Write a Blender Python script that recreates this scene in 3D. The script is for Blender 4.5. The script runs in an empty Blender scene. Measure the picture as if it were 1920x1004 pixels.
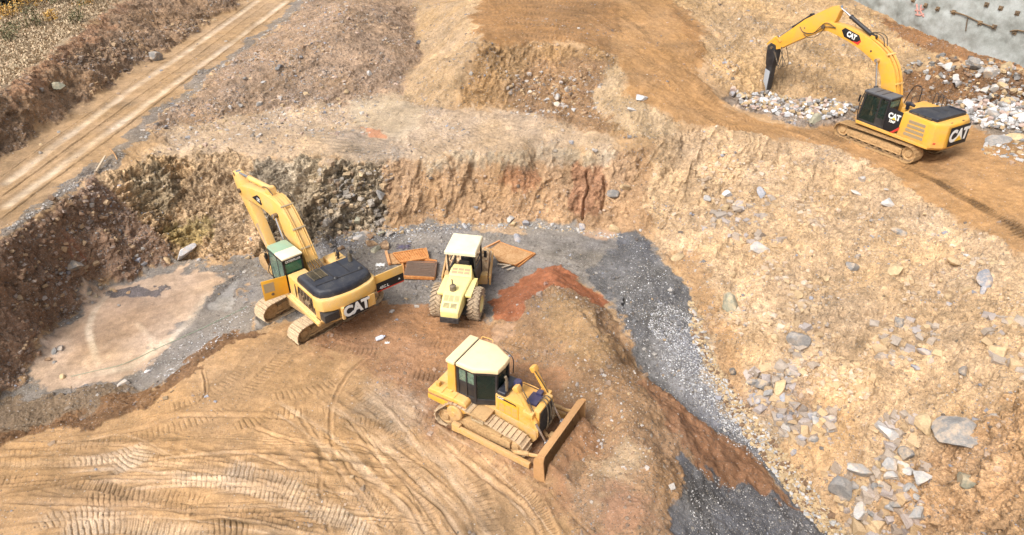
import bpy, bmesh, math, random, numpy as np
from mathutils import Vector, Matrix
from mathutils.geometry import delaunay_2d_cdt
scene = bpy.context.scene
COL = scene.collection
R = math.radians
random.seed(7); RNG = np.random.default_rng(11)

# ---------------------------------------------------------------- camera, sky, sun, exposure
CAMH, PITCH, FPX = 20.4, R(33.16), 1332.18
cd = bpy.data.cameras.new("camera"); cam = bpy.data.objects.new("camera", cd); COL.objects.link(cam)
cam.location = (0, 0, CAMH); cam.rotation_euler = (R(90) - PITCH, 0, 0)
cd.sensor_width = 36; cd.lens = 36 * FPX / 1920; cd.clip_end = 2000; cd.clip_start = 0.5
scene.camera = cam
w = bpy.data.worlds.new("World"); scene.world = w; w.use_nodes = True
nt = w.node_tree; nt.nodes.clear()
sky = nt.nodes.new("ShaderNodeTexSky"); sky.sky_type = 'NISHITA'; sky.sun_disc = False
SUN_EL, SUN_AZ = 50, 224          # azimuth the light comes from, clockwise from +Y
sky.sun_elevation = R(SUN_EL); sky.sun_rotation = R(SUN_AZ); sky.air_density = 1.0; sky.dust_density = 5.0; sky.ozone_density = 1.0
hs = nt.nodes.new("ShaderNodeHueSaturation"); hs.inputs["Saturation"].default_value = 0.30
bg = nt.nodes.new("ShaderNodeBackground"); bg.inputs[1].default_value = 0.13
ow = nt.nodes.new("ShaderNodeOutputWorld")
nt.links.new(sky.outputs[0], hs.inputs["Color"]); nt.links.new(hs.outputs[0], bg.inputs[0]); nt.links.new(bg.outputs[0], ow.inputs[0])
sl = bpy.data.lights.new("sun", 'SUN'); sl.energy = 1.6; sl.angle = R(18); sl.color = (1, 0.96, 0.90)
so = bpy.data.objects.new("sun", sl); COL.objects.link(so)
a = R(SUN_AZ); e = R(SUN_EL)
so.rotation_euler = Vector((math.sin(a) * math.cos(e), math.cos(a) * math.cos(e), math.sin(e))).to_track_quat('Z', 'Y').to_euler()
scene.view_settings.view_transform = 'Standard'; scene.view_settings.look = 'None'
scene.view_settings.exposure = 0.9; scene.view_settings.gamma = 1.0

# ---------------------------------------------------------------- survey: sight lines from the known camera station
cP, sP = math.cos(PITCH), math.sin(PITCH)
FW = np.array([0, cP, -sP]); UPV = np.array([0, sP, cP])
def ray(u, v): return FW * FPX + np.array([u - 960., 0, 0]) + UPV * (502. - v)
def atz(u, v, z):
    d = ray(u, v); return np.array([0, 0, CAMH]) + d * ((z - CAMH) / d[2])

# ---------------------------------------------------------------- numpy noise
def _h(ix, iy, iz, k):
    h = (ix.astype(np.uint32) * np.uint32(374761393) + iy.astype(np.uint32) * np.uint32(668265263)
         + iz.astype(np.uint32) * np.uint32(2147483647 - 60) + np.uint32((k * 1013904223 + 12345) & 0xffffffff))
    h ^= h >> np.uint32(13); h *= np.uint32(1274126177); h ^= h >> np.uint32(16); h *= np.uint32(2246822519); h ^= h >> np.uint32(15)
    return (h & np.uint32(0xffffff)).astype(np.float32) / np.float32(16777216.0)
def vn(x, y, k=0):                                   # smooth value noise, -1..1
    xi = np.floor(x); yi = np.floor(y); fx = (x - xi).astype(np.float32); fy = (y - yi).astype(np.float32)
    fx = fx * fx * fx * (fx * (fx * 6 - 15) + 10); fy = fy * fy * fy * (fy * (fy * 6 - 15) + 10)
    xi = xi.astype(np.int64); yi = yi.astype(np.int64); z = np.zeros_like(xi)
    a = _h(xi, yi, z, k); b = _h(xi + 1, yi, z, k); c = _h(xi, yi + 1, z, k); d = _h(xi + 1, yi + 1, z, k)
    return ((a + (b - a) * fx) * (1 - fy) + (c + (d - c) * fx) * fy) * 2 - 1
def fbm(x, y, k=0, o=4, g=0.5):
    r = 0; am = 1; n = 0
    for i in range(o):
        c, s = math.cos(i * .9 + .3), math.sin(i * .9 + .3)
        r = r + am * vn((x * c - y * s) * 2 ** i + 17.3 * i, (x * s + y * c) * 2 ** i - 9.1 * i, k + i); n += am; am *= g
    return r / n
def voro(p, k=0):                                    # p (n,3): facet value, edge distance, id
    n = len(p); base = np.floor(p).astype(np.int64); f = p - base
    d1 = np.full(n, 9., np.float32); d2 = np.full(n, 9., np.float32); idv = np.zeros(n, np.float32); tilt = np.zeros(n, np.float32)
    for dx in (-1, 0, 1):
        for dy in (-1, 0, 1):
            for dz in (-1, 0, 1):
                ix, iy, iz = base[:, 0] + dx, base[:, 1] + dy, base[:, 2] + dz
                jx, jy, jz = _h(ix, iy, iz, k), _h(ix, iy, iz, k + 1), _h(ix, iy, iz, k + 2)
                rx = dx + jx - f[:, 0]; ry = dy + jy - f[:, 1]; rz = dz + jz - f[:, 2]
                d = rx * rx + ry * ry + rz * rz
                m = d < d1
                d2 = np.where(m, d1, np.minimum(d2, d)); d1 = np.where(m, d, d1)
                q = _h(ix, iy, iz, k + 3); idv = np.where(m, q, idv)
                tl = -(rx * (_h(ix, iy, iz, k + 4) - .5) + ry * (_h(ix, iy, iz, k + 5) - .5) + rz * (_h(ix, iy, iz, k + 6) - .5))
                tilt = np.where(m, tl, tilt)
    return idv, tilt, np.sqrt(d2) - np.sqrt(d1)

# ---------------------------------------------------------------- terrain survey lines: (u, v, z)
L = []
def bl(*p): L.append([atz(*q) for q in p])
def blw(*p): L.append([np.array(q, float) for q in p])
# pit: foot of the cliffs and of the right hand slope
bl((-120, 800, -.5), (0, 765, -.45), (40, 715, -.4), (100, 610, -.4), (170, 560, -.4), (240, 520, -.4), (330, 490, -.3), (400, 482, -.2), (480, 488, -.1), (560, 462, -.05), (640, 441, 0),
   (700, 430, 0), (800, 419, 0), (900, 413, 0), (1000, 418, 0), (1090, 430, 0), (1170, 440, 0), (1225, 468, -.05), (1262, 520, -.2), (1300, 590, -.6), (1320, 640, -1.0),
   (1352, 705, -1.5), (1395, 770, -2.0), (1450, 850, -2.5), (1500, 915, -2.9), (1575, 1004, -3.3), (1640, 1090, -3.6))
# cliff top
bl((190, 325, 3.5), (250, 305, 3.45), (330, 292, 3.4), (440, 285, 3.4), (520, 292, 3.4), (620, 300, 3.4), (700, 292, 3.4), (780, 292, 3.3), (880, 284, 3.3), (1000, 282, 3.3), (1090, 288, 3.3), (1160, 300, 3.1))
bl((1160, 300, 3.1), (1235, 268, 3.6))
# bench behind the cliff
bl((330, 235, 3.9), (480, 215, 3.75), (600, 205, 3.8), (730, 185, 3.9), (860, 200, 3.8), (960, 208, 3.8), (1060, 225, 3.8), (1130, 245, 3.8), (1200, 262, 3.75), (1235, 268, 3.6))
# haul road, straight and level
bl((-160, 520, 4.0), (0, 428, 4.0), (120, 342, 4.0), (230, 257, 4.0), (330, 180, 4.0), (430, 100, 4.0), (562, 0, 4.0))
bl((-240, 470, 4.0), (0, 308, 4.0), (110, 232, 4.0), (250, 133, 4.0), (400, 42, 4.0), (470, 0, 4.0))
# road shoulder above the lower left slope
bl((-160, 556, 3.9), (0, 455, 3.95), (60, 412, 3.95), (130, 362, 3.95), (190, 325, 3.95))
# windrow on the right edge of the road
bl((240, 268, 4.05), (330, 203, 4.2), (400, 150, 4.35), (470, 92, 4.4), (590, 0, 4.4))
# left bank top
bl((-200, 260, 6.6), (0, 168, 6.5), (60, 130, 6.5), (140, 78, 6.4), (195, 32, 6.3), (235, 0, 6.3))
# mound between road and valley
bl((430, 165, 4.6), (520, 120, 5.3), (590, 70, 5.9), (660, 20, 6.1), (690, 0, 6.1))
# valley line
bl((775, -5, 4.3), (772, 40, 4.2), (788, 95, 4.1), (775, 140, 4.0), (735, 180, 3.9))
# upper bench rim
bl((893, -8, 7.4), (888, 40, 7.2), (905, 82, 7.0), (960, 72, 7.0), (1020, 74, 6.9), (1090, 84, 6.7), (1150, 105, 6.3), (1180, 150, 5.6), (1200, 188, 5.0), (1250, 212, 4.5), (1300, 236, 4.1), (1400, 250, 3.8), (1500, 268, 3.5), (1570, 280, 3.3),
   (1650, 318, 3.2), (1715, 356, 3.15), (1790, 405, 3.1), (1860, 452, 3.1), (1915, 478, 3.15), (1990, 530, 3.4), (2080, 640, 3.9), (2120, 800, 4.2), (2100, 1000, 4.2))
# back of upper bench and ramp
bl((1000, 0, 7.3), (1150, 20, 7.0), (1250, 90, 6.0), (1310, 150, 4.9), (1370, 195, 4.0), (1420, 222, 3.5), (1520, 240, 3.3))
# light slope behind the hammer
bl((1365, 172, 4.0), (1400, 178, 3.5), (1450, 182, 3.2), (1540, 188, 3.2), (1600, 190, 3.2))
bl((1260, 0, 7.0), (1330, 60, 6.2), (1400, 110, 5.2), (1430, 150, 4.4))
bl((1430, 0, 6.6), (1480, 60, 5.8), (1530, 110, 5.0), (1600, 150, 4.2), (1680, 180, 3.3))
# cut face behind the big excavator
bl((1690, 192, 3.2), (1760, 196, 3.2), (1850, 200, 3.2), (1960, 205, 3.2))
bl((1690, 140, 4.3), (1740, 125, 4.8), (1790, 128, 4.9), (1850, 138, 4.9), (1960, 142, 5.0))
# foot of the sprayed concrete wall
bl((1560, -20, 6.6), (1600, 2, 6.4), (1710, 52, 5.9), (1800, 90, 5.5), (1925, 128, 5.2), (2100, 190, 4.9))
# spoil ridge by the dozer, running away towards the bottom
bl((905, 600, .15), (950, 560, .7), (1000, 530, 1.0), (1045, 522, 1.15), (1090, 555, 1.2), (1120, 620, 1.15), (1150, 690, 1.05), (1172, 760, 1.0), (1190, 850, .9), (1205, 930, .75), (1215, 1004, .6), (1225, 1090, .5))
bl((915, 592, .03), (935, 545, .02), (1035, 506, .02), (1110, 530, 0), (1140, 575, -.1), (1185, 660, -.6), (1215, 720, -1.0), (1290, 790, -1.7), (1370, 850, -2.2), (1440, 900, -2.6), (1530, 985, -3.0), (1600, 1090, -3.5))
bl((930, 640, .1), (1000, 680, .15), (1060, 720, .2), (1105, 770, .25), (1100, 850, .2), (1090, 930, .15), (1090, 1004, .1), (1090, 1100, .1))
# step from the platform down to the puddle
bl((-120, 850, .35), (0, 815, .35), (100, 812, .35), (200, 790, .35), (260, 760, .35), (320, 715, .35), (400, 655, .3), (470, 615, .15), (540, 590, .05), (620, 570, 0))
bl((-120, 835, -.35), (0, 795, -.2), (100, 790, -.15), (180, 765, -.1), (245, 735, -.15), (310, 690, -.2), (400, 630, -.15), (480, 590, -.08))
bl((40, 745, -.35), (120, 735, -.3), (220, 715, -.3))
bl((500, 700, .3), (700, 800, .2), (600, 1000, .3), (300, 950, .35), (60, 900, .4))
# outside the picture
blw((-190, -40, 1), (190, -40, 1)); blw((-190, 420, 9), (190, 420, 9)); blw((-190, -40, 1), (-190, 420, 9)); blw((190, -40, 4), (190, 420, 9))
blw((-70, 10, 2), (-40, 4, .6), (0, 0, .4), (12, 0, -3), (24, 0, 2), (40, 8, 4.2))
blw((-55, 80, 5.5), (-75, 140, 4), (-60, 200, 4)); blw((-10, 85, 4.5), (-10, 130, 5), (-10, 200, 6)); blw((10, 80, 7.3), (20, 130, 7.6), (30, 200, 8))
blw((60, 60, 6), (60, 30, 5), (60, 10, 5)); blw((45, 110, 7), (70, 150, 8)); blw((-31, 28, 5.5), (-45, 20, 4))

vs, es, zz = [], [], []
for ln in L:
    pts = []
    for p, q in zip(ln[:-1], ln[1:]):
        n = max(1, int(np.hypot(*(q - p)[:2]) / 2.0))
        n = min(n, 12)
        pts += [p + (q - p) * t / n for t in range(n)]
    pts.append(ln[-1])
    o = len(vs)
    vs += [Vector((float(p[0]), float(p[1]))) for p in pts]; zz += [float(p[2]) for p in pts]
    es += [(o + i, o + i + 1) for i in range(len(pts) - 1)]
cv, ce, cf, ov, _, _ = delaunay_2d_cdt(vs, es, [], 0, 1e-3)
CZ = []
for i, o in enumerate(ov):
    if o: CZ.append(float(np.mean([zz[j] for j in o])))
    else:                                             # a crossing: nearest survey points decide
        d = np.array([(cv[i] - q).length for q in vs]); j = np.argsort(d)[:2]; CZ.append(float(np.mean([zz[k] for k in j])))
CX = np.array([[p.x, p.y] for p in cv]); CZ = np.array(CZ)
GX0, GX1, GY0, GY1, GS = -62., 62., -2., 110., 0.12
gx = np.arange(GX0, GX1, GS); gy = np.arange(GY0, GY1, GS)
def raster(x0, y0, s, nx, ny):
    G = np.full((ny, nx), np.nan)
    for f in cf:
        P = CX[list(f)]; Z = CZ[list(f)]
        i0 = max(0, int((P[:, 0].min() - x0) / s)); i1 = min(nx - 1, int((P[:, 0].max() - x0) / s) + 1)
        j0 = max(0, int((P[:, 1].min() - y0) / s)); j1 = min(ny - 1, int((P[:, 1].max() - y0) / s) + 1)
        if i1 < i0 or j1 < j0: continue
        X, Y = np.meshgrid(x0 + s * np.arange(i0, i1 + 1), y0 + s * np.arange(j0, j1 + 1))
        (ax, ay), (bx, by), (cx, cy) = P
        D = (by - cy) * (ax - cx) + (cx - bx) * (ay - cy)
        if abs(D) < 1e-9: continue
        l1 = ((by - cy) * (X - cx) + (cx - bx) * (Y - cy)) / D; l2 = ((cy - ay) * (X - cx) + (ax - cx) * (Y - cy)) / D; l3 = 1 - l1 - l2
        m = (l1 >= -1e-6) & (l2 >= -1e-6) & (l3 >= -1e-6)
        S = G[j0:j1 + 1, i0:i1 + 1]; S[m] = (l1 * Z[0] + l2 * Z[1] + l3 * Z[2])[m]
    return np.nan_to_num(G, nan=1.0)
def blur(G, s):
    n = int(s * 3) + 1; k = np.exp(-np.arange(-n, n + 1) ** 2 / (2 * s * s)); k /= k.sum()
    P = np.pad(G, n, mode='edge')
    P = sum(k[i] * P[i:i + G.shape[0]] for i in range(2 * n + 1)); return sum(k[i] * P[:, i:i + G.shape[1]] for i in range(2 * n + 1))
GB = blur(raster(GX0, GY0, GS, len(gx), len(gy)), 2.6)
FS = 2.0; FX0, FY0 = -190., -40.
GFAR = blur(raster(FX0, FY0, FS, 190, 230), 1.5)
def bil(G, x0, y0, s, x, y):
    fx = np.clip((x - x0) / s, 0, G.shape[1] - 1.001); fy = np.clip((y - y0) / s, 0, G.shape[0] - 1.001)
    i = fx.astype(int); j = fy.astype(int); fx = fx - i; fy = fy - j
    return (G[j, i] * (1 - fx) + G[j, i + 1] * fx) * (1 - fy) + (G[j + 1, i] * (1 - fx) + G[j + 1, i + 1] * fx) * fy
def base_z(x, y):
    x = np.asarray(x, float); y = np.asarray(y, float)
    n = bil(GB, GX0, GY0, GS, x, y); f = bil(GFAR, FX0, FY0, FS, x, y)
    m = np.clip(np.minimum(np.minimum(x - GX0, GX1 - x), np.minimum(y - GY0, GY1 - y)) / 3., 0, 1)
    return n * m + f * (1 - m)
def hit(u, v):                                        # where the sight line meets the ground
    d = ray(u, v); o = np.array([0, 0, CAMH]); t = np.linspace(10 / FPX, 170 / FPX, 1600)
    P = o + t[:, None] * d; h = P[:, 2] - base_z(P[:, 0], P[:, 1]); k = np.argmax(h < 0)
    if h[k] >= 0: return P[-1]
    a_, b_ = t[k - 1], t[k]
    for _ in range(14):
        c_ = (a_ + b_) / 2; q = o + c_ * d
        if q[2] < base_z(q[0], q[1]): b_ = c_
        else: a_ = c_
    return o + b_ * d

# ---------------------------------------------------------------- ground colours: soil zones surveyed as outlines
def lin(c): 
    c = np.array(c, float) / 255; return np.where(c <= .04045, c / 12.92, ((c + .055) / 1.055) ** 2.4)
ALB = 0.66                                            # photo brightness to surface reflectance
def soilc(c):
    c = lin(c); g = c.mean(); return ((g + (c - g) * .95) * ALB * (1.0 + .5 * max(0, .24 - g) / .24) + .010) * np.array([1.01, .99, .99])
ZS = 0.15; zx = int(124 / ZS); zy = int(112 / ZS)
ZX, ZY = np.meshgrid(GX0 + ZS * np.arange(zx), GY0 + ZS * np.arange(zy))
def polymask(P, soft):
    m = np.zeros(ZX.shape, bool)
    x0, y0 = P.min(0) - 1; x1, y1 = P.max(0) + 1
    i0, i1 = max(0, int((x0 - GX0) / ZS)), min(zx, int((x1 - GX0) / ZS) + 1); j0, j1 = max(0, int((y0 - GY0) / ZS)), min(zy, int((y1 - GY0) / ZS) + 1)
    X, Y = ZX[j0:j1, i0:i1], ZY[j0:j1, i0:i1]; c = np.zeros(X.shape, bool)
    for k in range(len(P)):
        (xa, ya), (xb, yb) = P[k], P[k - 1]
        if ya == yb: continue
        c ^= ((ya > Y) != (yb > Y)) & (X < (xb - xa) * (Y - ya) / (yb - ya) + xa)
    m[j0:j1, i0:i1] = c
    return blur(m.astype(float), max(.6, soft / ZS))
ZN = []                                               # (mask, colour, peb, rock, wet)
def zone(pts, col, soft=.25, peb=.5, rock=.0, op=1.0, clod=.5, rag=1.0):
    P = np.array([hit(*q)[:2] for q in pts]); ZN.append((polymask(P, soft), soilc(col), peb, rock, op, clod, rag, soft))
exec_zones = True
# order matters: later over earlier
zone([(-300, 300), (0, 168), (60, 130), (140, 78), (200, 30), (240, -5), (0, -5), (-300, -5)], (166, 144, 114), .6, .3, 0, 1, .9)
zone([(-300, 470), (0, 305), (110, 230), (250, 130), (400, 40), (475, -5), (240, -5), (195, 30), (140, 76), (60, 128), (0, 166), (-300, 290)], (164, 132, 100), .4, .8, .4, 1, .8)
zone([(0, 215), (60, 172), (130, 110), (200, 60), (250, 0), (232, 0), (190, 35), (130, 82), (60, 130), (0, 166)], (178, 133, 96), .4, .6, .3, .8)
zone([(-300, 470), (0, 305), (110, 230), (250, 130), (400, 40), (475, -5), (565, -5), (430, 98), (230, 255), (0, 428), (-300, 620)], (190, 155, 112), .15, .28, 0, 1, .1)
zone([(0, 428), (230, 255), (430, 98), (565, -5), (592, -5), (470, 85), (330, 196), (250, 262), (130, 352), (0, 450)], (142, 130, 116), .15, .95, 0, .9, .5)
zone([(590, -5), (775, -5), (790, 95), (745, 180), (600, 205), (480, 215), (330, 235), (250, 270), (330, 200), (470, 90)], (178, 148, 118), .4, .9, .3, 1, 1)
zone([(330, 232), (480, 212), (735, 180), (860, 195), (1060, 220), (1150, 245), (1160, 300), (1000, 284), (780, 294), (620, 303), (440, 290), (250, 308)], (202, 174, 140), .5, .7, .15, 1, .6)
zone([(560, 230), (700, 250), (760, 290), (640, 300), (600, 280)], (172, 152, 128), .5, .8, .1, .7, .8)
zone([(660, 175), (770, 165), (790, 240), (730, 265), (680, 230)], (205, 184, 152), .5, .4, 0, .7, .2)
zone([(0, 452), (60, 410), (190, 325), (250, 420), (340, 490), (240, 520), (100, 608), (35, 718), (-10, 770), (-300, 900), (-300, 600)], (152, 120, 94), .35, .8, .3, 1, .8)
zone([(128, 440), (170, 450), (180, 490), (160, 510), (125, 475)], (158, 88, 54), .3, .5, .2, .8)
zone([(195, 325), (330, 292), (440, 286), (500, 300), (510, 482), (400, 480), (330, 490), (250, 430)], (212, 178, 134), .3, .3, .95, 1, .4)
zone([(240, 325), (330, 315), (345, 380), (300, 400), (250, 370)], (204, 184, 150), .4, .3, .9, .8)
zone([(300, 410), (400, 400), (400, 440), (340, 470), (280, 440)], (196, 170, 105), .4, .3, .9, .8)
zone([(478, 292), (620, 300), (700, 295), (735, 340), (735, 420), (640, 441), (560, 462), (505, 480), (490, 400)], (196, 178, 150), .3, .4, 1.0, 1, .3)
zone([(700, 300), (780, 292), (1000, 283), (1160, 300), (1235, 268), (1230, 465), (1170, 440), (1000, 417), (800, 418), (720, 428)], (198, 160, 118), .3, .4, .36, 1, .6)
zone([(760, 292), (880, 280), (1000, 280), (1100, 286), (1180, 300), (1160, 322), (1000, 308), (880, 312), (780, 310)], (206, 188, 158), .4, .7, .3, .75)
zone([(930, 300), (1010, 305), (1000, 360), (930, 350)], (182, 128, 88), .4, .3, .4, .8)
zone([(1068, 312), (1140, 312), (1145, 400), (1110, 425), (1075, 400)], (184, 132, 94), .3, .2, .5, .8)
zone([(680, 234), (702, 238), (716, 258), (694, 254)], (210, 146, 104), .15, .2, 0, .9, .3, .4)
zone([(893, -5), (888, 40), (905, 82), (880, 120), (850, 195), (745, 182), (775, 140), (788, 95), (772, 40), (775, -5)], (200, 168, 126), .4, .7, .2, 1, .6)
zone([(905, 82), (1020, 74), (1150, 105), (1180, 150), (1200, 188), (1300, 238), (1240, 270), (1130, 245), (1060, 225), (960, 208), (860, 198)], (186, 148, 100), .4, .7, .5, 1, .8)
zone([(985, 120), (1130, 110), (1160, 200), (1130, 240), (1000, 225), (940, 190)], (152, 118, 84), .6, .9, .3, .8, 1)
zone([(1150, 105), (1180, 150), (1200, 188), (1300, 238), (1240, 270), (1140, 240), (1110, 180)], (210, 182, 142), .4, .7, .2, .8, .7)
zone([(893, -5), (888, 40), (905, 82), (1020, 74), (1090, 84), (1150, 105), (1300, 130), (1330, 60), (1260, -5)], (164, 122, 74), .4, .5, 0, 1, .6)
zone([(1150, 105), (1180, 150), (1200, 188), (1250, 212), (1300, 236), (1400, 250), (1500, 268), (1570, 280), (1650, 318), (1790, 405), (1915, 478), (2000, 540), (2200, 500), (2200, 300), (1690, 200), (1600, 200), (1520, 240),
      (1420, 222), (1370, 195), (1300, 120), (1260, -5), (1150, -5)], (186, 142, 90), .4, .35, 0, 1, .5)
zone([(1250, -5), (1600, 2), (1710, 52), (1800, 90), (1740, 125), (1690, 190), (1600, 190), (1450, 182), (1365, 172), (1310, 100), (1340, 60)], (208, 172, 124), .6, .7, .35, 1, .7)
zone([(1690, 192), (1680, 145), (1740, 122), (1850, 134), (1980, 140), (1980, 205), (1850, 200)], (134, 98, 62), .3, .7, .5, 1, 1)
zone([(1640, 20), (1800, 88), (1960, 140), (1960, 152), (1800, 112), (1700, 75)], (150, 104, 60), .3, .6, .2, .9, 1)
zone([(1365, 170), (1450, 180), (1600, 190), (1600, 232), (1500, 234), (1420, 210), (1380, 196)], (168, 148, 128), .2, 1, .4, 1, 1)
zone([(1780, 190), (1980, 195), (1980, 300), (1850, 250), (1790, 230)], (166, 148, 128), .3, 1, .2, 1, 1)
zone([(1235, 268), (1300, 238), (1400, 250), (1570, 280), (1650, 318), (1790, 405), (1915, 478), (2100, 640), (2200, 1100), (1640, 1100), (1575, 1004), (1500, 915), (1450, 850), (1395, 770), (1352, 705), (1320, 640), (1300, 590), (1262, 520), (1225, 468)],
     (217, 183, 140), .3, .6, .42, 1, .8)
zone([(1650, 1004), (1700, 900), (1760, 820), (1850, 740), (1990, 700), (2150, 800), (2150, 1100), (1680, 1100)], (210, 162, 108), .8, .5, .6, .7)
zone([(1400, 860), (1500, 720), (1560, 740), (1600, 850), (1640, 1004), (1575, 1004), (1490, 900)], (192, 154, 106), .5, .6, .2, .7)
zone([(1225, 468), (1300, 480), (1330, 560), (1380, 650), (1440, 760), (1400, 770), (1320, 640), (1262, 520)], (190, 148, 100), .4, .6, .2, .75)
zone([(1420, 690), (1520, 700), (1500, 830), (1430, 800), (1410, 760)], (170, 140, 112), .5, .9, .5, .6)
# foreground platform
zone([(-200, 860), (0, 815), (100, 812), (200, 790), (320, 715), (400, 655), (470, 615), (540, 590), (700, 580), (905, 600), (1000, 620), (1100, 640), (1215, 1004), (1230, 1150), (-300, 1150)], (194, 154, 106), .25, .35, 0, 1, .3)
zone([(560, 560), (700, 540), (810, 560), (905, 600), (1100, 640), (1215, 1004), (1080, 1004), (1040, 900), (800, 800), (700, 690), (560, 640)], (164, 120, 82), .7, .5, 0, .9, .7)
zone([(640, 700), (760, 720), (840, 790), (760, 830), (680, 790)], (190, 168, 140), .7, .6, 0, .5)
# pit floor
zone([(-20, 770), (40, 715), (100, 610), (170, 560), (240, 520), (330, 490), (480, 488), (470, 605), (400, 655), (320, 715), (245, 735), (100, 785)], (148, 138, 126), .2, .8, 0, 1, .3)
zone([(45, 700), (110, 620), (170, 572), (240, 530), (330, 502), (420, 500), (455, 515), (400, 560), (300, 640), (215, 712), (90, 722)], (212, 182, 152), .3, .12, 0, 1, .05, 1.4)
zone([(105, 640), (200, 560), (300, 540), (330, 560), (220, 640), (120, 690)], (172, 140, 110), .8, .1, 0, .6, .05)
zone([(205, 553), (250, 535), (305, 530), (308, 545), (265, 548), (225, 560)], (112, 102, 98), .1, .6, 0, 1, .3)
zone([(385, 570), (470, 500), (500, 495), (480, 530), (400, 590)], (112, 105, 98), .15, .8, 0, .8, .4)
zone([(400, 575), (470, 520), (480, 530), (420, 590)], (176, 170, 160), .2, .3, 0, .8, .1)
zone([(0, 795), (245, 735), (320, 695), (200, 785), (100, 812), (0, 818)], (124, 90, 56), .2, .5, .15, 1, 1, 1.4)
zone([(-200, 860), (-200, 800), (40, 738), (160, 725), (250, 728), (180, 765), (100, 790), (0, 797)], (132, 110, 84), .3, .6, .1, 1, 1)
zone([(470, 605), (480, 488), (560, 462), (640, 441), (800, 419), (1000, 417), (1170, 440), (1230, 470), (1262, 520), (1300, 590), (1140, 575), (1110, 530), (1035, 506), (935, 545), (905, 600), (700, 560), (560, 585)], (150, 142, 132), .25, .9, 0, 1, .3)
zone([(600, 462), (700, 434), (880, 418), (900, 432), (720, 455), (640, 475)], (120, 116, 114), .3, 1, 0, .8, .4)
zone([(860, 424), (930, 418), (990, 422), (980, 434), (900, 436)], (200, 168, 130), .3, .2, 0, .9, .1)
zone([(1080, 430), (1160, 432), (1175, 452), (1140, 458), (1090, 448)], (204, 168, 134), .3, .2, 0, .9, .1)
zone([(1170, 440), (1205, 445), (1262, 520), (1300, 590), (1320, 640), (1352, 705), (1395, 770), (1450, 850), (1500, 915), (1575, 1004), (1620, 1090), (1560, 1090), (1440, 900), (1290, 790), (1215, 720), (1185, 660), (1150, 590), (1120, 530), (1150, 480)],
     (104, 103, 104), .2, 1, 0, 1, 1)
zone([(1215, 600), (1290, 600), (1340, 700), (1400, 780), (1450, 860), (1400, 850), (1330, 790), (1260, 720)], (146, 145, 146), .5, 1, 0, .6, .8)
zone([(1290, 560), (1310, 580), (1335, 640), (1400, 745), (1470, 850), (1590, 1004), (1555, 1004), (1450, 880), (1380, 790), (1310, 660)], (188, 160, 120), .12, 1, 0, .75, .8)
# spoil ridge
zone([(905, 605), (950, 560), (1045, 522), (1090, 540), (1130, 580), (1185, 660), (1215, 720), (1290, 790), (1440, 900), (1530, 985), (1600, 1090), (1080, 1100), (1090, 850), (1060, 720), (1000, 680), (930, 640)], (166, 130, 92), .3, .9, 0, 1, 1)
zone([(1045, 545), (1120, 590), (1150, 680), (1130, 720), (1060, 640), (1000, 600)], (182, 148, 104), .5, .7, .2, .7, 1)
zone([(-200, 838), (0, 806), (100, 800), (190, 778), (250, 745), (315, 700), (400, 640), (470, 600), (476, 612), (410, 655), (325, 722), (262, 768), (200, 796), (100, 820), (0, 826), (-200, 860)], (116, 84, 52), .12, .4, .1, .95, 1)
zone([(912, 598), (908, 565), (950, 530), (1035, 505), (1085, 515), (1128, 555), (1118, 572), (1080, 545), (1040, 535), (1000, 560), (950, 590)], (164, 100, 62), .12, .4, 0, 1, .8)
zone([(1180, 680), (1215, 720), (1290, 790), (1440, 900), (1530, 985), (1500, 990), (1400, 925), (1280, 860), (1230, 800), (1190, 740)], (150, 108, 74), .3, .5, 0, .8, .9)
zone([(1220, 740), (1290, 800), (1400, 890), (1460, 940), (1380, 910), (1260, 830)], (154, 108, 72), .6, .4, 0, .6, .9, 2.5)
zone([(1278, 868), (1340, 885), (1420, 925), (1490, 955), (1550, 1004), (1600, 1090), (1290, 1100), (1282, 940)], (98, 97, 98), .2, 1, 0, 1, .7)
zone([(1130, 850), (1180, 840), (1190, 920), (1150, 960), (1120, 930)], (196, 168, 128), .4, .6, 0, .7)
zone([(1140, 960), (1200, 920), (1240, 1004), (1230, 1050), (1130, 1050)], (180, 132, 96), .5, .6, 0, .7, .7, 1.6)
zone([(895, 615), (930, 590), (960, 632), (905, 630)], (196, 160, 128), .3, .2, 0, .8, .2)

# ---------------------------------------------------------------- tyre and crawler marks: polyline, width, rib pitch, height, slant, lightening
BANDS = []
def band(pts, wd, pitch, amp, slant=0., light=.08, chev=0., depth=.03):
    BANDS.append((np.array([hit(*q)[:2] for q in pts]), wd * (1.25 if pitch < 1 else 1), pitch, amp, slant, light, chev, depth))
def rut(pts, wd, depth, light=0.): BANDS.append((np.array([hit(*q)[:2] for q in pts]), wd, 0, 0, 0, light, 0, depth))
def polydist(P, x, y):
    best = np.full(x.shape, 1e9); T = np.zeros(x.shape); S = np.zeros(x.shape); acc = 0
    for a_, b_ in zip(P[:-1], P[1:]):
        d = b_ - a_; Ln = np.hypot(*d) + 1e-9; d = d / Ln
        t = (x - a_[0]) * d[0] + (y - a_[1]) * d[1]; tc = np.clip(t, 0, Ln)
        dx = x - a_[0] - tc * d[0]; dy = y - a_[1] - tc * d[1]; ds = dx * dx + dy * dy
        s = -(x - a_[0]) * d[1] + (y - a_[1]) * d[0]
        m = ds < best; best = np.where(m, ds, best); T = np.where(m, acc + tc, T); S = np.where(m, s, S); acc += Ln
    return np.sqrt(best), T, S
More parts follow.
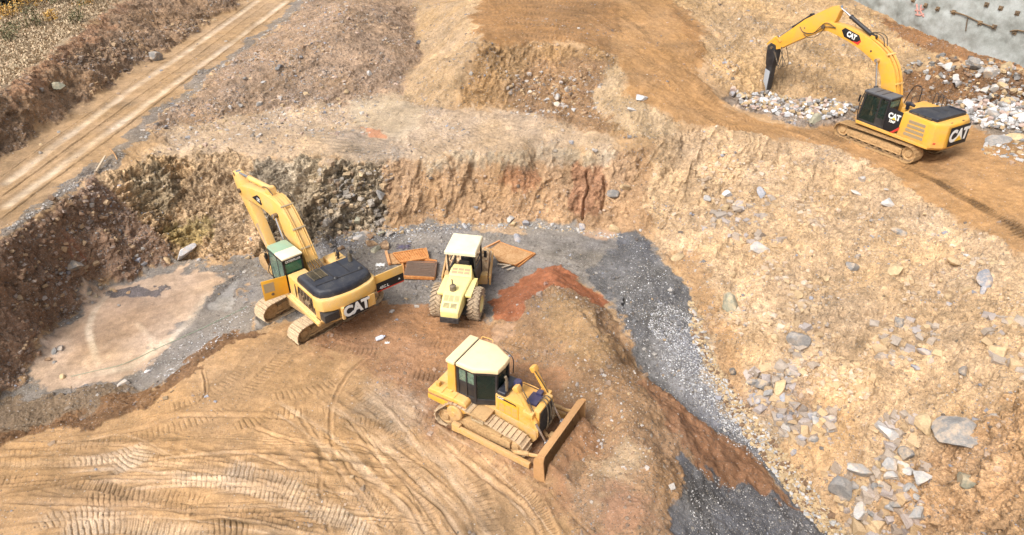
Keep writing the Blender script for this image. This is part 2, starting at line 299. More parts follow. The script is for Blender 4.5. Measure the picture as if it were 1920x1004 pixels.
def smooth_line(pts, n=6):                            # Catmull-Rom
    P = np.array(pts, float); P = np.vstack([2 * P[0] - P[1], P, 2 * P[-1] - P[-2]]); out = []
    for i in range(1, len(P) - 2):
        for k in range(n):
            t = k / n; out.append(.5 * ((2 * P[i]) + (-P[i - 1] + P[i + 1]) * t + (2 * P[i - 1] - 5 * P[i] + 4 * P[i + 1] - P[i + 2]) * t * t + (-P[i - 1] + 3 * P[i] - 3 * P[i + 1] + P[i + 2]) * t ** 3))
    out.append(P[-2]); return [tuple(q) for q in out]
# haul road wheel lanes
rut([(0, 395), (120, 308), (230, 228), (330, 155), (430, 84), (540, 0)], .85, .05, .21)
rut([(0, 352), (110, 268), (250, 165), (400, 62), (485, 0)], .85, .05, .19)
rut([(0, 372), (120, 285), (240, 196), (380, 98), (510, 0)], .16, .06, -.16)
rut([(0, 335), (115, 252), (250, 155), (392, 62), (478, 0)], .12, .04, -.14)
rut([(0, 413), (120, 325), (230, 243), (330, 168), (430, 92), (552, 0)], .14, .05, -.14)
rut([(60, 330), (180, 243), (300, 160), (420, 80)], .08, .03, -.1)
rut([(205, 548), (172, 590), (166, 620), (176, 660), (186, 690)], .5, .0, .22)
rut([(395, 545), (372, 575), (350, 610), (300, 650), (240, 690), (160, 705)], .7, .0, .20)
rut([(250, 600), (290, 640), (270, 680)], .5, .0, .12)
# foreground crawler marks
S_ = smooth_line
band(S_([(60, 985), (160, 968), (290, 985), (400, 1010)]), .62, .19, .05, .5, .13)
band(S_([(300, 895), (390, 900), (470, 915), (560, 945), (640, 985), (690, 1020)]), .6, .19, .055, .5, .15)
band(S_([(90, 868), (180, 862), (250, 845), (285, 835)]), .5, .19, .05, .6, .14)
band(S_([(390, 965), (300, 945), (220, 940), (150, 935)]), .45, .2, .05, .5, -.08)
band(S_([(300, 770), (380, 745), (440, 705), (480, 660)]), .5, .19, .035, 0, .03)
band(S_([(490, 780), (560, 775), (640, 765)]), .55, .22, .05, 0, .02)
band(S_([(500, 745), (560, 738), (640, 715)]), .5, .22, .05, .3, -.02)
band(S_([(330, 860), (420, 862), (500, 850)]), .5, .2, .035, 0, .05)
band(S_([(540, 890), (620, 905), (700, 940), (760, 1004)]), .5, .2, .035, .4, .08)
band(S_([(880, 880), (905, 930), (925, 1004), (935, 1060)]), .55, .21, .06, 0, -.05)
band(S_([(975, 905), (1010, 950), (1030, 1020)]), .5, .21, .05, .2, -.02)
band(S_([(760, 700), (800, 705), (850, 715)]), .55, .21, .05, 0, -.04)
band(S_([(770, 775), (815, 790), (850, 800)]), .5, .2, .06, .2, 0)
band(S_([(770, 820), (740, 812), (700, 795), (640, 790)]), .5, .2, .045, .2, 0)
band(S_([(745, 615), (800, 640), (850, 650)]), .5, .19, .04, 0, -.03)
band(S_([(900, 625), (960, 640), (1010, 655)]), .5, .19, .04, 0, -.04)
band(S_([(1010, 480), (1080, 500), (1140, 520)]), .5, .16, .02, 0, .04)
band(S_([(700, 470), (760, 460), (830, 452)]), .55, .16, .02, 0, .05)
band(S_([(620, 500), (700, 520), (800, 530)]), .55, .16, .02, 0, .04)
band(S_([(1000, 445), (1080, 455), (1150, 470)]), .5, .16, .02, 0, .04)
band(S_([(-60, 900), (120, 905), (300, 925), (480, 965), (620, 1020)]), .5, .19, .03, .3, .03)
band(S_([(-60, 870), (150, 862), (330, 868), (520, 895), (680, 950), (780, 1020)]), .5, .19, .03, .3, .04)
band(S_([(560, 640), (500, 700), (430, 760), (330, 800), (180, 830), (0, 850)]), .5, .19, .03, .1, .02)
band(S_([(840, 830), (930, 880), (1010, 960), (1050, 1040)]), .5, .2, .03, .1, .03)
band(S_([(620, 700), (700, 760), (760, 850), (800, 950), (815, 1040)]), .5, .2, .028, .1, .02)
# long smooth wheel ruts
for q, wd, dp, li in [
    ([(0, 905), (140, 895), (260, 875), (380, 855), (520, 850), (640, 865), (760, 880)], .22, .06, -.05),
    ([(0, 840), (120, 830), (260, 805), (330, 780), (470, 780), (560, 785)], .3, .05, .06),
    ([(0, 925), (90, 915), (170, 895), (240, 885), (330, 880)], .18, .08, -.12),
    ([(0, 940), (130, 945), (260, 950), (400, 965), (540, 990), (640, 1030)], .3, .07, .08),
    ([(0, 870), (120, 872), (240, 868), (340, 872), (460, 890), (600, 900)], .5, .04, .09),
    ([(120, 960), (260, 958), (390, 962), (500, 975), (640, 1010)], .14, .08, -.14),
    ([(560, 860), (620, 880), (690, 900), (760, 940), (800, 1004)], .2, .06, -.03),
    ([(590, 800), (610, 850), (650, 900), (700, 960), (740, 1020)], .35, .04, .08),
    ([(680, 830), (740, 880), (800, 950), (840, 1020)], .3, .04, .07),
    ([(650, 780), (700, 850), (760, 900), (830, 960), (870, 1020)], .18, .05, -.06),
    ([(560, 780), (600, 850), (600, 920), (620, 1020)], .2, .05, -.05),
    ([(730, 830), (800, 880), (870, 940), (900, 1020)], .2, .05, -.06),
    ([(470, 800), (560, 830), (650, 830), (720, 850)], .2, .05, .06),
    ([(700, 660), (640, 720), (620, 800), (640, 900)], .22, .05, .05),
    ([(180, 930), (300, 900), (420, 880), (520, 880)], .25, .05, -.06),
    ([(380, 690), (385, 740), (345, 765), (250, 790)], .12, .05, -.12),
    ([(0, 805), (110, 802), (200, 780), (262, 748), (330, 700), (420, 640)], .3, .1, -.1),
    ([(820, 820), (900, 890), (980, 950), (1020, 1020)], .3, .05, .06),
    ([(640, 960), (560, 930), (470, 900), (380, 885), (300, 880)], .15, .05, -.08)]:
    rut(S_(q), wd, dp, li)
# broad pale and dark streaks where wheels have swept
for i in range(46):
    u0 = random.uniform(470, 860); v0 = random.uniform(720, 860); sl_ = random.uniform(.1, 1.0); L_ = random.uniform(.5, 1.1)
    rut([(u0, v0), (u0 + (70 + 40 * sl_) * L_, v0 + 60 * L_), (u0 + (120 + 100 * sl_) * L_, v0 + 150 * L_), (u0 + (150 + 170 * sl_) * L_, v0 + 250 * L_)], random.uniform(.08, .45), random.uniform(.004, .018), random.uniform(-.08, .13))
for i in range(60):
    v0 = random.uniform(825, 1010); u0 = random.uniform(-100, 420); L_ = random.uniform(.5, 1.2)
    rut(S_([(u0, v0), (u0 + 120 * L_, v0 + random.uniform(-10, 4)), (u0 + 260 * L_, v0 + random.uniform(-12, 14)), (u0 + 420 * L_, v0 + random.uniform(0, 50))], 3), random.uniform(.06, .4), random.uniform(.005, .03), random.uniform(-.12, .14))
band(S_([(100, 1000), (220, 985), (330, 1000), (420, 1030)]), .62, .19, .045, .4, .16)
band(S_([(420, 870), (520, 905), (600, 950), (700, 1010)]), .7, .19, .045, .5, .17)
band(S_([(200, 880), (250, 862), (290, 838)]), .8, .19, .045, .5, .17)
band(S_([(110, 868), (160, 866), (215, 862)]), .4, .19, .04, .5, .12)
band(S_([(165, 905), (225, 920), (300, 938)]), .45, .19, .05, .5, -.12)
band(S_([(380, 985), (430, 990), (480, 1004)]), .6, .2, .055, .5, -.12)
band(S_([(430, 800), (480, 790), (520, 770)]), .5, .2, .045, .3, -.05)
band(S_([(600, 640), (650, 655), (720, 660)]), .5, .2, .035, 0, -.05)
# upper bench marks
for k in range(7):
    band(S_([(900 + 8 * k, 5 + k * 10), (1000, 2 + 11 * k), (1110, 12 + 11 * k)]), .6, .3, .05, 0, random.uniform(-.06, .03))
for du, dv in ((0, 0), (45, -12), (-38, 12), (80, -25)):
    band(S_([(1150 + du, -5 + dv + 20), (1230 + du, 70 + dv + 10), (1300 + du, 150 + dv), (1390 + du, 215 + dv + 5), (1500 + du * .3, 250 + dv * .5), (1600, 300 + dv)]), .6, .24, .05, .3, random.uniform(-.07, .05))
for dv in (0, 16, 40, 56, 84):
    band(S_([(1690 + dv, 310 + dv * .4), (1760 + dv, 345 + dv * .6), (1850 + dv, 400 + dv * .4), (1925 + dv, 455 + dv * .3)]), .55, .24, .07, .2, random.uniform(-.12, .03))
for k in range(6):
    band(S_([(330 + 12 * k, 255 + 6 * k), (480, 245 + 7 * k), (620, 252 + 6 * k), (740, 275 + 4 * k)]), .4, .0001 + 9, 0, 0, .03, 0, .05)
band(S_([(680, 235), (730, 215), (770, 235)]), .7, .25, .06, .4, .06)
band(S_([(700, 250), (740, 195), (745, 180)]), .8, .25, .05, .6, .05)
for k in range(5):
    band(S_([(800, 255 + k * 9), (880, 235 + k * 8), (960, 215 + k * 9)]), .35, .3, .05, .5, random.uniform(-.05, .05))

# ---------------------------------------------------------------- the ground sheet
YC = np.concatenate([np.arange(11.0, 96.0, .1)]); SC = np.linspace(-.8, .8, 180)
SS, YY = np.meshgrid(SC, YC); XX = SS * (.837 * YY + 10); ZZ = base_z(XX, YY)
dep = YY * cP + (CAMH - ZZ) * sP
vv = -((YY * sP + (ZZ - CAMH) * cP) / dep) * FPX * .5333
arc = np.sqrt(np.diff(YY, axis=0) ** 2 + np.diff(ZZ, axis=0) ** 2) * FPX * .5333 / dep[1:]
met = np.abs(np.diff(vv, axis=0)) * .8 + arc * .55
met = blur(met, 3.)
cum = np.vstack([np.zeros((1, len(SC))), np.cumsum(met, axis=0)])
NR, NC = 1180, 1300
scol = np.linspace(-.775, .775, NC)
rows = np.zeros((NR, len(SC)))
for j in range(len(SC)): rows[:, j] = np.interp(np.linspace(0, cum[-1, j], NR), cum[:, j], YC)
ji = (scol - SC[0]) / (SC[1] - SC[0]); j0 = np.clip(ji.astype(int), 0, len(SC) - 2); fr = ji - j0
Yg = rows[:, j0] * (1 - fr) + rows[:, j0 + 1] * fr
# coarse margins all round
exs = np.array([.79, .82, .86, .9, .96, 1.03, 1.12, 1.25, 1.45, 1.75, 2.2, 3.0, 4.5])
sfull = np.concatenate([-exs[::-1], scol, exs])
Yg = np.hstack([np.repeat(Yg[:, :1], len(exs), 1), Yg, np.repeat(Yg[:, -1:], len(exs), 1)])
yn = np.array([-30, -20, -10, -4, 0, 3, 5, 7, 8.5, 9.6, 10.4]); yf = np.array([97, 98.5, 100, 103, 107, 112, 120, 132, 150, 175, 210, 260, 330, 410])
Yg = np.vstack([np.repeat(yn[:, None], Yg.shape[1], 1), Yg, np.repeat(yf[:, None], Yg.shape[1], 1)])
Sg = np.repeat(sfull[None], Yg.shape[0], 0)
Xg = Sg * (.837 * np.maximum(Yg, 4) + 10)
_fl = np.clip((np.maximum(np.abs(Xg), 0) * 0 + 1), 0, 1)
WBX = fbm(Xg * .32, Yg * .32, 400, 3) * .9 + fbm(Xg * 1.3, Yg * 1.3, 404, 3) * .32; WBY = fbm(Xg * .32, Yg * .32, 410, 3) * .9 + fbm(Xg * 1.3, Yg * 1.3, 414, 3) * .32
Zg = base_z(Xg + WBX, Yg + WBY)
nr, nc = Zg.shape
X = Xg.ravel(); Y = Yg.ravel(); Z = Zg.ravel(); N = len(X)
e_ = .3
wbx = WBX.ravel(); wby = WBY.ravel(); Xb = X + wbx; Yb = Y + wby
gxn = (base_z(Xb + e_, Yb) - base_z(Xb - e_, Yb)) / (2 * e_); gyn = (base_z(Xb, Yb + e_) - base_z(Xb, Yb - e_)) / (2 * e_)
NL = np.stack([-gxn, -gyn, np.ones(N)], 1); NL /= np.linalg.norm(NL, axis=1)[:, None]
steep = np.clip((np.hypot(gxn, gyn) - .35) / .6, 0, 1)
# soil per vertex
wx = fbm(X * .9, Y * .9, 40, 4); wy = fbm(X * .9, Y * .9, 50, 4); wx2 = fbm(X * 5, Y * 5, 44, 2); wy2 = fbm(X * 5, Y * 5, 46, 2)
colr = np.tile(soilc((198, 162, 118)), (N, 1)); peb = np.full(N, .5); rock = np.zeros(N); clod = np.full(N, .5)
wh = fbm(X * 3.1, Y * 3.1, 160, 4); wh2 = fbm(X * .8 + 40, Y * .8, 170, 4)
for m_, c_, pb, rk, op, cl, rag, sf in ZN:
    k = bil(m_, GX0, GY0, ZS, X + wbx * min(1, rag * 1.6 + .1) + (wx * .55 + wx2 * .14) * rag, Y + wby * min(1, rag * 1.6 + .1) + (wy * .55 + wy2 * .14) * rag)
    wd_ = .16 + min(sf, .8) * .75
    kk = np.clip((k + (.34 * wh + .22 * wh2) * min(1, rag + .1) - .5) / wd_ + .5, 0, 1) * (k > .01); kk = kk * kk * (3 - 2 * kk) * op
    colr = colr * (1 - kk[:, None]) + c_ * kk[:, None]; peb = peb * (1 - kk) + pb * kk; rock = rock * (1 - kk) + rk * kk; clod = clod * (1 - kk) + cl * kk
rock = np.clip(rock, 0, 1)
# relief
D = fbm(X * .25, Y * .25, 1, 3) * .10 * (.3 + clod) + fbm(X * .9, Y * .9, 5, 4) * .09 * (.25 + clod)
D += (1 - np.abs(fbm(X * 1.7, Y * 1.7, 9, 3))) ** 2 * .07 * clod * (.3 + steep)
D += fbm(X * 5, Y * 5, 15, 3) * .022 * (.2 + clod) + fbm(X * 14, Y * 14, 25, 2) * .009 * (.3 + clod)
a5 = (X * .6 + Y * .8); b5 = (X * .8 - Y * .6)
rg1 = (1 - np.abs(fbm(a5 * .30 + wx * .3, b5 * .85 + wy * .3, 120, 4))) ** 4
D += (rg1 - .35) * .52 * np.clip(rock * 1.2, 0, 1) * (rock > .05)
rg2 = (1 - np.abs(fbm(a5 * 1.1 + wx * .4, b5 * 2.4, 126, 4))) ** 3
D += (rg2 - .4) * .11 * np.clip(rock + .45 * clod, 0, 1)
D += (fbm(a5 * .16 + 3, b5 * .34, 132, 3)) * .55 * np.clip(rock * 1.5, 0, 1) * np.clip(1 - steep, .25, 1)
# gullies and slabs on the steep dirt
D += fbm(X * 1.1, Y * .35 + Z * .3, 70, 3) * .16 * steep
P3 = np.stack([X, Y, Z], 1)
inside = (np.abs(Sg.ravel()) < .79) & (Y > 10.8) & (Y < 97)
def facets(idx, sc, amp, k, rot=.35, wgt=None):
    p = P3[idx].copy(); c, s = math.cos(rot), math.sin(rot)
    q = np.stack([p[:, 0] * c + p[:, 2] * s, p[:, 1], -p[:, 0] * s + p[:, 2] * c], 1) + .25 * np.stack([wx[idx], wy[idx], wx2[idx]], 1)
    i_, t_, e2 = voro(q / np.array(sc), k)
    return i_, t_, e2
tint = np.zeros(N); palew = np.zeros(N)
idx = np.where(inside & (rock > .12))[0]
i1, t1, e1 = facets(idx, (1.5, 1.2, .5), 1, 300)
hr_ = np.clip((rock[idx] - .6) / .3, 0, 1); st_ = (Z[idx] + .28 * X[idx] * np.sin(.1 * X[idx]) * .5 + .12 * Y[idx] + .30 * wx[idx] + .10 * (i1 - .5)) / .42; sw_ = st_ - np.floor(st_); sw_ = np.where(sw_ < .85, sw_ / .85, (1 - sw_) / .15)
D[idx] += (sw_ - .5) * .26 * hr_ * np.clip(steep[idx] + .2, 0, 1); tint[idx] += (.16 * (_h(np.floor(st_).astype(np.int64), np.floor(st_).astype(np.int64) * 0, np.floor(st_).astype(np.int64) * 0, 7) - .5) - .10 * (sw_ < .1)) * hr_
D[idx] += (1 - .55 * hr_) * ((i1 - .5) * .50 + t1 * .8) * rock[idx] ** 1.3 * (.35 + .5 * steep[idx]) - np.exp(-e1 * 22) * .16 * rock[idx] * (.3 + .7 * steep[idx])
i2, t2, e2 = facets(idx, (.5, .42, .2), 1, 340, .5)
D[idx] += ((i2 - .5) * .20 + t2 * .40) * rock[idx] - np.exp(-e2 * 18) * .05 * rock[idx]
tint[idx] += ((i1 - .5) * .30 + (i2 - .5) * .30) * rock[idx]
idx = np.where(inside & (clod > .35))[0]
i3, t3, e3 = facets(idx, (.2, .2, .2), 1, 380, .1)
wv = np.clip(clod[idx] - .25, 0, 1) * np.clip(.5 + 1.4 * fbm(X[idx] * .6, Y[idx] * .6, 133, 3), 0, 1.3)
sel = (i3 > .5)
D[idx] += np.where(sel, (i3 - .5) * .16 * np.clip(e3 * 3.5, 0, 1) + t3 * .10, 0) * wv
tint[idx] += np.where(sel, (i3 - .6) * .25, 0) * wv
# padfoot prints all over the gravel floor
_pm = np.array([hit(*q)[:2] for q in [(500, 500), (640, 446), (800, 424), (1000, 420), (1160, 445), (1150, 560), (1050, 510), (920, 560), (700, 560), (520, 590)]])
pf_ = bil(polymask(_pm, .5), GX0, GY0, ZS, X, Y); qa = (X * .98 + Y * .2 + .25 * wx) / .30; qb = (Y * .98 - X * .2 + .25 * wy) / .26
dm = np.clip(np.cos(qa * 6.283 + np.round(qb) * 3.1416) * .5 + np.cos(qb * 6.283) * .5 - .1, 0, 1); dm = dm * pf_ * np.clip(.7 + 1.6 * fbm(X * .7, Y * .7, 230, 3), 0, 1.3) * inside
D -= .055 * dm; tint -= .10 * dm
# marks
for P, wd, pitch, amp, slant, light, chev, dpt in BANDS:
    x0, y0 = P.min(0) - 1.2; x1, y1 = P.max(0) + 1.2
    ix = np.where(inside & (X > x0) & (X < x1) & (Y > y0) & (Y < y1))[0]
    if not len(ix): continue
    px = X[ix] + .05 * wx[ix] + .025 * wx2[ix]; py = Y[ix] + .05 * wy[ix] + .025 * wy2[ix]
    d, t, s = polydist(P, px, py); hw = wd / 2
    ends = np.clip(t / .5, 0, 1) * np.clip((t.max() - t) / .5, 0, 1)
    m = np.clip((hw - d) / (hw * (.35 if pitch else .8)), 0, 1); m = m * m * (3 - 2 * m) * np.clip(.9 + 1.0 * fbm(px * .9, py * .9, 77, 3) * (1 if pitch else .6), .15, 1.2) * ends
    brm = np.exp(-((d - hw * 1.15) / (hw * .3 + .02)) ** 2) * ends
    if pitch:
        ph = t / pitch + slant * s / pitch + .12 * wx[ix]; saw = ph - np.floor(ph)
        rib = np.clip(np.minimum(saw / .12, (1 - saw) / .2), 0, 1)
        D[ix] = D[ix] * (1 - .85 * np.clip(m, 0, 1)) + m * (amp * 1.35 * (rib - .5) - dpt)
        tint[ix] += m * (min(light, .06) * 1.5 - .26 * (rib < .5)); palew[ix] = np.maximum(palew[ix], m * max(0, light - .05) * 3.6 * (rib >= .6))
    else:
        D[ix] = D[ix] * (1 - .6 * np.clip(m, 0, 1)) - m * dpt
        tint[ix] += m * min(light, .06) * 1.8; palew[ix] = np.maximum(palew[ix], m * max(0, light - .05) * 3.6)
    D[ix] += brm * dpt * .6
# crawlers and tyres press into the ground and push up an edge
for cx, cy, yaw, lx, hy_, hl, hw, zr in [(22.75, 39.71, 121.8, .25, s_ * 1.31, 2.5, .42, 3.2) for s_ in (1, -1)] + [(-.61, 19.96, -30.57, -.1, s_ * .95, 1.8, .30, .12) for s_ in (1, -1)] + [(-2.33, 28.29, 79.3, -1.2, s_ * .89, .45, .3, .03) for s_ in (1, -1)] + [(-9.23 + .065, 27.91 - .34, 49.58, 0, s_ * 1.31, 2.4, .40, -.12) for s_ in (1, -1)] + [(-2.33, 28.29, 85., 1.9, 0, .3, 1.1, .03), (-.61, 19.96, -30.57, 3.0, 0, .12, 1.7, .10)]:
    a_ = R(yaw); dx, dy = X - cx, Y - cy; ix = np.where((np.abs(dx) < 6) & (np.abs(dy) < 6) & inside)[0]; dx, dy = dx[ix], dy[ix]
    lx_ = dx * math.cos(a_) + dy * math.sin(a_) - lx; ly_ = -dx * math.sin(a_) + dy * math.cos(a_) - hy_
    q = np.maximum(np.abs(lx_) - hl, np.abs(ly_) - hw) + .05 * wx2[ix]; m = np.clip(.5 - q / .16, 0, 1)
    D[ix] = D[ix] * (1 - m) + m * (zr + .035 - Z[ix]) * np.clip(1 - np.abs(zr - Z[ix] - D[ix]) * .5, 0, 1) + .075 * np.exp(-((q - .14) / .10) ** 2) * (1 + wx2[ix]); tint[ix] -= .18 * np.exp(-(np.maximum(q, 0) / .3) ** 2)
# soil heaped in front of the dozer blade
a_ = R(-30.57); ix = np.where((np.abs(X + .61) < 7) & (np.abs(Y - 19.96) < 7) & inside)[0]; dx, dy = X[ix] + .61, Y[ix] - 19.96
lx_ = dx * math.cos(a_) + dy * math.sin(a_); ly_ = -dx * math.sin(a_) + dy * math.cos(a_)
hp = .12 + (.72 + .16 * wx[ix]) * np.clip(1 - (lx_ - 3.04) / (1.5 + .3 * wy[ix]), 0, 1) * np.clip((1.72 - np.abs(ly_)) / .35, 0, 1) * (lx_ > 3.02) + .05 * wx2[ix]
D[ix] = np.where(lx_ > 3.02, np.maximum(D[ix], np.where(hp > .2, hp - Z[ix], -9)), D[ix])
# cracks in the orange clay face
for q in ([(1100, 315), (1104, 345), (1096, 372), (1093, 395)], [(1132, 318), (1136, 350), (1130, 385)], [(1172, 560), (1168, 575)]):
    P = np.array([hit(*z)[:2] for z in q]); x0, y0 = P.min(0) - .5; x1, y1 = P.max(0) + .5
    ix = np.where(inside & (X > x0) & (X < x1) & (Y > y0) & (Y < y1))[0]; d, t, s = polydist(P, X[ix] + .06 * wx2[ix], Y[ix])
    D[ix] -= .45 * np.exp(-(d / .055) ** 2)
var = fbm(X * .35, Y * .35, 90, 4) * .30 + fbm(X * 1.6, Y * 1.6, 95, 5) * .26 - .02
strk = fbm(a5 * .5 + wx, b5 * 2.2 + wy, 190, 4); var = var + np.clip(peb - .8, 0, 1) * 5 * (.22 * strk + .25 * fbm(X * 1.1, Y * 1.1, 195, 3))
hue = fbm(X * .5 + 7, Y * .5, 99, 4)
palew = np.clip(palew, 0, .8)[:, None]; colr = colr * (1 - palew) + soilc((226, 206, 178)) * palew
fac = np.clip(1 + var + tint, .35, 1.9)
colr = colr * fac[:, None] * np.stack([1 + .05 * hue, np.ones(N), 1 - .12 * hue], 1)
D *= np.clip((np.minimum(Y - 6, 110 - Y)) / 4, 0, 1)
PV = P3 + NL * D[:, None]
me = bpy.data.meshes.new("ground"); me.vertices.add(N); me.vertices.foreach_set("co", PV.astype(np.float32).ravel())
q0 = (np.arange(nr - 1)[:, None] * nc + np.arange(nc - 1)[None]).ravel()
quads = np.stack([q0, q0 + 1, q0 + nc + 1, q0 + nc], 1).astype(np.int32); nq = len(quads)
me.loops.add(nq * 4); me.loops.foreach_set("vertex_index", quads.ravel())
me.polygons.add(nq); me.polygons.foreach_set("loop_start", np.arange(nq, dtype=np.int32) * 4)
try: me.polygons.foreach_set("loop_total", np.full(nq, 4, np.int32))
except Exception: pass
me.polygons.foreach_set("use_smooth", np.ones(nq, bool))
me.update(calc_edges=True)
ca = me.color_attributes.new("soil", 'FLOAT_COLOR', 'POINT')
ca.data.foreach_set("color", np.hstack([colr, np.ones((N, 1))]).astype(np.float32).ravel())
pa = me.attributes.new("stones", 'FLOAT', 'POINT'); pa.data.foreach_set("value", peb.astype(np.float32))
pa = me.attributes.new("rocky", 'FLOAT', 'POINT'); pa.data.foreach_set("value", np.clip(rock + .12 * (clod > .4), 0, 1).astype(np.float32))
ground = bpy.data.objects.new("ground", me); COL.objects.link(ground); ground["kind"] = "structure"
# height of the finished relief, for setting things down
HZ = base_z(ZX, ZY)
_i = np.clip(((PV[:, 0] - GX0) / ZS + .5).astype(int), 0, zx - 1); _j = np.clip(((PV[:, 1] - GY0) / ZS + .5).astype(int), 0, zy - 1)
_ok = inside & (np.abs(PV[:, 0]) < 61); HZ[_j[_ok], _i[_ok]] = PV[_ok, 2]
def ground_z(x, y): return float(bil(HZ, GX0, GY0, ZS, np.array([x]), np.array([y]))[0])
def hitg(u, v):                                       # sight line meets the finished ground
    p = hit(u, v); d = ray(u, v); d = d / np.linalg.norm(d)
    for _ in range(3): p = p + d * ((p[2] - ground_z(p[0], p[1])) / -d[2]) * .8
    return np.array([p[0], p[1], ground_z(p[0], p[1])])

# ---------------------------------------------------------------- materials
def newmat(name):
    m = bpy.data.materials.new(name); m.use_nodes = True; t = m.node_tree; t.nodes.clear()
    o = t.nodes.new("ShaderNodeOutputMaterial"); b = t.nodes.new("ShaderNodeBsdfPrincipled"); t.links.new(b.outputs[0], o.inputs[0])
    return m, t, b
def N_(t, typ, **kw):
    n = t.nodes.new(typ)
    for k, v in kw.items():
        if k.startswith("i_"):
            n.inputs[k[2:].replace("_", " ")].default_value = v
        else: setattr(n, k, v)
    return n
def noise(t, vec, scale, detail=4, rough=.6):
    n = N_(t, "ShaderNodeTexNoise"); n.inputs["Scale"].default_value = scale; n.inputs["Detail"].default_value = detail; n.inputs["Roughness"].default_value = rough
    t.links.new(vec, n.inputs["Vector"]); return n.outputs["Fac"]
def maprange(t, src, a0, a1, b0, b1):
    n = N_(t, "ShaderNodeMapRange"); t.links.new(src, n.inputs[0])
    for i, v in enumerate((a0, a1, b0, b1)): n.inputs[i + 1].default_value = v
    return n.outputs[0]
def math_(t, op, a_, b_=None, clamp=False):
    n = N_(t, "ShaderNodeMath", operation=op, use_clamp=clamp)
    for i, q in enumerate((a_, b_)):
        if q is None: continue
        if isinstance(q, (int, float)): n.inputs[i].default_value = q
        else: t.links.new(q, n.inputs[i])
    return n.outputs[0]
def mixc(t, fac, c1, c2, mode='MIX'):
    n = N_(t, "ShaderNodeMix", data_type='RGBA', blend_type=mode)
    for i, q in ((0, fac), (6, c1), (7, c2)):
        if isinstance(q, (int, float)): n.inputs[i].default_value = q
        elif isinstance(q, (tuple, list, np.ndarray)): n.inputs[i].default_value = tuple(float(z) for z in q[:3]) + (1,)
        else: t.links.new(q, n.inputs[i])
    return n.outputs[2]
def soil_material():
    m, t, b = newmat("soil"); g = N_(t, "ShaderNodeNewGeometry").outputs["Position"]
    col = N_(t, "ShaderNodeAttribute", attribute_name="soil").outputs["Color"]; pb = N_(t, "ShaderNodeAttribute", attribute_name="stones").outputs["Fac"]
    n1 = noise(t, g, 3.2, 8, .68); n2 = noise(t, g, 19, 5, .7); n3 = noise(t, g, 70, 2, .6)
    c = mixc(t, 1, col, mixc(t, 0, N_(t, "ShaderNodeCombineColor").outputs[0], (1, 1, 1)), 'MULTIPLY')
    f = math_(t, 'MULTIPLY', maprange(t, n1, .3, .7, .76, 1.24), maprange(t, n2, .28, .72, .76, 1.24))
    f = math_(t, 'MULTIPLY', f, maprange(t, n3, .3, .7, .86, 1.14))
    vm = N_(t, "ShaderNodeVectorMath", operation='SCALE'); t.links.new(col, vm.inputs[0]); t.links.new(f, vm.inputs["Scale"]); c = vm.outputs[0]
    hgt = math_(t, 'ADD', math_(t, 'MULTIPLY', n1, .05), math_(t, 'MULTIPLY', n2, .025))
    for sc, thr, hh in ((5.5, .92, .05), (12, .72, .026), (25, .50, .014)):
        v = N_(t, "ShaderNodeTexVoronoi", feature='F1'); v.inputs["Scale"].default_value = sc; v.inputs["Randomness"].default_value = 1; t.links.new(g, v.inputs["Vector"])
        sp = N_(t, "ShaderNodeSeparateColor"); t.links.new(v.outputs["Color"], sp.inputs[0])
        th = math_(t, 'SUBTRACT', 1.12, math_(t, 'MULTIPLY', pb, 1 - thr + .22))
        on = math_(t, 'GREATER_THAN', sp.outputs[0], th)
        sz = maprange(t, sp.outputs[2], 0, 1, .22, .5)
        body = math_(t, 'MULTIPLY', on, maprange(t, math_(t, 'SUBTRACT', sz, v.outputs["Distance"]), 0, .08, 0, 1))
        cr = N_(t, "ShaderNodeValToRGB"); t.links.new(sp.outputs[1], cr.inputs[0]); el = cr.color_ramp.elements
        el[0].color = (.055, .05, .048, 1); el[1].color = (.50, .46, .42, 1); e2 = el.new(.35); e2.color = (.17, .14, .11, 1); e3 = el.new(.7); e3.color = (.30, .26, .21, 1)
        c = mixc(t, math_(t, 'MULTIPLY', body, .62), c, cr.outputs[0])
        hgt = math_(t, 'ADD', hgt, math_(t, 'MULTIPLY', body, hh))
    rk = N_(t, "ShaderNodeAttribute", attribute_name="rocky").outputs["Fac"]
    for sc, hh in ((3.4, .085), (8.0, .045), (17., .02)):
        v = N_(t, "ShaderNodeTexVoronoi", feature='F1'); v.inputs["Scale"].default_value = sc
        mp = N_(t, "ShaderNodeMapping"); mp.inputs["Rotation"].default_value = (.3, .35, .2); mp.inputs["Scale"].default_value = (1, 1, 1.9); t.links.new(g, mp.inputs[0]); t.links.new(mp.outputs[0], v.inputs["Vector"])
        sp = N_(t, "ShaderNodeSeparateColor"); t.links.new(v.outputs["Color"], sp.inputs[0]); k = math_(t, 'MULTIPLY', math_(t, 'SUBTRACT', sp.outputs[0], v.outputs["Distance"]), rk)
        hgt = math_(t, 'ADD', hgt, math_(t, 'MULTIPLY', k, hh))
        vs_ = N_(t, "ShaderNodeVectorMath", operation='SCALE'); t.links.new(c, vs_.inputs[0]); t.links.new(math_(t, 'ADD', 1.0, math_(t, 'MULTIPLY', math_(t, 'SUBTRACT', sp.outputs[1], .5), math_(t, 'MULTIPLY', rk, .42))), vs_.inputs["Scale"]); c = vs_.outputs[0]
    bp = N_(t, "ShaderNodeBump"); bp.inputs["Strength"].default_value = .9; bp.inputs["Distance"].default_value = 1.0
    t.links.new(hgt, bp.inputs["Height"]); t.links.new(bp.outputs[0], b.inputs["Normal"])
    t.links.new(c, b.inputs["Base Color"]); t.links.new(maprange(t, pb, .13, .3, .42, .95), b.inputs["Roughness"]); b.inputs["Specular IOR Level"].default_value = .2
    return m
MSOIL = soil_material(); me.materials.append(MSOIL)
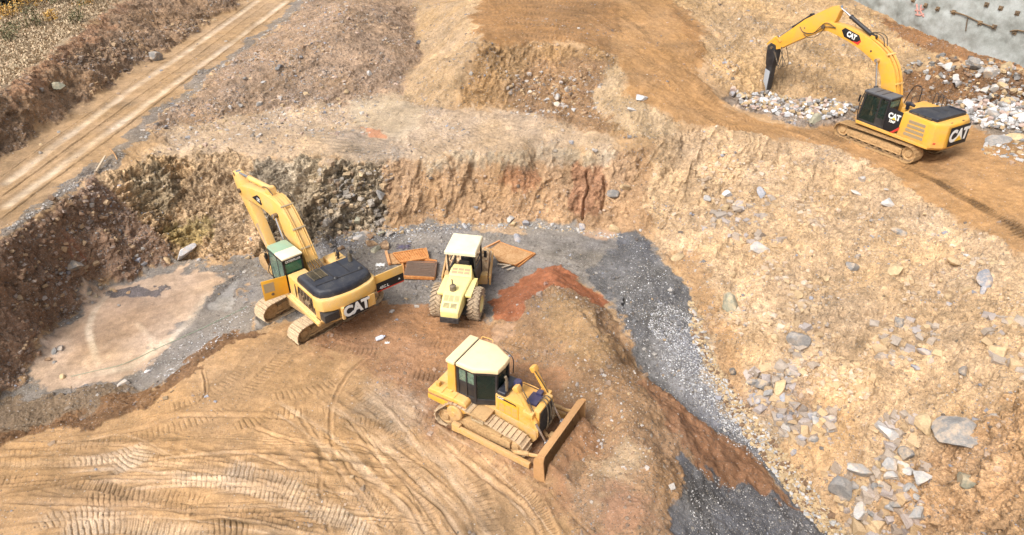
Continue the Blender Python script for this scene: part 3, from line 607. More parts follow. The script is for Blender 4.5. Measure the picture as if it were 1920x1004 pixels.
ROCKW = rock; COSP = cP; SINP = sP
#@@END_TERRAIN

# ---------------------------------------------------------------- paint, metal, glass, rubber
def c_(r, g, b): return tuple(float(x) for x in lin((r, g, b)))
def paint(name, col, rough=.45, dust=.35, dustcol=(186, 160, 124), wear=.25, wearcol=(96, 70, 48), metal=0., dirt=1.0, scale=1.0):
    m, t, b = newmat(name); tc = N_(t, "ShaderNodeTexCoord").outputs["Object"]; ge = N_(t, "ShaderNodeNewGeometry")
    n1 = noise(t, tc, 1.6 * scale, 6, .65); n2 = noise(t, tc, 9 * scale, 5, .7); n3 = noise(t, tc, 40 * scale, 3, .6)
    sx = N_(t, "ShaderNodeSeparateXYZ"); t.links.new(ge.outputs["Normal"], sx.inputs[0])
    up = maprange(t, sx.outputs[2], .2, .95, .0, .45)
    d = math_(t, 'MULTIPLY', math_(t, 'ADD', math_(t, 'ADD', maprange(t, n1, .42, .68, 0, .75), maprange(t, n2, .45, .7, 0, .4)), up), dust * dirt, clamp=True)
    sz_ = N_(t, "ShaderNodeSeparateXYZ"); t.links.new(tc, sz_.inputs[0]); mud = math_(t, 'MULTIPLY', maprange(t, sz_.outputs[2], .7, 2.1, .9, 0), maprange(t, n2, .34, .62, 0, 1)); d = math_(t, 'ADD', d, math_(t, 'MULTIPLY', mud, min(1, dust * 1.3)), clamp=True)
    sp = math_(t, 'MULTIPLY', maprange(t, n3, .60, .66, 0, 1), maprange(t, n1, .5, .6, 0, wear), clamp=True)
    base = mixc(t, maprange(t, n1, .3, .7, 0, 1), tuple(x * .80 for x in c_(*col)), tuple(x * .66 for x in c_(*col)))
    c = mixc(t, d, base, c_(*dustcol)); c = mixc(t, sp, c, c_(*wearcol))
    t.links.new(c, b.inputs["Base Color"]); b.inputs["Metallic"].default_value = metal
    t.links.new(maprange(t, d, 0, .6, rough, .9), b.inputs["Roughness"])
    bp = N_(t, "ShaderNodeBump"); bp.inputs["Strength"].default_value = .25; bp.inputs["Distance"].default_value = .02
    t.links.new(n2, bp.inputs["Height"]); t.links.new(bp.outputs[0], b.inputs["Normal"])
    return m
M = {}
M['yellow_new'] = paint('yellow_paint', (242, 178, 58), .42, .30, wear=.25)
M['yellow_old'] = paint('faded_yellow_paint', (242, 188, 92), .5, .42, (214, 190, 150), .7)
M['yellow_doz'] = paint('dozer_yellow_paint', (240, 174, 68), .5, .42, (208, 180, 132), .55)
M['yellow_rol'] = paint('pale_yellow_paint', (252, 230, 142), .5, .2, (232, 220, 180), .4)
M['yellow_muddy'] = paint('muddy_yellow_paint', (216, 168, 78), .6, .75, (186, 150, 104), .9)
M['orange_panel'] = paint('deep_yellow_paint', (240, 176, 44), .45, .2, wear=.3)
M['cream'] = paint('cream_paint', (255, 242, 206), .5, .08, wear=.25)
M['cream_yellow'] = paint('cream_yellow_paint', (252, 224, 176), .5, .30, (226, 204, 160), .35)
M['mint'] = paint('faded_mint_paint', (140, 182, 156), .6, .25, wear=.2)
M['black'] = paint('black_paint', (30, 30, 36), .45, .16, (120, 112, 102), .1)
M['hood'] = paint('charcoal_hood_paint', (26, 31, 46), .42, .12, (128, 124, 118), .5, (170, 160, 140))
M['grey_roof'] = paint('grey_roof_paint', (84, 88, 96), .55, .25, (140, 134, 126), .1)
M['decal'] = paint('black_decal', (16, 16, 24), .6, .0, wear=.0)
M['white'] = paint('white_lettering', (250, 250, 246), .5, .04, wear=.05)
M['red'] = paint('red_decal', (214, 50, 40), .5, .05)
M['yellow_mark'] = paint('yellow_decal', (250, 200, 40), .5, .0, wear=0)
M['shoe'] = paint('dusty_track_steel', (158, 134, 108), .7, .7, (190, 166, 134), .6, (90, 74, 60))
M['shoe_new'] = paint('muddy_track_steel', (140, 112, 78), .75, .75, (172, 138, 94), .5, (84, 66, 48))
M['steel_dark'] = paint('dark_running_gear', (78, 66, 54), .7, .7, (150, 122, 88), .5, (40, 34, 30))
M['mudgear'] = paint('mud_caked_steel', (156, 124, 84), .85, .8, (180, 146, 102), .5, (90, 66, 44))
M['blade'] = paint('scraped_blade_steel', (184, 138, 84), .6, .7, (176, 134, 90), .9, (120, 92, 70))
M['chrome'] = paint('chrome_rod', (225, 225, 228), .18, .05, metal=.9, wear=0)
M['grille'] = paint('grille_grey', (168, 150, 118), .7, .4)
M['grille_dark'] = paint('dark_grille', (70, 66, 56), .7, .4, (150, 130, 96))
M['hose'] = paint('black_rubber_hose', (34, 32, 32), .6, .3)
M['rubber'] = paint('dusty_tyre_rubber', (132, 116, 98), .85, .65, (176, 154, 126), .3, (90, 80, 70))
M['exhaust'] = paint('exhaust_steel', (120, 112, 98), .5, .4, metal=.4)
M['hammer_grey'] = paint('worn_steel', (176, 182, 190), .45, .3, (190, 186, 180), .6, (100, 100, 104), metal=.3)
M['drum'] = paint('dusty_drum_steel', (184, 154, 118), .8, .7, (206, 178, 142), .8, (140, 96, 66))
M['rust'] = paint('rusty_steel', (186, 106, 42), .85, .4, (206, 150, 92), 1.0, (120, 62, 28))
M['rust_brown'] = paint('brown_rusty_steel', (164, 108, 56), .85, .35, (196, 160, 116), .8, (116, 66, 34))
M['grate_grey'] = paint('grey_grating', (140, 122, 110), .8, .4, (120, 96, 80), .5)
M['timber'] = paint('pale_timber', (222, 206, 184), .8, .3)
M['orange_timber'] = paint('orange_painted_timber', (232, 150, 84), .7, .3)
M['blue_dark'] = paint('navy_plastic', (40, 46, 92), .4, .1)
M['seat'] = paint('dark_seat_fabric', (52, 50, 52), .9, .1)
def glassmat(name, col, alpha):
    m, t, b = newmat(name); b.inputs["Base Color"].default_value = c_(*col) + (1,); b.inputs["Roughness"].default_value = .06
    b.inputs["Alpha"].default_value = alpha; b.inputs["IOR"].default_value = 1.5
    tc = N_(t, "ShaderNodeTexCoord").outputs["Object"]; n = noise(t, tc, 3, 4, .6); t.links.new(mixc(t, maprange(t, n, .4, .7, 0, .8), c_(*col), tuple(x * 1.8 for x in c_(*col))), b.inputs["Base Color"])
    return m
M['glass'] = glassmat('dark_green_glass', (24, 38, 34), .58)
M['glass_green'] = glassmat('green_rear_glass', (40, 92, 74), .8)
M['glass_grey'] = glassmat('grey_green_glass', (92, 112, 98), .7)

# ---------------------------------------------------------------- modelling helpers
class P:
    def __init__(s): s.bm = bmesh.new()
    def prism(s, prof, a, b, axis='y'):               # profile extruded along an axis
        def mk(p, q):
            return {'y': (p[0], q, p[1]), 'x': (q, p[0], p[1]), 'z': (p[0], p[1], q)}[axis]
        A = [s.bm.verts.new(mk(p, a)) for p in prof]; B = [s.bm.verts.new(mk(p, b)) for p in prof]
        n = len(prof); s.bm.faces.new(A); s.bm.faces.new(B[::-1])
        for i in range(n): s.bm.faces.new((A[i - 1], A[i], B[i], B[i - 1]))
        return s
    def box(s, x0, x1, y0, y1, z0, z1): return s.prism([(x0, y0), (x1, y0), (x1, y1), (x0, y1)], z0, z1, 'z')
    def loft(s, secs):                                # list of rings (same count), closed solid
        V = [[s.bm.verts.new(p) for p in r] for r in secs]; n = len(V[0])
        for a_, b_ in zip(V[:-1], V[1:]):
            for i in range(n): s.bm.faces.new((a_[i - 1], a_[i], b_[i], b_[i - 1]))
        s.bm.faces.new(V[0][::-1]); s.bm.faces.new(V[-1]); return s
    def obox(s, c, ax, sz):                           # oriented box: centre, 3 axes, sizes
        c = Vector(c); ax = [Vector(q).normalized() for q in ax]; v = []
        for i in (-1, 1):
            for j in (-1, 1):
                for k in (-1, 1): v.append(s.bm.verts.new(c + ax[0] * i * sz[0] / 2 + ax[1] * j * sz[1] / 2 + ax[2] * k * sz[2] / 2))
        for f in ((0, 1, 3, 2), (4, 6, 7, 5), (0, 4, 5, 1), (2, 3, 7, 6), (0, 2, 6, 4), (1, 5, 7, 3)): s.bm.faces.new([v[i] for i in f])
        return s
    def bar(s, p, q, w, h, up=(0, 0, 1)):
        p, q = Vector(p), Vector(q); d = (q - p); u = Vector(up); sd = d.cross(u)
        if sd.length < 1e-4: sd = d.cross(Vector((0, 1, 0)))
        sd.normalize(); u = sd.cross(d).normalized()
        return s.obox((p + q) / 2, (d, sd, u), (d.length, w, h))
    def cyl(s, p, q, r, r2=None, n=20):
        p, q = Vector(p), Vector(q); r2 = r if r2 is None else r2; d = (q - p).normalized()
        a_ = d.orthogonal().normalized(); b_ = d.cross(a_)
        A = [s.bm.verts.new(p + (a_ * math.cos(t) + b_ * math.sin(t)) * r) for t in np.linspace(0, 2 * math.pi, n, endpoint=False)]
        B = [s.bm.verts.new(q + (a_ * math.cos(t) + b_ * math.sin(t)) * r2) for t in np.linspace(0, 2 * math.pi, n, endpoint=False)]
        for i in range(n): s.bm.faces.new((A[i - 1], A[i], B[i], B[i - 1]))
        s.bm.faces.new(A[::-1]); s.bm.faces.new(B); return s
    def lathe(s, c, ax, prof, n=24):                  # prof: (along, radius)
        c = Vector(c); d = Vector(ax).normalized(); a_ = d.orthogonal().normalized(); b_ = d.cross(a_)
        return s.loft([[c + d * z + (a_ * math.cos(t) + b_ * math.sin(t)) * r for t in np.linspace(0, 2 * math.pi, n, endpoint=False)] for z, r in prof])
    def tube(s, pts, r, n=8, sm=5):
        pts = [Vector(q) for q in pts]
        if sm > 1 and len(pts) > 2:
            Q = [2 * pts[0] - pts[1]] + pts + [2 * pts[-1] - pts[-2]]; o = []
            for i in range(1, len(Q) - 2):
                for k in range(sm):
                    t = k / sm; o.append(.5 * ((2 * Q[i]) + (Q[i + 1] - Q[i - 1]) * t + (2 * Q[i - 1] - 5 * Q[i] + 4 * Q[i + 1] - Q[i + 2]) * t * t + (3 * Q[i] - Q[i - 1] - 3 * Q[i + 1] + Q[i + 2]) * t ** 3))
            pts = o + [pts[-1]]
        rings = []; prev = None
        for i, p in enumerate(pts):
            d = (pts[min(i + 1, len(pts) - 1)] - pts[max(i - 1, 0)]).normalized()
            a_ = d.orthogonal().normalized() if prev is None else (prev - d * prev.dot(d)).normalized()
            prev = a_; b_ = d.cross(a_); rings.append([p + (a_ * math.cos(t) + b_ * math.sin(t)) * r for t in np.linspace(0, 2 * math.pi, n, endpoint=False)])
        return s.loft(rings)
    def done(s, name, mat, parent=None, bevel=.015, smooth=False, xf=None, seg=2):
        bmesh.ops.recalc_face_normals(s.bm, faces=s.bm.faces)
        if bevel and not smooth:
            eds = [e for e in s.bm.edges if len(e.link_faces) == 2 and e.calc_face_angle(0) > .5]
            if len(eds) < 4000: bmesh.ops.bevel(s.bm, geom=eds, offset=bevel, segments=seg, affect='EDGES', clamp_overlap=True, profile=.6)
        if xf is not None: s.bm.transform(xf)
        m = bpy.data.meshes.new(name); s.bm.to_mesh(m); s.bm.free()
        for p in m.polygons: p.use_smooth = True
        m.set_sharp_from_angle(angle=R(38))
        m.materials.append(M[mat] if isinstance(mat, str) else mat)
        o = bpy.data.objects.new(name, m); COL.objects.link(o)
        if parent: o.parent = parent
        return o
def pins(parent, lst, name="pin", mat='steel_dark'):
    for a_, b_, r in lst: P().cyl(a_, b_, r).done(name, mat, parent, 0)
def thing(name, label, cat, loc, rz=0, group=None, rot=None):
    o = bpy.data.objects.new(name, None); COL.objects.link(o); o.location = loc; o.rotation_euler = rot if rot else (0, 0, rz)
    o.empty_display_size = .3; o["label"] = label; o["category"] = cat
    if group: o["group"] = group
    return o
def tag(o, label, cat, group=None):
    o["label"] = label; o["category"] = cat
    if group: o["group"] = group
    return o
def lettering(txt, size, origin, ex, ey, mat, parent, name='lettering', embolden=.0, depth=.008, widthscale=1.0):
    cu = bpy.data.curves.new("t", 'FONT'); cu.body = txt; cu.size = size; cu.extrude = depth / 2; cu.offset = embolden; cu.align_x = 'CENTER'; cu.align_y = 'CENTER'
    ob = bpy.data.objects.new("t", cu); COL.objects.link(ob); bpy.context.view_layer.update()
    m = bpy.data.meshes.new_from_object(ob.evaluated_get(bpy.context.evaluated_depsgraph_get())); bpy.data.objects.remove(ob)
    ex = Vector(ex).normalized(); ey = Vector(ey).normalized(); ez = ex.cross(ey)
    mt = Matrix.Translation(Vector(origin)) @ Matrix((ex, ey, ez)).transposed().to_4x4() @ Matrix.Diagonal((widthscale, 1, 1, 1))
    m.transform(mt); m.name = name; m.materials.clear(); m.materials.append(M[mat])
    o = bpy.data.objects.new(name, m); COL.objects.link(o); o.parent = parent; return o
def quadpanel(pts, th, name, mat, parent, bevel=.004):   # planar polygon with thickness (outwards = first normal)
    pts = [Vector(q) for q in pts]; n = (pts[1] - pts[0]).cross(pts[2] - pts[0]).normalized()
    return P().loft([[q for q in pts], [q + n * th for q in pts]]).done(name, mat, parent, bevel)
def hull2(pts):
    pts = sorted(set(pts)); lo = []; up = []
    for seq, out in ((pts, lo), (pts[::-1], up)):
        for p in seq:
            while len(out) > 1 and (out[-1][0] - out[-2][0]) * (p[1] - out[-2][1]) - (out[-1][1] - out[-2][1]) * (p[0] - out[-2][0]) <= 0: out.pop()
            out.append(p)
    return lo[:-1] + up[:-1]
def belt_path(circles, sag=0):
    pts = []
    for x, z, r in circles: pts += [(round(x + r * math.cos(t), 5), round(z + r * math.sin(t), 5)) for t in np.linspace(0, 2 * math.pi, 72, endpoint=False)]
    h = hull2(pts); h.append(h[0]); return h
def crawler(parent, circles, yc, width, pitch, mat, grousers=3, gh=.025, xf=None, linkw=.3):
    h = np.array(belt_path(circles)); seg = np.hypot(*np.diff(h, axis=0).T); cum = np.concatenate([[0], np.cumsum(seg)]); n = int(round(cum[-1] / pitch)); pt = cum[-1] / n
    p = P(); th = .035
    for i in range(n):
        a_, b_ = i * pt, (i * pt + pt * .95); A = np.array([np.interp(a_, cum, h[:, k]) for k in (0, 1)]); B = np.array([np.interp(b_ % cum[-1], cum, h[:, k]) for k in (0, 1)])
        d = B - A; l = np.hypot(*d); d = d / l; nn = np.array([d[1], -d[0]])
        prof = [(0, -th), (0, 0)]
        if grousers == 3: g = [(.06, gh), (.12, gh), (.22, 0), (.42, 0), (.48, gh * .8), (.54, gh * .8), (.62, 0), (.84, 0), (.90, gh), (.96, gh), (1, 0)]
        else: g = [(.02, gh), (.12, gh), (.2, 0), (1, 0)]
        prof += [(q[0] * l, q[1]) for q in g] + [(l, -th)]
        pts = [tuple(A + d * q[0] + nn * q[1]) for q in prof]; j = random.uniform(-.006, .006)
        p.prism(pts, yc - width / 2 + j, yc + width / 2 + j)
    tr = p.done("crawler_track", mat, parent, 0, xf=xf)
    q = P(); inner = [(x, z, r - .05) for x, z, r in circles]; hi = belt_path(inner)[:-1]; inn2 = belt_path([(x, z, r - .14) for x, z, r in circles])[:-1]
    for path in (hi,):
        cx, cz = np.mean(path, axis=0)
        for s_ in (-1, 1):
            A = [q.bm.verts.new((x, yc + s_ * linkw / 2 - .03, z)) for x, z in path]; B = [q.bm.verts.new((x, yc + s_ * linkw / 2 + .03, z)) for x, z in path]
            ins = []
            for i in range(len(path)):
                t_ = np.array(path[(i + 1) % len(path)]) - np.array(path[i - 1]); t_ = t_ / (np.hypot(*t_) + 1e-9); nn = np.array([-t_[1], t_[0]]) * .09; ins.append((path[i][0] + nn[0], path[i][1] + nn[1]))
            C_ = [q.bm.verts.new((x, yc + s_ * linkw / 2 - .03, z)) for x, z in ins]; D_ = [q.bm.verts.new((x, yc + s_ * linkw / 2 + .03, z)) for x, z in ins]
            for i in range(len(path)):
                q.bm.faces.new((A[i - 1], A[i], B[i], B[i - 1])); q.bm.faces.new((C_[i - 1], C_[i], D_[i], D_[i - 1]))
                q.bm.faces.new((A[i - 1], A[i], C_[i], C_[i - 1])); q.bm.faces.new((B[i - 1], B[i], D_[i], D_[i - 1]))
    q.done("chain", 'steel_dark', tr, 0, xf=xf)
    return tr
def wheel(c, r, w, name, mat, parent, xf=None, hub=.4, teeth=0):
    x, y, z = c; p = P(); h = w / 2
    p.lathe((x, y, z), (0, 1, 0), [(-h, r * .75), (-h, r), (h, r), (h, r * .82), (h * .6, r * .78), (h * .6, r * hub * 1.15), (h * 1.15, r * hub), (h * 1.15, .01)], 28)
    for k in range(teeth):
        t = 2 * math.pi * k / teeth; p.obox((x + math.cos(t) * r * 1.03, y, z + math.sin(t) * r * 1.03), ((math.cos(t), 0, math.sin(t)), (0, 1, 0), (-math.sin(t), 0, math.cos(t))), (.08, w * .5, .06))
    return p.done(name, mat, parent, .006, xf=xf)

def undercarriage(root, circles, gauge, width, pitch, smat, fmat, xf, dz):
    for s in (1, -1):
        yc = s * gauge / 2
        tr = crawler(root, circles, yc, width, pitch, smat, 3, .03, xf)
        (xa, za, ra), (xb, zb, rb) = circles[0], circles[1]
        wheel((xa, yc, za), ra - .10, .34, "sprocket", fmat, tr, xf if s > 0 else xf @ Matrix.Translation((0, 2 * yc, 0)) @ Matrix.Diagonal((1, -1, 1, 1)), .45, 18)
        wheel((xb, yc, zb), rb - .10, .34, "idler", fmat, tr, xf if s > 0 else xf @ Matrix.Translation((0, 2 * yc, 0)) @ Matrix.Diagonal((1, -1, 1, 1)), .5)
        n = 8
        for k in range(n):
            x = xa + (xb - xa) * (k + 1.1) / (n + 1.2); P().cyl((x, yc - .2, .24), (x, yc + .2, .24), .13, n=14).cyl((x, yc - .25, .24), (x, yc + .25, .24), .06, n=10).done("track_roller", 'steel_dark', tr, 0, xf=xf)
        f = P(); lo, hi = .34, .72
        f.prism([(xa + .45 * (1 if xb > xa else -1), lo), (xb - .35 * (1 if xb > xa else -1), lo), (xb - .35 * (1 if xb > xa else -1), hi - .06), ((xa + xb) / 2 + .9, hi), ((xa + xb) / 2 - .9, hi), (xa + .45 * (1 if xb > xa else -1), hi - .06)], yc - .2, yc + .2)
        for x in np.arange(-1.5, 1.6, .75): f.box(x - .16, x + .16, yc - .235, yc + .235, .42, .60)
        f.box(-1.75, 1.75, yc - .26, yc - .20, .30, .36); f.box(-1.75, 1.75, yc + .20, yc + .26, .30, .36)
        f.done("track_frame", fmat, root, .012, xf=xf)
    b = P(); b.prism([(-.9, -.8), (.9, -.8), (1.1, -gauge / 2 + .1), (1.1, gauge / 2 - .1), (.9, .8), (-.9, .8), (-1.1, gauge / 2 - .1), (-1.1, -gauge / 2 + .1)], .5, .88, 'z')
    b.done("car_body", fmat, root, .02, xf=xf)
    P().cyl((0, 0, .88), (0, 0, 1.16 + dz), .72, n=32).cyl((0, 0, 1.0), (0, 0, 1.08), .82, n=32).done("slew_ring", 'steel_dark', root, 0, xf=xf)

def boom_part(root, prof, hw, name, mat, plates=()):
    p = P(); p.prism(prof, -hw, hw)
    o = p.done(name, mat, root, .025, seg=2)
    return o
def ram(root, a_, b_, split, rb, rr, name='hydraulic_cylinder', barrel='yellow_new', rod='chrome'):
    a_, b_ = Vector(a_), Vector(b_); m_ = a_.lerp(b_, split); d = (b_ - a_).normalized()
    o = P().cyl(a_, m_, rb, n=18).cyl(m_ - d * .06, m_ + d * .02, rb * 1.18, n=18).cyl(a_ - Vector((0, .12, 0)), a_ + Vector((0, .12, 0)), rb * 1.1, n=14).done(name, barrel, root, 0)
    P().cyl(m_, b_, rr, n=14).cyl(b_ - Vector((0, .13, 0)), b_ + Vector((0, .13, 0)), rr * 1.9, n=14).done("piston_rod", rod, o, 0)
    return o
def handrail(root, pts, r=.02, mat='black'): return P().tube(pts, r, 6, 3).done("handrail", mat, root, 0)
def logo_side(root, q0, ex, ey, w, h, txts, lean=0, red=True, sign=1, name='logo_panel'): pass
def cat_plate(root, corners, nrm, size, name='logo_plate', tri='yellow_mark', cx=None, wscale=.92):
    # black plate with white lettering, yellow triangle below the middle letter
    c = [Vector(q) for q in corners]; n = Vector(nrm).normalized()
    pl = P().loft([[q for q in c], [q + n * .02 for q in c]]).done(name, 'decal', root, .004)
    ex = ((c[1] - c[0]) + (c[2] - c[3])).normalized(); ey = n.cross(ex).normalized(); o = sum(c, Vector()) / 4 + n * .026
    h = ((c[3] - c[0]).length + (c[2] - c[1]).length) / 2
    lettering("CAT", size, o, ex, ey, 'white', pl, embolden=size * .05, widthscale=wscale)
    if tri:
        b = o - ey * size * .335 + n * .008 + ex * size * .02
        P().loft([[b + ex * size * .36 - ey * 0, b + ey * size * .34, b - ex * size * .36], [b + n * .006 + ex * size * .36, b + n * .006 + ey * size * .34, b + n * .006 - ex * size * .36]]).done("triangle_mark", tri, pl, 0)
    return pl

# ---------------------------------------------------------------- excavator with the breaker hammer (upper bench)
def big_excavator():
    gz = 3.2
    root = thing("tracked_excavator", "bright yellow excavator with dark cab and black breaker hammer working on the upper bench", "excavator", (22.75, 39.71, gz), R(120.29))
    xf = Matrix.Translation((.25, 0, 0)) @ Matrix.Rotation(R(1.5), 4, 'Z')
    undercarriage(root, [(-2.18, .54, .50), (2.18, .50, .46)], 2.62, .80, .206, 'shoe_new', 'mudgear', xf, 0)
    # revolving deck
    P().prism([(-2.9, -1.45), (1.72, -1.45), (1.72, 1.5), (-2.9, 1.5)], 1.16, 1.36, 'z').done("deck", 'yellow_new', root, .03)
    P().box(-1.5, 1.3, -1.1, 1.1, 1.08, 1.16).done("belly_frame", 'steel_dark', root, .01)
    cw = [(-2.55, 1.5), (-3.02, 1.5), (-3.42, .95), (-3.52, 0), (-3.42, -.95), (-3.02, -1.5), (-2.55, -1.5)]
    sh = lambda k, dx: [(x + dx if x < -2.6 else x, y * k) for x, y in cw]
    cwo = P().loft([[(x, y, z) for x, y in sh(k, dx)] for z, k, dx in ((1.12, .93, .16), (1.3, 1, 0), (2.5, 1, .02), (2.62, .985, .06), (2.68, .96, .14))]).done("counterweight", 'yellow_new', root, .03, seg=3)
    P().obox((-3.12, 1.37, 1.56), ((-.4, -.55, 0), (.55, -.4, 0), (0, 0, 1)), (.14, .02, .09)).done("reflector", 'red', cwo, .004)
    P().obox((-3.30, .62, 2.675), ((1, 0, 0), (0, 1, 0), (0, 0, 1)), (.06, .16, .03)).done("lifting_eye", 'steel_dark', cwo, .004)
    P().obox((-3.36, -.3, 2.675), ((1, 0, 0), (0, 1, 0), (0, 0, 1)), (.06, .16, .03)).done("lifting_eye", 'steel_dark', cwo, .004)
    cat_plate(root, [(-3.44, .80, 1.42), (-3.50, -1.0, 1.32) if False else (-3.50, -.62, 1.36), (-3.50, -.50, 2.5), (-3.46, .95, 2.52)][0:4] if False else [(-3.505, .72, 1.36), (-3.525, -.92, 1.36), (-3.525, -.86, 2.5), (-3.505, .9, 2.5)], (-1, 0, 0), .92)
    # side bodies
    P().prism([(-2.6, 1.36), (-.98, 1.36), (-.98, 2.72), (-2.6, 2.66)], .55, 1.5).done("engine_side_body", 'yellow_new', root, .03)
    P().box(-2.6, -.25, -1.5, .55, 1.36, 2.6).done("engine_housing", 'yellow_new', root, .03)
    P().box(-1.0, -.15, -1.48, -.5, 1.36, 2.45).done("fuel_tank", 'yellow_new', root, .04)
    P().prism([(-.15, 1.36), (1.45, 1.36), (1.45, 1.75), (.9, 2.1), (-.15, 2.2)], -1.48, -.6).done("tool_box", 'yellow_new', root, .03)
    for i in range(4):
        z0 = 1.52 + i * .245; x0 = -2.5 + .02 * i; x1 = -1.45 + .12 * (3 - i) * .3
        lou = P().box(x0, x1, 1.5, 1.512, z0, z0 + .17)
        for k in range(5): lou.box(x0 + .01, x1 - .01, 1.512, 1.522, z0 + .012 + k * .033, z0 + .028 + k * .033)
        lou.done("louvre", 'grille', root, 0)
    # black side panel, red stripe, lettering
    pl = P().prism([(-.08, 1.38), (-.62, 1.38), (-.98, 1.72), (-1.02, 2.66), (-.08, 2.72)], 1.46, 1.515).done("side_panel", 'decal', root, .008)
    P().prism([(-.52, 1.375), (-.74, 1.375), (-1.03, 1.66), (-1.03, 1.84), (-.66, 1.46)], 1.505, 1.525).done("red_stripe", 'red', pl, .002)
    o = (-.56, 1.521, 2.28); ex, ey = (-1, 0, 0), (0, 0, 1)
    lettering("CAT", .44, o, ex, ey, 'white', pl, embolden=.022, widthscale=.85)
    P().prism([(-.42, 2.12), (-.71, 2.12), (-.57, 2.27)], 1.525, 1.532).done("triangle_mark", 'yellow_mark', pl, 0)
    lettering("336F", .2, (-.5, 1.521, 1.98), ex, ey, 'white', pl, embolden=.006)
    # hood
    hd = P()
    hd.prism([(-1.15, 1.32), (-2.86, 1.26), (-2.95, -1.22), (-1.9, -1.3), (-1.45, -.1), (-1.2, .35)], 2.64, 2.86, 'z').done("hood", 'hood', root, .05, seg=3)
    hv = bpy.data.objects[-1] if False else None
    for k in range(3):
        x0 = -1.35 - k * .42; P().box(x0 - .34, x0, 1.305, 1.33, 2.70, 2.80).done("hood_vent", 'grille_dark', root, .004)
    P().box(-2.2, -1.75, .05, .14, 2.861, 2.868).done("hood_slot", 'black', root, 0)
    P().box(-2.35, -2.1, -.5, -.3, 2.861, 2.87).done("hood_slot", 'black', root, 0)
    P().box(-2.88, -2.0, -1.2, -1.06, 2.861, 2.9).done("hood_ridge", 'hood', root, .01)
    P().cyl((-.62, .62, 2.6), (-.62, .62, 2.86), .1, n=18).cyl((-.62, .62, 2.86), (-.62, .62, 3.0), .17, n=18).cyl((-.75, .62, 2.92), (-1.0, .62, 2.9), .08).done("air_precleaner", 'hood', root, .0)
    # cab
    x0, x1, y0, y1, z0, z1 = -.06, 1.72, .5, 1.5, 1.36, 3.16
    cab = P().box(x0, x1, y0, y1, 1.36, 1.5).done("cab", 'black', root, .02)
    fr = P(); pw = .055
    fp = lambda x, z: x - .0
    for (xa, ya) in ((x0, y0), (x0, y1 - pw * 1.6), (x1, y0), (x1, y1 - pw * 1.6)):
        xt = xa if xa == x0 else 1.55
        for dummy in (0,): fr.bar((xa + (pw if xa == x0 else -pw), ya + pw, 1.45), (xt + (pw if xa == x0 else -pw), ya + pw, 3.1), .1, .1, (1, 0, 0))
    fr.bar((.55, y1 - .05, 1.45), (.55, y1 - .05, 3.1), .07, .1, (1, 0, 0))
    fr.bar((x0, y1 - .045, 2.2), (x1 - .02, y1 - .045, 2.2), .06, .05)
    for y in (y0 + .05, y1 - .05): fr.bar((x0, y, 3.06), (1.58, y, 3.06), .09, .1); 
    for x in (x0 + .05, 1.53): fr.bar((x, y0, 3.06), (x, y1, 3.06), .09, .1)
    fr.box(x0, x0 + .08, y0, y1, 1.45, 2.6)
    fr.done("cab_frame", 'black', cab, .012)
    P().prism([(x0 - .06, y0 - .02), (1.62, y0 - .02), (1.66, y1 + .02), (x0 - .06, y1 + .03)], 3.11, 3.22, 'z').done("cab_roof", 'grey_roof', cab, .03)
    P().box(.55, .60, y0 + .03, y1 - .03, 3.221, 3.24).box(1.02, 1.06, y0 + .03, y1 - .03, 3.221, 3.24).done("roof_rib", 'hood', cab, .004)
    P().box(.62, x1 - .1, y1 - .02, y1 - .008, 1.5, 2.98).done("door_window", 'glass', cab, 0)
    P().box(x0 + .08, .5, y1 - .02, y1 - .008, 1.9, 2.98).done("side_window", 'glass', cab, 0)
    P().box(x0 + .08, .5, y1 - .025, y1 - .01, 1.45, 1.9).done("lower_side", 'black', cab, 0)
    quadpanel([(x1 - .02, y0 + .1, 1.5), (x1 - .02, y1 - .1, 1.5), (1.56, y1 - .1, 3.02), (1.56, y0 + .1, 3.02)], .012, "windscreen", 'glass', cab)
    P().box(x0 - .004, x0 + .008, y0 + .12, y1 - .12, 2.62, 3.0).done("rear_window", 'glass_grey', cab, 0)
    P().box(x0 + .1, 1.5, y0 + .01, y0 + .02, 1.9, 2.98).done("inner_window", 'glass', cab, 0)
    P().box(.2, .75, .75, 1.25, 1.75, 1.92).box(.12, .28, .75, 1.25, 1.9, 2.6).box(.14, .26, .88, 1.12, 2.62, 2.8).done("seat", 'seat', cab, .03)
    g = P(); 
    for y in (y0 + .08, y1 - .1): g.tube([(x1 + .05, y, 1.5), (x1 + .12, y, 2.2), (1.68, y, 3.05), (1.55, y, 3.26)], .025, 6)
    for z_, xx in ((1.6, x1 + .06), (2.15, x1 + .11), (2.7, x1 + .06), (3.05, x1 - .02)): g.bar((xx, y0 + .08, z_), (xx, y1 - .1, z_), .03, .03)
    g.done("front_guard", 'black', cab, 0)
    # boom
    prof = [(.05, 1.75), (.55, 1.65), (1.05, 2.0), (1.45, 3.0), (1.72, 3.75), (2.05, 4.22), (2.7, 4.6), (3.55, 4.93), (4.4, 5.16), (5.2, 5.32), (5.95, 5.42), (6.45, 5.38), (6.6, 5.62), (6.45, 5.86), (5.9, 5.97), (4.8, 5.95), (3.9, 5.85), (3.0, 5.62), (2.3, 5.36), (1.65, 4.98), (1.1, 4.42), (.75, 3.8), (.45, 3.0), (.1, 2.2)]
    bm_ = boom_part(root, prof, .29, "boom", 'yellow_new')
    pins(bm_, [((2.13, -.5, 4.63), (2.13, .5, 4.63), .1), ((.3, -.5, 1.95), (.3, .5, 1.95), .13), ((6.3, -.4, 5.62), (6.3, .4, 5.62), .12), ((2.75, -.31, 5.0), (2.75, .31, 5.0), .06)])
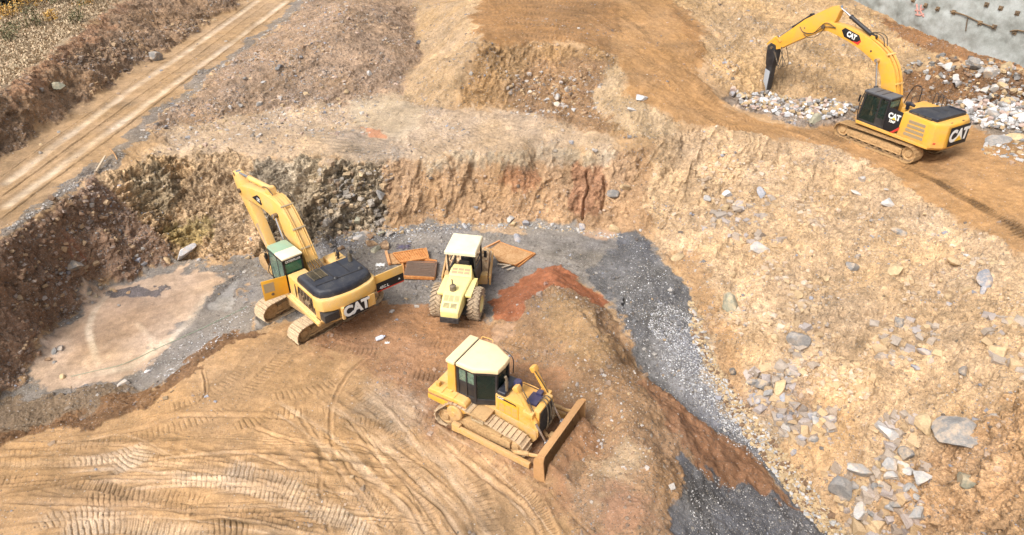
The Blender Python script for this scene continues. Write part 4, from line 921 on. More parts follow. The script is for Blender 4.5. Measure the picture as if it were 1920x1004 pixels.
    for s in (1, -1): ram(root, (1.35, s * .42, 1.75), (2.13, s * .42, 4.63), .5, .11, .06, 'boom_cylinder', 'black')
    # emblem on both faces of the boom
    for s in (1, -1):
        d = Vector((-1, 0, -.24)).normalized() if s > 0 else Vector((1, 0, .24)).normalized(); up = Vector((.0, 0, 1)); cpos = Vector((4.25, s * .29, 5.53))
        e1 = Vector((-1, 0, -.2)).normalized() * (1 if s > 0 else -1); e2 = Vector((0, s, 0)).cross(e1); e2 = e2 if e2.z > 0 else -e2
        q = [cpos + e1 * a_ + e2 * b_ for a_, b_ in ((-.78 * 1, .02), (-.45, -.26), (.62, -.27), (.72, -.02), (.45, .24), (-.62, .24))]
        if s < 0: q = [cpos + e1 * a_ + e2 * b_ for a_, b_ in ((-.72, -.02), (-.62, -.27), (.45, -.26), (.78, .02), (.62, .24), (-.45, .24))]
        nv = Vector((0, s, 0)); pl = P().loft([q, [v + nv * .01 for v in q]]).done("emblem", 'decal', bm_, .002)
        lettering("CAT", .4, cpos + nv * .014, e1, e2, 'white', pl, embolden=.02, widthscale=.85)
        k = 1
        r_ = [cpos + e1 * a_ + e2 * b_ + nv * .012 for a_, b_ in ((.1, -.27), (.63, -.28), (.73, -.03), (.66, .03), (.5, -.16))]
        P().loft([r_, [v + nv * .005 for v in r_]]).done("red_stripe", 'red', pl, 0)
    # pipes along the boom back, with brackets
    for y in (-.22, -.12, .1, .2):
        P().tube([(.35, y, 2.9), (.72, y, 3.9), (1.08, y, 4.52), (1.62, y, 5.07), (2.28, y, 5.44), (3.0, y, 5.7)], .025, 6).done("hydraulic_pipe", 'yellow_new', bm_, 0)
    P().obox((.62, 0, 3.62), ((0, 1, 0), (.35, 0, .9), (-.9, 0, .35)), (.72, .09, .07)).obox((1.62, 0, 5.07), ((0, 1, 0), (.7, 0, .5), (-.5, 0, .7)), (.72, .12, .08)).done("pipe_clamp", 'yellow_old', bm_, .01)
    ram(root, (2.95, 0, 5.72), (5.68, 0, 6.86), .68, .12, .06, 'stick_cylinder', 'black')
    P().prism([(2.7, 5.5), (3.2, 5.6), (3.08, 5.82), (2.85, 5.82)], -.18, -.13).prism([(2.7, 5.5), (3.2, 5.6), (3.08, 5.82), (2.85, 5.82)], .13, .18).done("cylinder_lug", 'yellow_new', bm_, .01)
    for y in (-.12, .12):
        P().tube([(2.1, y, 5.4), (2.3, y * 1.3, 5.85), (2.75, y * 1.2, 6.0), (3.2, y, 5.92)], .03, 6).done("hydraulic_hose", 'hose', bm_, 0)
        P().tube([(5.4, .32 + abs(y) * .4, 5.75), (6.2, .36, 5.75 + y), (6.9, .34, 5.1), (7.7, .26, 4.95), (8.1, .24, 5.2)], .025, 6).done("hydraulic_hose", 'hose', bm_, 0)
    P().tube([(6.2, .34, 5.5), (6.6, .36, 5.0), (7.2, .33, 4.75), (7.7, .24, 4.85)], .025, 6).done("hydraulic_hose", 'hose', bm_, 0)
    # stick
    st = boom_part(root, [(5.50, 6.72), (5.62, 6.95), (5.80, 6.97), (6.15, 6.84), (7.86, 5.72), (9.1, 4.60), (9.98, 3.84), (10.2, 3.62), (10.12, 3.36), (9.9, 3.26), (9.34, 3.48), (8.4, 4.12), (7.4, 4.76), (6.6, 5.24), (6.1, 5.38), (5.85, 5.7), (5.62, 6.2)], .2, "stick", 'yellow_new')
    pins(st, [((9.95, -.34, 3.42), (9.95, .34, 3.42), .09), ((7.75, -.22, 5.2), (7.75, .22, 5.2), .05)])
    ram(root, (7.55, 0, 6.02), (9.75, 0, 4.15), .55, .1, .05, 'hammer_cylinder', 'black')
    lk = P()
    for y in (-.25, .25): lk.bar((9.35, y, 3.95), (9.80, y, 4.18), .05, .12); lk.bar((9.75, y * .9, 4.18), (10.45, y * .9, 3.52), .05, .13)
    lk.done("linkage", 'yellow_new', root, .01)
    # breaker hammer, point in the rubble
    hm = P().prism([(9.70, 3.62), (10.10, 3.7), (10.34, 3.45), (10.32, 2.9), (10.2, 2.2), (9.62, 2.2), (9.55, 3.0)], -.26, .26).done("breaker_hammer", 'black', root, .03)
    P().prism([(9.68, 2.35), (10.2, 2.4), (10.16, 1.6), (10.10, .55), (10.02, .3), (9.78, .3), (9.68, .55)], -.22, .22).done("hammer_housing", 'black', hm, .04)
    P().prism([(9.74, 1.85), (10.17, 1.95), (10.12, .6), (10.02, .34), (9.80, .34), (9.74, .6)], .22, .245).done("wear_plate", 'hammer_grey', hm, .01)
    P().cyl((9.90, 0, .35), (9.90, 0, -.62), .10, .085, n=16).done("chisel", 'hammer_grey', hm, 0)
    for k, (yy) in enumerate((.25, -.25, .32)):
        P().tube([(9.2, yy * .8, 3.65), (8.95, yy, 3.0 + k * .12), (8.75 + .1 * k, yy * 1.3, 2.55), (9.0, yy * 1.4, 2.3 + k * .1), (9.45, yy * 1.1, 3.0), (9.7, yy * 1.2, 3.3)], .022, 6).done("hydraulic_hose", 'hose', hm, 0)
    # rails and mirror frames
    handrail(root, [(.8, -1.35, 2.15), (.62, -1.35, 2.9), (.42, -1.35, 3.3), (.0, -1.35, 3.3), (-.05, -1.35, 2.45)], .03)
    handrail(root, [(.0, -1.35, 3.28), (-.03, -1.35, 2.9), (-.05, -.6, 2.9), (-.05, -.6, 2.45)], .02)
    for dx in (0, .3): handrail(root, [(-.85 - dx, -1.4, 2.45), (-.85 - dx, -1.4, 3.2), (-1.05 - dx, -1.4, 3.2), (-1.08 - dx, -1.4, 2.6)], .022)
    handrail(root, [(-1.0, -1.42, 3.1), (-1.55, -1.42, 3.12), (-1.6, -1.42, 2.6)], .02)
    P().box(1.72, 1.78, 1.62, 1.74, 2.5, 2.9).cyl((1.62, 1.46, 2.9), (1.74, 1.66, 2.8), .012).done("mirror", 'black', root, .01)
    # operator
    sk = paint('skin', (196, 150, 122), .6, 0, wear=0); cl = paint('teal_shirt', (70, 150, 160), .8, .05, wear=0)
    return root
big_excavator()

# ---------------------------------------------------------------- older excavator parked in the pit, engine doors open
def old_excavator():
    root = thing("tracked_excavator", "faded yellow older excavator with mint and cream cab roof and open engine doors", "excavator", (-9.23, 27.91, -.12), R(131.58))
    U = .18                                            # upper structure sits this much above catalogue height
    xf = Matrix.Translation((-.30, .18, 0)) @ Matrix.Rotation(R(-82), 4, 'Z')
    undercarriage(root, [(-2.0, .54, .50), (2.0, .52, .48)], 2.62, .76, .206, 'shoe', 'mudgear', xf, U)
    def up(o): o.location = (0, 0, U); return o
    up(P().prism([(-2.9, -1.42), (.5, -1.42), (1.72, -1.3), (1.72, 1.45), (-2.9, 1.5)], 1.14, 1.34, 'z').done("deck", 'yellow_old', root, .03))
    up(P().bar((.45, 1.53, 1.2), (-2.95, 1.53, 1.2), .14, .16).done("side_skirt", 'yellow_old', root, .02))
    # counterweight, rounded, worn at the bottom
    ring = [(-2.5, 1.48), (-2.85, 1.48), (-3.1, 1.32), (-3.28, .95), (-3.36, .4), (-3.38, 0), (-3.36, -.4), (-3.28, -.95), (-3.1, -1.32), (-2.85, -1.48), (-2.5, -1.48)]
    f = lambda k, dx: [(x + dx if x < -2.6 else x, y * k) for x, y in ring]
    cw = up(P().loft([[(x, y, z) for x, y in f(k, dx)] for z, k, dx in ((1.12, .93, .22), (1.28, 1, .02), (1.34, 1.0, 0))]).done("counterweight", 'yellow_muddy', root, .02))
    up(P().loft([[(x, y, z) for x, y in f(k, dx)] for z, k, dx in ((1.34, .97, .08), (1.86, .97, .08))]).done("counterweight_body", 'yellow_muddy', root, .02))
    up(P().loft([[(x, y, z) for x, y in f(k, dx)] for z, k, dx in ((1.86, 1, 0), (2.34, 1.0, .0), (2.44, .985, .05))]).done("counterweight_band", 'yellow_old', root, .03, seg=3))
    up(P().loft([[(-3.30, .62, 1.3), (-3.46, .62, 1.3), (-3.46, .62, 1.9), (-3.30, .62, 1.9)], [(-3.30, -1.1, 1.3), (-3.35, -1.1, 1.3), (-3.35, -1.1, 1.9), (-3.30, -1.1, 1.9)]]).done("rear_panel", 'yellow_old', root, .01))
    up(P().box(-3.34, -2.9, .7, 1.42, 1.42, 1.80).done("recess", 'black', root, .01))
    up(P().obox((-3.235, -1.2, 1.7), ((-.35, -.9, 0), (0, 0, 1), (-.9, .35, 0)), (.2, .26, .08)).done("rear_light", 'steel_dark', root, .01))
    e = Vector((-.0, -1, 0)); n = Vector((-1, .0, 0))
    pl = cat_plate(root, [(-3.465, .50, 1.30), (-3.425, -.66, 1.30), (-3.425, -.70, 1.98), (-3.465, .52, 1.98)], (-1, -.03, 0), .70, tri=None, wscale=.96); up(pl)
    b = Vector((-3.50, -.09, 1.36)); P().loft([[b + Vector((0, .22, 0)), b + Vector((0, 0, .2)), b - Vector((0, .22, 0)), b + Vector((0, 0, .08))], [q + Vector((-.008, 0, 0)) for q in (b + Vector((0, .22, 0)), b + Vector((0, 0, .2)), b - Vector((0, .22, 0)), b + Vector((0, 0, .08)))]]).done("triangle_mark", 'decal', pl, 0)
    # engine box and dark hood
    up(P().box(-2.6, -1.0, -1.40, 1.3, 1.34, 2.34).done("engine_housing", 'yellow_old', root, .02))
    up(P().prism([(-2.6, 2.30), (-.72, 2.30), (-.72, 2.42), (-2.6, 2.42)], -1.45, 1.46).done("hood_rim", 'yellow_old', root, .02))
    up(P().box(-2.75, -.55, 1.28, 1.40, 1.36, 2.28).done("engine_bay", 'steel_dark', root, .01))
    g = P()
    for k in range(7): g.tube([(-.7 - k * .3, 1.42, 1.45), (-.8 - k * .28, 1.46, 1.8 + .1 * (k % 3)), (-.75 - k * .3, 1.42, 2.2)], .03, 6)
    g.box(-1.5, -1.05, 1.40, 1.47, 1.5, 1.9).cyl((-2.2, 1.45, 1.8), (-1.8, 1.45, 1.8), .12)
    up(g.done("engine_fittings", 'steel_dark', root, 0))
    hr = [(-1.0, 1.38), (-2.55, 1.38), (-2.85, 1.28), (-3.05, .95), (-3.17, .4), (-3.2, 0), (-3.17, -.4), (-3.05, -.95), (-2.85, -1.3), (-2.55, -1.4), (-1.05, -1.40)]
    f2 = lambda k, t: [((x + 1.9) * k - 1.9, y * k) for x, y in hr]
    hood = up(P().loft([[(x, y, z) for x, y in f2(k, 0)] for z, k in ((2.40, 1), (2.58, 1), (2.72, .95), (2.78, .88))]).done("hood", 'hood', root, .02, seg=2))
    gr = P()
    for k in range(9): gr.bar((-1.25 - k * .085, 1.0, 2.80), (-1.25 - k * .085, .35, 2.80), .03, .04)
    for y in (.35, .67, 1.0): gr.bar((-1.2, y, 2.80), (-2.0, y, 2.80), .03, .05)
    gr.done("hood_grille", 'grille_dark', hood, 0)
    P().bar((-1.15, .2, 2.79), (-2.3, .2, 2.79), .03, .03).bar((-1.15, -.55, 2.79), (-2.3, -.55, 2.79), .03, .03).bar((-2.35, 1.15, 2.78), (-2.5, -1.15, 2.78), .05, .04).done("hood_seam", 'black', hood, .0)
    P().lathe((-2.35, .18, 2.72), (-.5, 0, .6), [(0, .1), (.12, .1), (.16, .05)], 12).lathe((-2.35, -1.05, 2.72), (-.5, 0, .6), [(0, .1), (.12, .1), (.16, .05)], 12).done("hood_latch", 'black', hood, 0)
    ex = up(P().tube([(-1.55, -1.05, 2.75), (-1.55, -1.05, 3.05), (-1.60, -1.05, 3.2), (-1.72, -1.05, 3.32)], .1, 14).done("exhaust", 'exhaust', root, 0))
    P().lathe((-1.69, -1.05, 3.30), (-.7, 0, .6), [(0, .085), (.07, .085)], 14).done("exhaust_mouth", 'black', ex, 0)
    # right hand side: tank, tool boxes
    up(P().box(-.65, .62, -1.55, -.72, 1.34, 2.12).done("fuel_tank", 'yellow_old', root, .04))
    up(P().box(-.55, .50, -.70, -.52, 1.3, 1.9).done("boom_foot_bracket", 'yellow_old', root, .02)); up(P().box(-.55, .50, .36, .50, 1.3, 1.9).done("boom_foot_bracket", 'yellow_old', root, .02))
    up(P().cyl((-.05, -1.15, 2.12), (-.05, -1.15, 2.17), .08).cyl((.2, -1.35, 2.12), (.2, -1.35, 2.2), .05).done("filler_cap", 'steel_dark', root, 0))
    up(P().lathe((-.05, -1.2, 2.3), (0, 0, 1), [(0, .09), (.22, .07), (.25, .03), (.5, .025), (.9, .012)], 12).lathe((-.05, -1.2, 2.12), (0, 0, 1), [(0, .06), (.2, .06)], 10).done("beacon", 'black', root, 0))
    up(handrail(root, [(.2, -1.2, 2.12), (.35, -1.22, 2.9), (.75, -1.25, 3.05), (.85, -1.25, 2.6)], .016)); up(handrail(root, [(.75, -1.25, 3.05), (.15, -1.2, 3.12)], .016))
    up(P().box(-1.0, -.1, .55, 1.42, 1.34, 2.36).done("pump_cover", 'yellow_old', root, .03))
    up(P().box(-.95, .0, -.5, .35, 1.3, 1.65).done("swing_motor_bay", 'steel_dark', root, .02))
    hz = P()
    for k in range(6): hz.tube([(-.5, -.3 + k * .12, 1.7), (-.2, -.3 + k * .12, 2.2 + .04 * (k % 2)), (.25, -.25 + k * .1, 2.45)], .03, 6)
    up(hz.done("hydraulic_hose", 'hose', root, 0))
    # open doors
    d = P().prism([(.02, 1.40), (.02, 2.34), (1.16, 2.38), (1.16, 1.34)][0:4], .0, .045, 'y'); 
    dl = d.done("engine_door", 'orange_panel', root, .012, xf=Matrix.Translation((-.05, 1.46, U)) @ Matrix.Rotation(R(80), 4, 'Z'))
    dl["label"] = "deep yellow engine door swung open beside the cab"
    P().prism([(.62, 1.75), (1.08, 1.75), (1.08, 2.22), (.62, 2.22)], .045, .052, 'y').done("worn_patch", 'grille', dl, 0, xf=Matrix.Translation((-.05, 1.46, U)) @ Matrix.Rotation(R(80), 4, 'Z'))
    P().cyl((.75, .045, 1.6), (.75, .07, 1.6), .07).done("latch", 'steel_dark', dl, 0, xf=Matrix.Translation((-.05, 1.46, U)) @ Matrix.Rotation(R(80), 4, 'Z'))
    xr = Matrix.Translation((-2.80, -1.50, U)) @ Matrix.Rotation(R(-91), 4, 'Z')
    dr = P().prism([(0, 1.42), (0, 2.34), (1.5, 2.34), (1.5, 1.42)], -.02, .03, 'y').done("engine_door", 'yellow_old', root, .012, xf=xr)
    dr["label"] = "yellow engine door with black stripe standing open at the back"
    pn = P().prism([(.02, 1.50), (.02, 1.92), (1.49, 1.92), (1.49, 1.50)], -.032, -.02, 'y').done("black_stripe", 'decal', dr, .0, xf=xr)
    P().prism([(.02, 1.44), (.02, 1.5), (1.49, 1.5), (1.49, 1.44)], -.034, -.02, 'y').done("red_stripe", 'red', dr, .0, xf=xr)
    t = lettering("45C L", .2, (0, 0, 0), (1, 0, 0), (0, 0, 1), 'white', dr, embolden=.006); t.data.transform(xr @ Matrix.Translation((.42, -.038, 1.62)))
    P().prism([(1.18, 1.66), (1.30, 1.66), (1.24, 1.76)], -.038, -.033, 'y').done("triangle_mark", 'white', dr, .0, xf=xr)
    # cab
    x0, x1, y0, y1 = -.02, 1.58, .52, 1.5
    cab = up(P().box(x0, x1, y0, y1, 1.34, 1.52).done("cab", 'black', root, .02))
    fr = P()
    for x, xt in ((x0 + .05, x0 + .05), (x1 - .05, x1 - .12)):
        for y in (y0 + .05, y1 - .05): fr.bar((x, y, 1.45), (xt, y, 3.1), .1, .1, (1, 0, 0))
    fr.bar((.62, y1 - .04, 1.45), (.62, y1 - .04, 3.1), .07, .09, (1, 0, 0)); fr.bar((x0, y1 - .04, 2.0), (x1, y1 - .04, 2.0), .05, .05)
    for y in (y0 + .05, y1 - .05): fr.bar((x0, y, 3.04), (x1 - .06, y, 3.04), .1, .14)
    fr.box(x0, x0 + .09, y0, y1, 2.86, 3.12).bar((x1 - .1, y0, 3.04), (x1 - .1, y1, 3.04), .1, .12).box(x0, x0 + .08, y0, y1, 1.45, 2.34)
    fr.done("cab_frame", 'black', cab, .015)
    P().prism([(x0 - .04, y0 - .01), (.72, y0 - .01), (.72, y1 + .02), (x0 - .04, y1 + .02)], 3.10, 3.19, 'z').done("cab_roof", 'cream', cab, .03)
    P().prism([(.72, y0 - .01), (1.48, y0 + .02), (1.56, y0 + .2), (1.56, y1 - .1), (1.48, y1 + .02), (.72, y1 + .02)], 3.10, 3.185, 'z').done("roof_hatch", 'mint', cab, .03)
    P().box(x0 - .006, x0 + .004, y0 + .1, y1 - .1, 2.36, 2.86).done("rear_window", 'glass_green', cab, 0)
    P().box(x0 + .1, .58, y1 - .02, y1 - .008, 2.03, 2.96).done("side_window", 'glass_grey', cab, 0)
    P().box(.67, x1 - .14, y1 - .02, y1 - .008, 1.5, 2.96).done("door_window", 'glass_grey', cab, 0)
    P().box(x0 + .1, .58, y1 - .025, y1 - .01, 1.45, 1.98).done("lower_side", 'black', cab, 0)
    quadpanel([(x1 - .02, y0 + .1, 1.5), (x1 - .02, y1 - .1, 1.5), (x1 - .09, y1 - .1, 2.98), (x1 - .09, y0 + .1, 2.98)], .012, "windscreen", 'glass', cab)
    P().box(.2, .75, .77, 1.25, 1.7, 1.9).box(.15, .3, .77, 1.25, 1.9, 2.55).done("seat", 'seat', cab, .03)
    lettering("CATERPILLAR", .15, (x0 - .01, (y0 + y1) / 2, 2.965), (0, -1, 0), (0, 0, 1), 'white', cab, embolden=.004, widthscale=.82)
    up(P().box(1.50, 1.58, 1.55, 1.66, 2.55, 2.85).cyl((1.5, 1.5, 2.9), (1.53, 1.6, 2.8), .012).tube([(1.1, 1.53, 1.6), (1.15, 1.75, 2.0), (1.2, 1.72, 2.3), (1.25, 1.53, 2.5)], .018, 6).done("mirror", 'black', root, .0))
    up(P().prism([(.55, 1.5), (1.75, 1.35), (1.95, .9), (1.95, .55), (1.60, .5), (1.60, 1.5)], 1.2, 1.34, 'z').done("front_step", 'yellow_old', root, .02))
    up(P().box(1.62, 1.9, .6, 1.42, 1.34, 1.9).done("front_cover", 'yellow_old', root, .04))
    # boom
    prof = [(-.12, 1.8), (.25, 1.6), (.62, 1.8), (1.0, 2.75), (1.45, 3.05), (2.1, 3.22), (2.8, 3.62), (3.6, 3.78), (4.6, 3.78), (5.6, 3.66), (6.6, 3.48), (7.05, 3.55), (7.12, 3.85), (6.8, 4.1), (5.8, 4.38), (4.8, 4.62), (3.8, 4.78), (2.9, 4.88), (2.2, 4.82), (1.55, 4.5), (.95, 3.85), (.4, 3.05), (.05, 2.4)]
    bm_ = boom_part(root, prof, .31, "boom", 'yellow_old')
    pins(bm_, [((2.55, -.52, 4.15), (2.55, .52, 4.15), .12), ((.2, -.55, 1.95), (.2, .55, 1.95), .13), ((6.85, -.42, 3.82), (6.85, .42, 3.82), .12)])
    for s in (1, -1): ram(root, (1.35, s * .43, 1.6), (2.55, s * .43, 4.15), .48, .13, .06, 'boom_cylinder', 'yellow_old')
    q = [(5.35, .312, 4.02), (4.35, .312, 3.95), (4.2, .312, 4.05), (4.35, .312, 4.40), (4.6, .312, 4.42)]
    em = P().loft([[Vector(v) for v in q], [Vector(v) + Vector((0, .008, 0)) for v in q]]).done("emblem", 'decal', bm_, 0)
    lettering("CAT", .26, (4.55, .324, 4.16), (-1, 0, .05), (0, 0, 1), 'white', em, embolden=.008, widthscale=.7)
    for y in (-.24, -.14, .16, .25):
        P().tube([(.2, y, 2.85), (.62, y, 3.5), (1.2, y, 4.22), (1.75, y, 4.72), (2.4, y, 4.98), (3.2, y, 4.96)], .025, 6).done("hydraulic_pipe", 'yellow_old', bm_, 0)
    for x, z, a_ in ((.45, 3.2, 58), (1.0, 3.98, 50), (1.9, 4.80, 28)):
        P().obox((x, 0, z + .02), ((0, 1, 0), (math.cos(R(a_)), 0, math.sin(R(a_))), (-math.sin(R(a_)), 0, math.cos(R(a_)))), (.66, .08, .07)).done("pipe_clamp", 'grille', bm_, .01)
    for y in (-.18, .18): P().tube([(2.9, y, 5.02), (3.3, y * 1.3, 5.25), (3.8, y, 5.12), (4.2, y * .6, 4.95)], .03, 6).done("hydraulic_hose", 'hose', bm_, 0)
    P().tube([(1.2, -.33, 4.3), (1.8, -.45, 4.9), (2.6, -.42, 5.1), (3.1, -.3, 5.0)], .02, 6).done("hydraulic_hose", 'hose', bm_, 0)
    ram(root, (3.5, 0, 5.08), (7.45, 0, 4.52), .62, .14, .07, 'stick_cylinder', 'yellow_old')
    P().prism([(3.2, 4.8), (3.8, 4.7), (3.6, 5.18), (3.4, 5.18)], -.2, .2).done("cylinder_lug", 'yellow_old', bm_, .01)
    st = boom_part(root, [(7.2, 4.6), (7.6, 4.62), (7.75, 4.3), (7.45, 3.5), (7.0, 3.0), (6.1, 1.98), (5.2, 1.02), (4.95, .85), (4.72, 1.0), (4.8, 1.3), (5.5, 2.5), (6.1, 3.3), (6.6, 3.95), (6.95, 4.3)], .22, "stick", 'yellow_old')
    P().prism([(5.6, 2.4), (6.0, 2.15), (5.2, 1.2), (4.95, 1.35)], .22, .226).done("dust_patch", 'drum', st, 0)
    pins(st, [((7.46, -.24, 4.5), (7.46, .24, 4.5), .1)])
    ram(root, (6.6, 0, 2.3), (5.1, 0, 1.2), .6, .11, .06, 'bucket_cylinder', 'yellow_old')
    bk = P(); pf = [(4.7, 1.0), (5.1, .9), (5.4, .55), (5.35, .2), (4.95, .02), (4.4, .0), (3.95, .12)]
    bk.prism(pf + [(3.95, .16), (4.4, .05), (4.93, .07), (5.3, .24), (5.35, .55), (5.06, .84), (4.7, .94)], -.65, .65)
    bk.prism(pf, .62, .66).prism(pf, -.66, -.62)
    for k in range(5): bk.prism([(4.0, .15), (3.72, .16), (4.0, .08)], -.56 + k * .27, -.48 + k * .27)
    bk.done("bucket", 'mudgear', root, .01)
    return root
old_excavator()

# ---------------------------------------------------------------- bulldozer
def bulldozer():
    root = thing("bulldozer", "yellow crawler bulldozer with cream cab roof pushing its straight blade toward the spoil ridge", "bulldozer", (-.61, 19.96, .12), R(-30.57))
    I = Matrix.Identity(4)
    for s in (-1, 1):
        yc = s * .95; circ = [(-1.62, .44, .44), (-1.10, .98, .46), (1.48, .46, .46)]
        tr = crawler(root, circ, yc, .56, .20, 'shoe' , 1, .05, I, .24)
        mx = I if s > 0 else Matrix.Translation((0, 2 * yc, 0)) @ Matrix.Diagonal((1, -1, 1, 1))
        wheel((-1.62, yc, .44), .34, .3, "idler", 'mudgear', tr, mx); wheel((1.48, yc, .46), .36, .3, "idler", 'mudgear', tr, mx)
        sp = wheel((-1.10, yc, .98), .36, .26, "sprocket", 'steel_dark', tr, mx, .5, 20)
        P().lathe((-1.10, yc, .98), (0, s, 0), [(0, .34), (.27, .34), (.31, .30), (.33, .10), (.36, .08), (.36, .01)], 26).done("final_drive", 'yellow_muddy', root, 0)
        f = P(); f.prism([(-1.35, .22), (1.2, .22), (1.2, .62), (.7, .70), (-.9, .70), (-1.35, .58)], yc - .17, yc + .17).box(.5, 1.3, yc - .21, yc + .21, .3, .62)
        f.prism([(-1.0, .70), (.9, .66), (.9, .74), (-1.0, .80)], yc - .2, yc + .2)
        f.done("track_frame", 'mudgear', root, .02)
        for k in range(7): P().cyl((-1.15 + k * .36, yc - .2, .2), (-1.15 + k * .36, yc + .2, .2), .12, n=14).done("track_roller", 'steel_dark', tr, 0)
        pa = P().bar((-.95, s * 1.36, .42), (2.3, s * 1.42, .26), .14, .26).obox((-.95, s * 1.32, .42), ((1, 0, 0), (0, 1, 0), (0, 0, 1)), (.36, .2, .36)).bar((1.6, s * 1.38, .55), (2.6, s * 1.30, .80), .1, .1).done("push_arm", 'yellow_muddy', root, .02)
        P().cyl((1.75, s * 1.38, .62), (2.2, s * 1.33, .72), .09).cyl((2.1, s * 1.34, .7), (2.6, s * 1.30, .82), .05).done("brace_rod", 'mudgear', pa, 0)
    # blade
    prof = []
    for k in range(9):
        z = .0 + 1.26 * k / 8; prof.append((2.86 - .22 * math.sin(math.pi * (k / 8) * .95) + .04, z + .0))
    prof[-1] = (2.98, 1.26); prof[0] = (3.02, -.02); prof[1] = (2.88, .14)
    back = [(x - .09, z) for x, z in prof[::-1]]
    bl_ = P().prism(prof + back, -1.63, 1.63).done("blade", 'blade', root, .012)
    for s in (-1, 1): P().prism([(2.6, .06), (3.06, -.02), (3.04, .2), (2.97, 1.0), (3.0, 1.28), (2.84, 1.30), (2.58, 1.0)], s * 1.63, s * 1.69).done("end_plate", 'blade', bl_, .012)
    P().box(2.96, 3.07, -1.69, 1.69, -.06, .12).done("cutting_edge", 'blade', bl_, .01)
    r = P().box(2.60, 2.72, -1.6, 1.6, .20, .38).prism([(2.70, 1.05), (2.92, 1.27), (2.70, 1.22)], -1.62, 1.62).box(2.58, 2.72, -1.6, 1.6, .82, .95)
    for y in (-1.2, -.62, 0, .62, 1.2): r.prism([(2.55, .3), (2.75, .2), (2.8, 1.1), (2.66, 1.1)], y - .035, y + .035)
    r.done("blade_stiffener", 'blade', bl_, .01)
    P().box(2.35, 2.65, -.12, .12, .4, .66).bar((2.3, -.05, .5), (1.6, .35, .55), .1, .1).done("tilt_brace", 'mudgear', root, .01)
    # hull, belly
    P().prism([(-2.0, .55), (-1.6, .42), (1.9, .42), (2.1, .7), (2.05, 1.1), (.3, 1.35), (-2.0, 1.4)], -.58, .58).done("hull", 'yellow_muddy', root, .03)
    for s in (-1, 1):
        P().prism([(-2.38, 1.10), (-.9, .98), (-.62, 1.1), (-.62, 1.34), (-2.38, 1.34)], s * .72, s * 1.14).done("fender_base", 'orange_panel', root, .03)
        fn = P().prism([(-2.36, 1.34), (-.62, 1.34), (-.62, 1.50), (-.72, 1.60), (-2.2, 1.64), (-2.36, 1.56)], s * .55, s * 1.14).done("fender", 'yellow_doz', root, .045, seg=3)
        P().box(-2.33, -.66, s * 1.14 - .006 if s > 0 else -1.152, 1.152 if s > 0 else -1.134, 1.36, 1.45).done("dark_stripe", 'rust_brown', fn, .0)
        P().box(-1.75, -1.72, s * .85 - .27, s * .85 + .27, 1.60, 1.655).box(-1.2, -1.17, s * .85 - .27, s * .85 + .27, 1.58, 1.635).cyl((-1.45, s * .85, 1.6), (-1.45, s * .85, 1.68), .05).done("fender_trim", 'yellow_doz', fn, .004)
        P().prism([(-.62, 1.24), (.30, 1.24), (.30, 1.32), (-.62, 1.32)], s * .56, s * 1.24).done("step_plate", 'mudgear', root, .01)
        P().box(-.3, .2, s * 1.24 - .02, s * 1.24 + .03, 1.06, 1.12).bar((-.3, s * 1.25, 1.1), (-.3, s * 1.25, 1.26), .03, .03).bar((.2, s * 1.25, 1.1), (.2, s * 1.25, 1.26), .03, .03).done("footstep", 'grille', root, 0)
    P().prism([(-2.38, 1.15), (-1.25, 1.15), (-1.25, 1.62), (-2.3, 1.62)], -.56, .56).done("rear_tank", 'yellow_doz', root, .04)
    P().box(-2.1, -1.9, -.2, .2, 1.62, 1.74).done("tank_cap", 'yellow_muddy', root, .02)
    P().box(-2.14, -1.98, -.9, -.74, 1.62, 1.84).done("work_lamp_box", 'yellow_muddy', root, .02)
    # cab
    fp = [(-1.22, -.76), (-.42, -.78), (.30, -.42), (.30, .42), (-.42, .78), (-1.22, .76)]
    cab = P().prism(fp, 1.40, 1.60, 'z').done("cab", 'black', root, .02)
    fr = P(); n = len(fp)
    for (x, y) in fp: fr.bar((x * .98, y * .96, 1.5), (x * .98, y * .93, 2.98), .10, .10, (1, 0, 0))
    fr.bar((-.80, -.76, 1.6), (-.80, -.73, 2.98), .06, .06, (1, 0, 0)).bar((-.80, .76, 1.6), (-.80, .73, 2.98), .06, .06, (1, 0, 0))
    for i in range(n):
        a_, b_ = fp[i - 1], fp[i]
        for z in (1.62, 2.92): fr.bar((a_[0] * .98, a_[1] * .94, z), (b_[0] * .98, b_[1] * .94, z), .10, .12)
    for s in (-1, 1): fr.prism([(-1.2, 1.6), (-.46, 1.6), (-.46, 2.26), (-1.2, 2.30)], s * .70, s * .745)
    fr.done("cab_frame", 'black', cab, .012)
    def pane(a_, b_, z0, z1, name, mat='glass', k=.955):
        return quadpanel([(a_[0], a_[1] * k, z0), (b_[0], b_[1] * k, z0), (b_[0], b_[1] * k * .985, z1), (a_[0], a_[1] * k * .985, z1)], .012, name, mat, cab)
    for s in (-1, 1):
        pane((-1.17, s * .76), (-.84, s * .76), 2.30, 2.9, "side_window", 'glass_grey'); pane((-.77, s * .76), (-.47, s * .77), 2.30, 2.9, "side_window", 'glass_grey')
        d = pane((-.36, s * .76), (.24, s * .455), 1.66, 2.88, "door_window")
    pane((.285, -.36), (.285, .36), 1.7, 2.9, "windscreen"); pane((-1.2, .66), (-1.2, -.66), 2.2, 2.9, "rear_window")
    P().box(-.75, -.25, -.25, .25, 1.8, 2.0).box(-.85, -.7, -.25, .25, 1.95, 2.6).done("seat", 'seat', cab, .03)
    for s in (-1, 1): P().prism([(-1.68, 1.55), (-1.28, 1.55), (-1.28, 3.0), (-1.60, 3.0)], s * .56, s * .80).done("roll_bar_post", 'yellow_doz', root, .04)
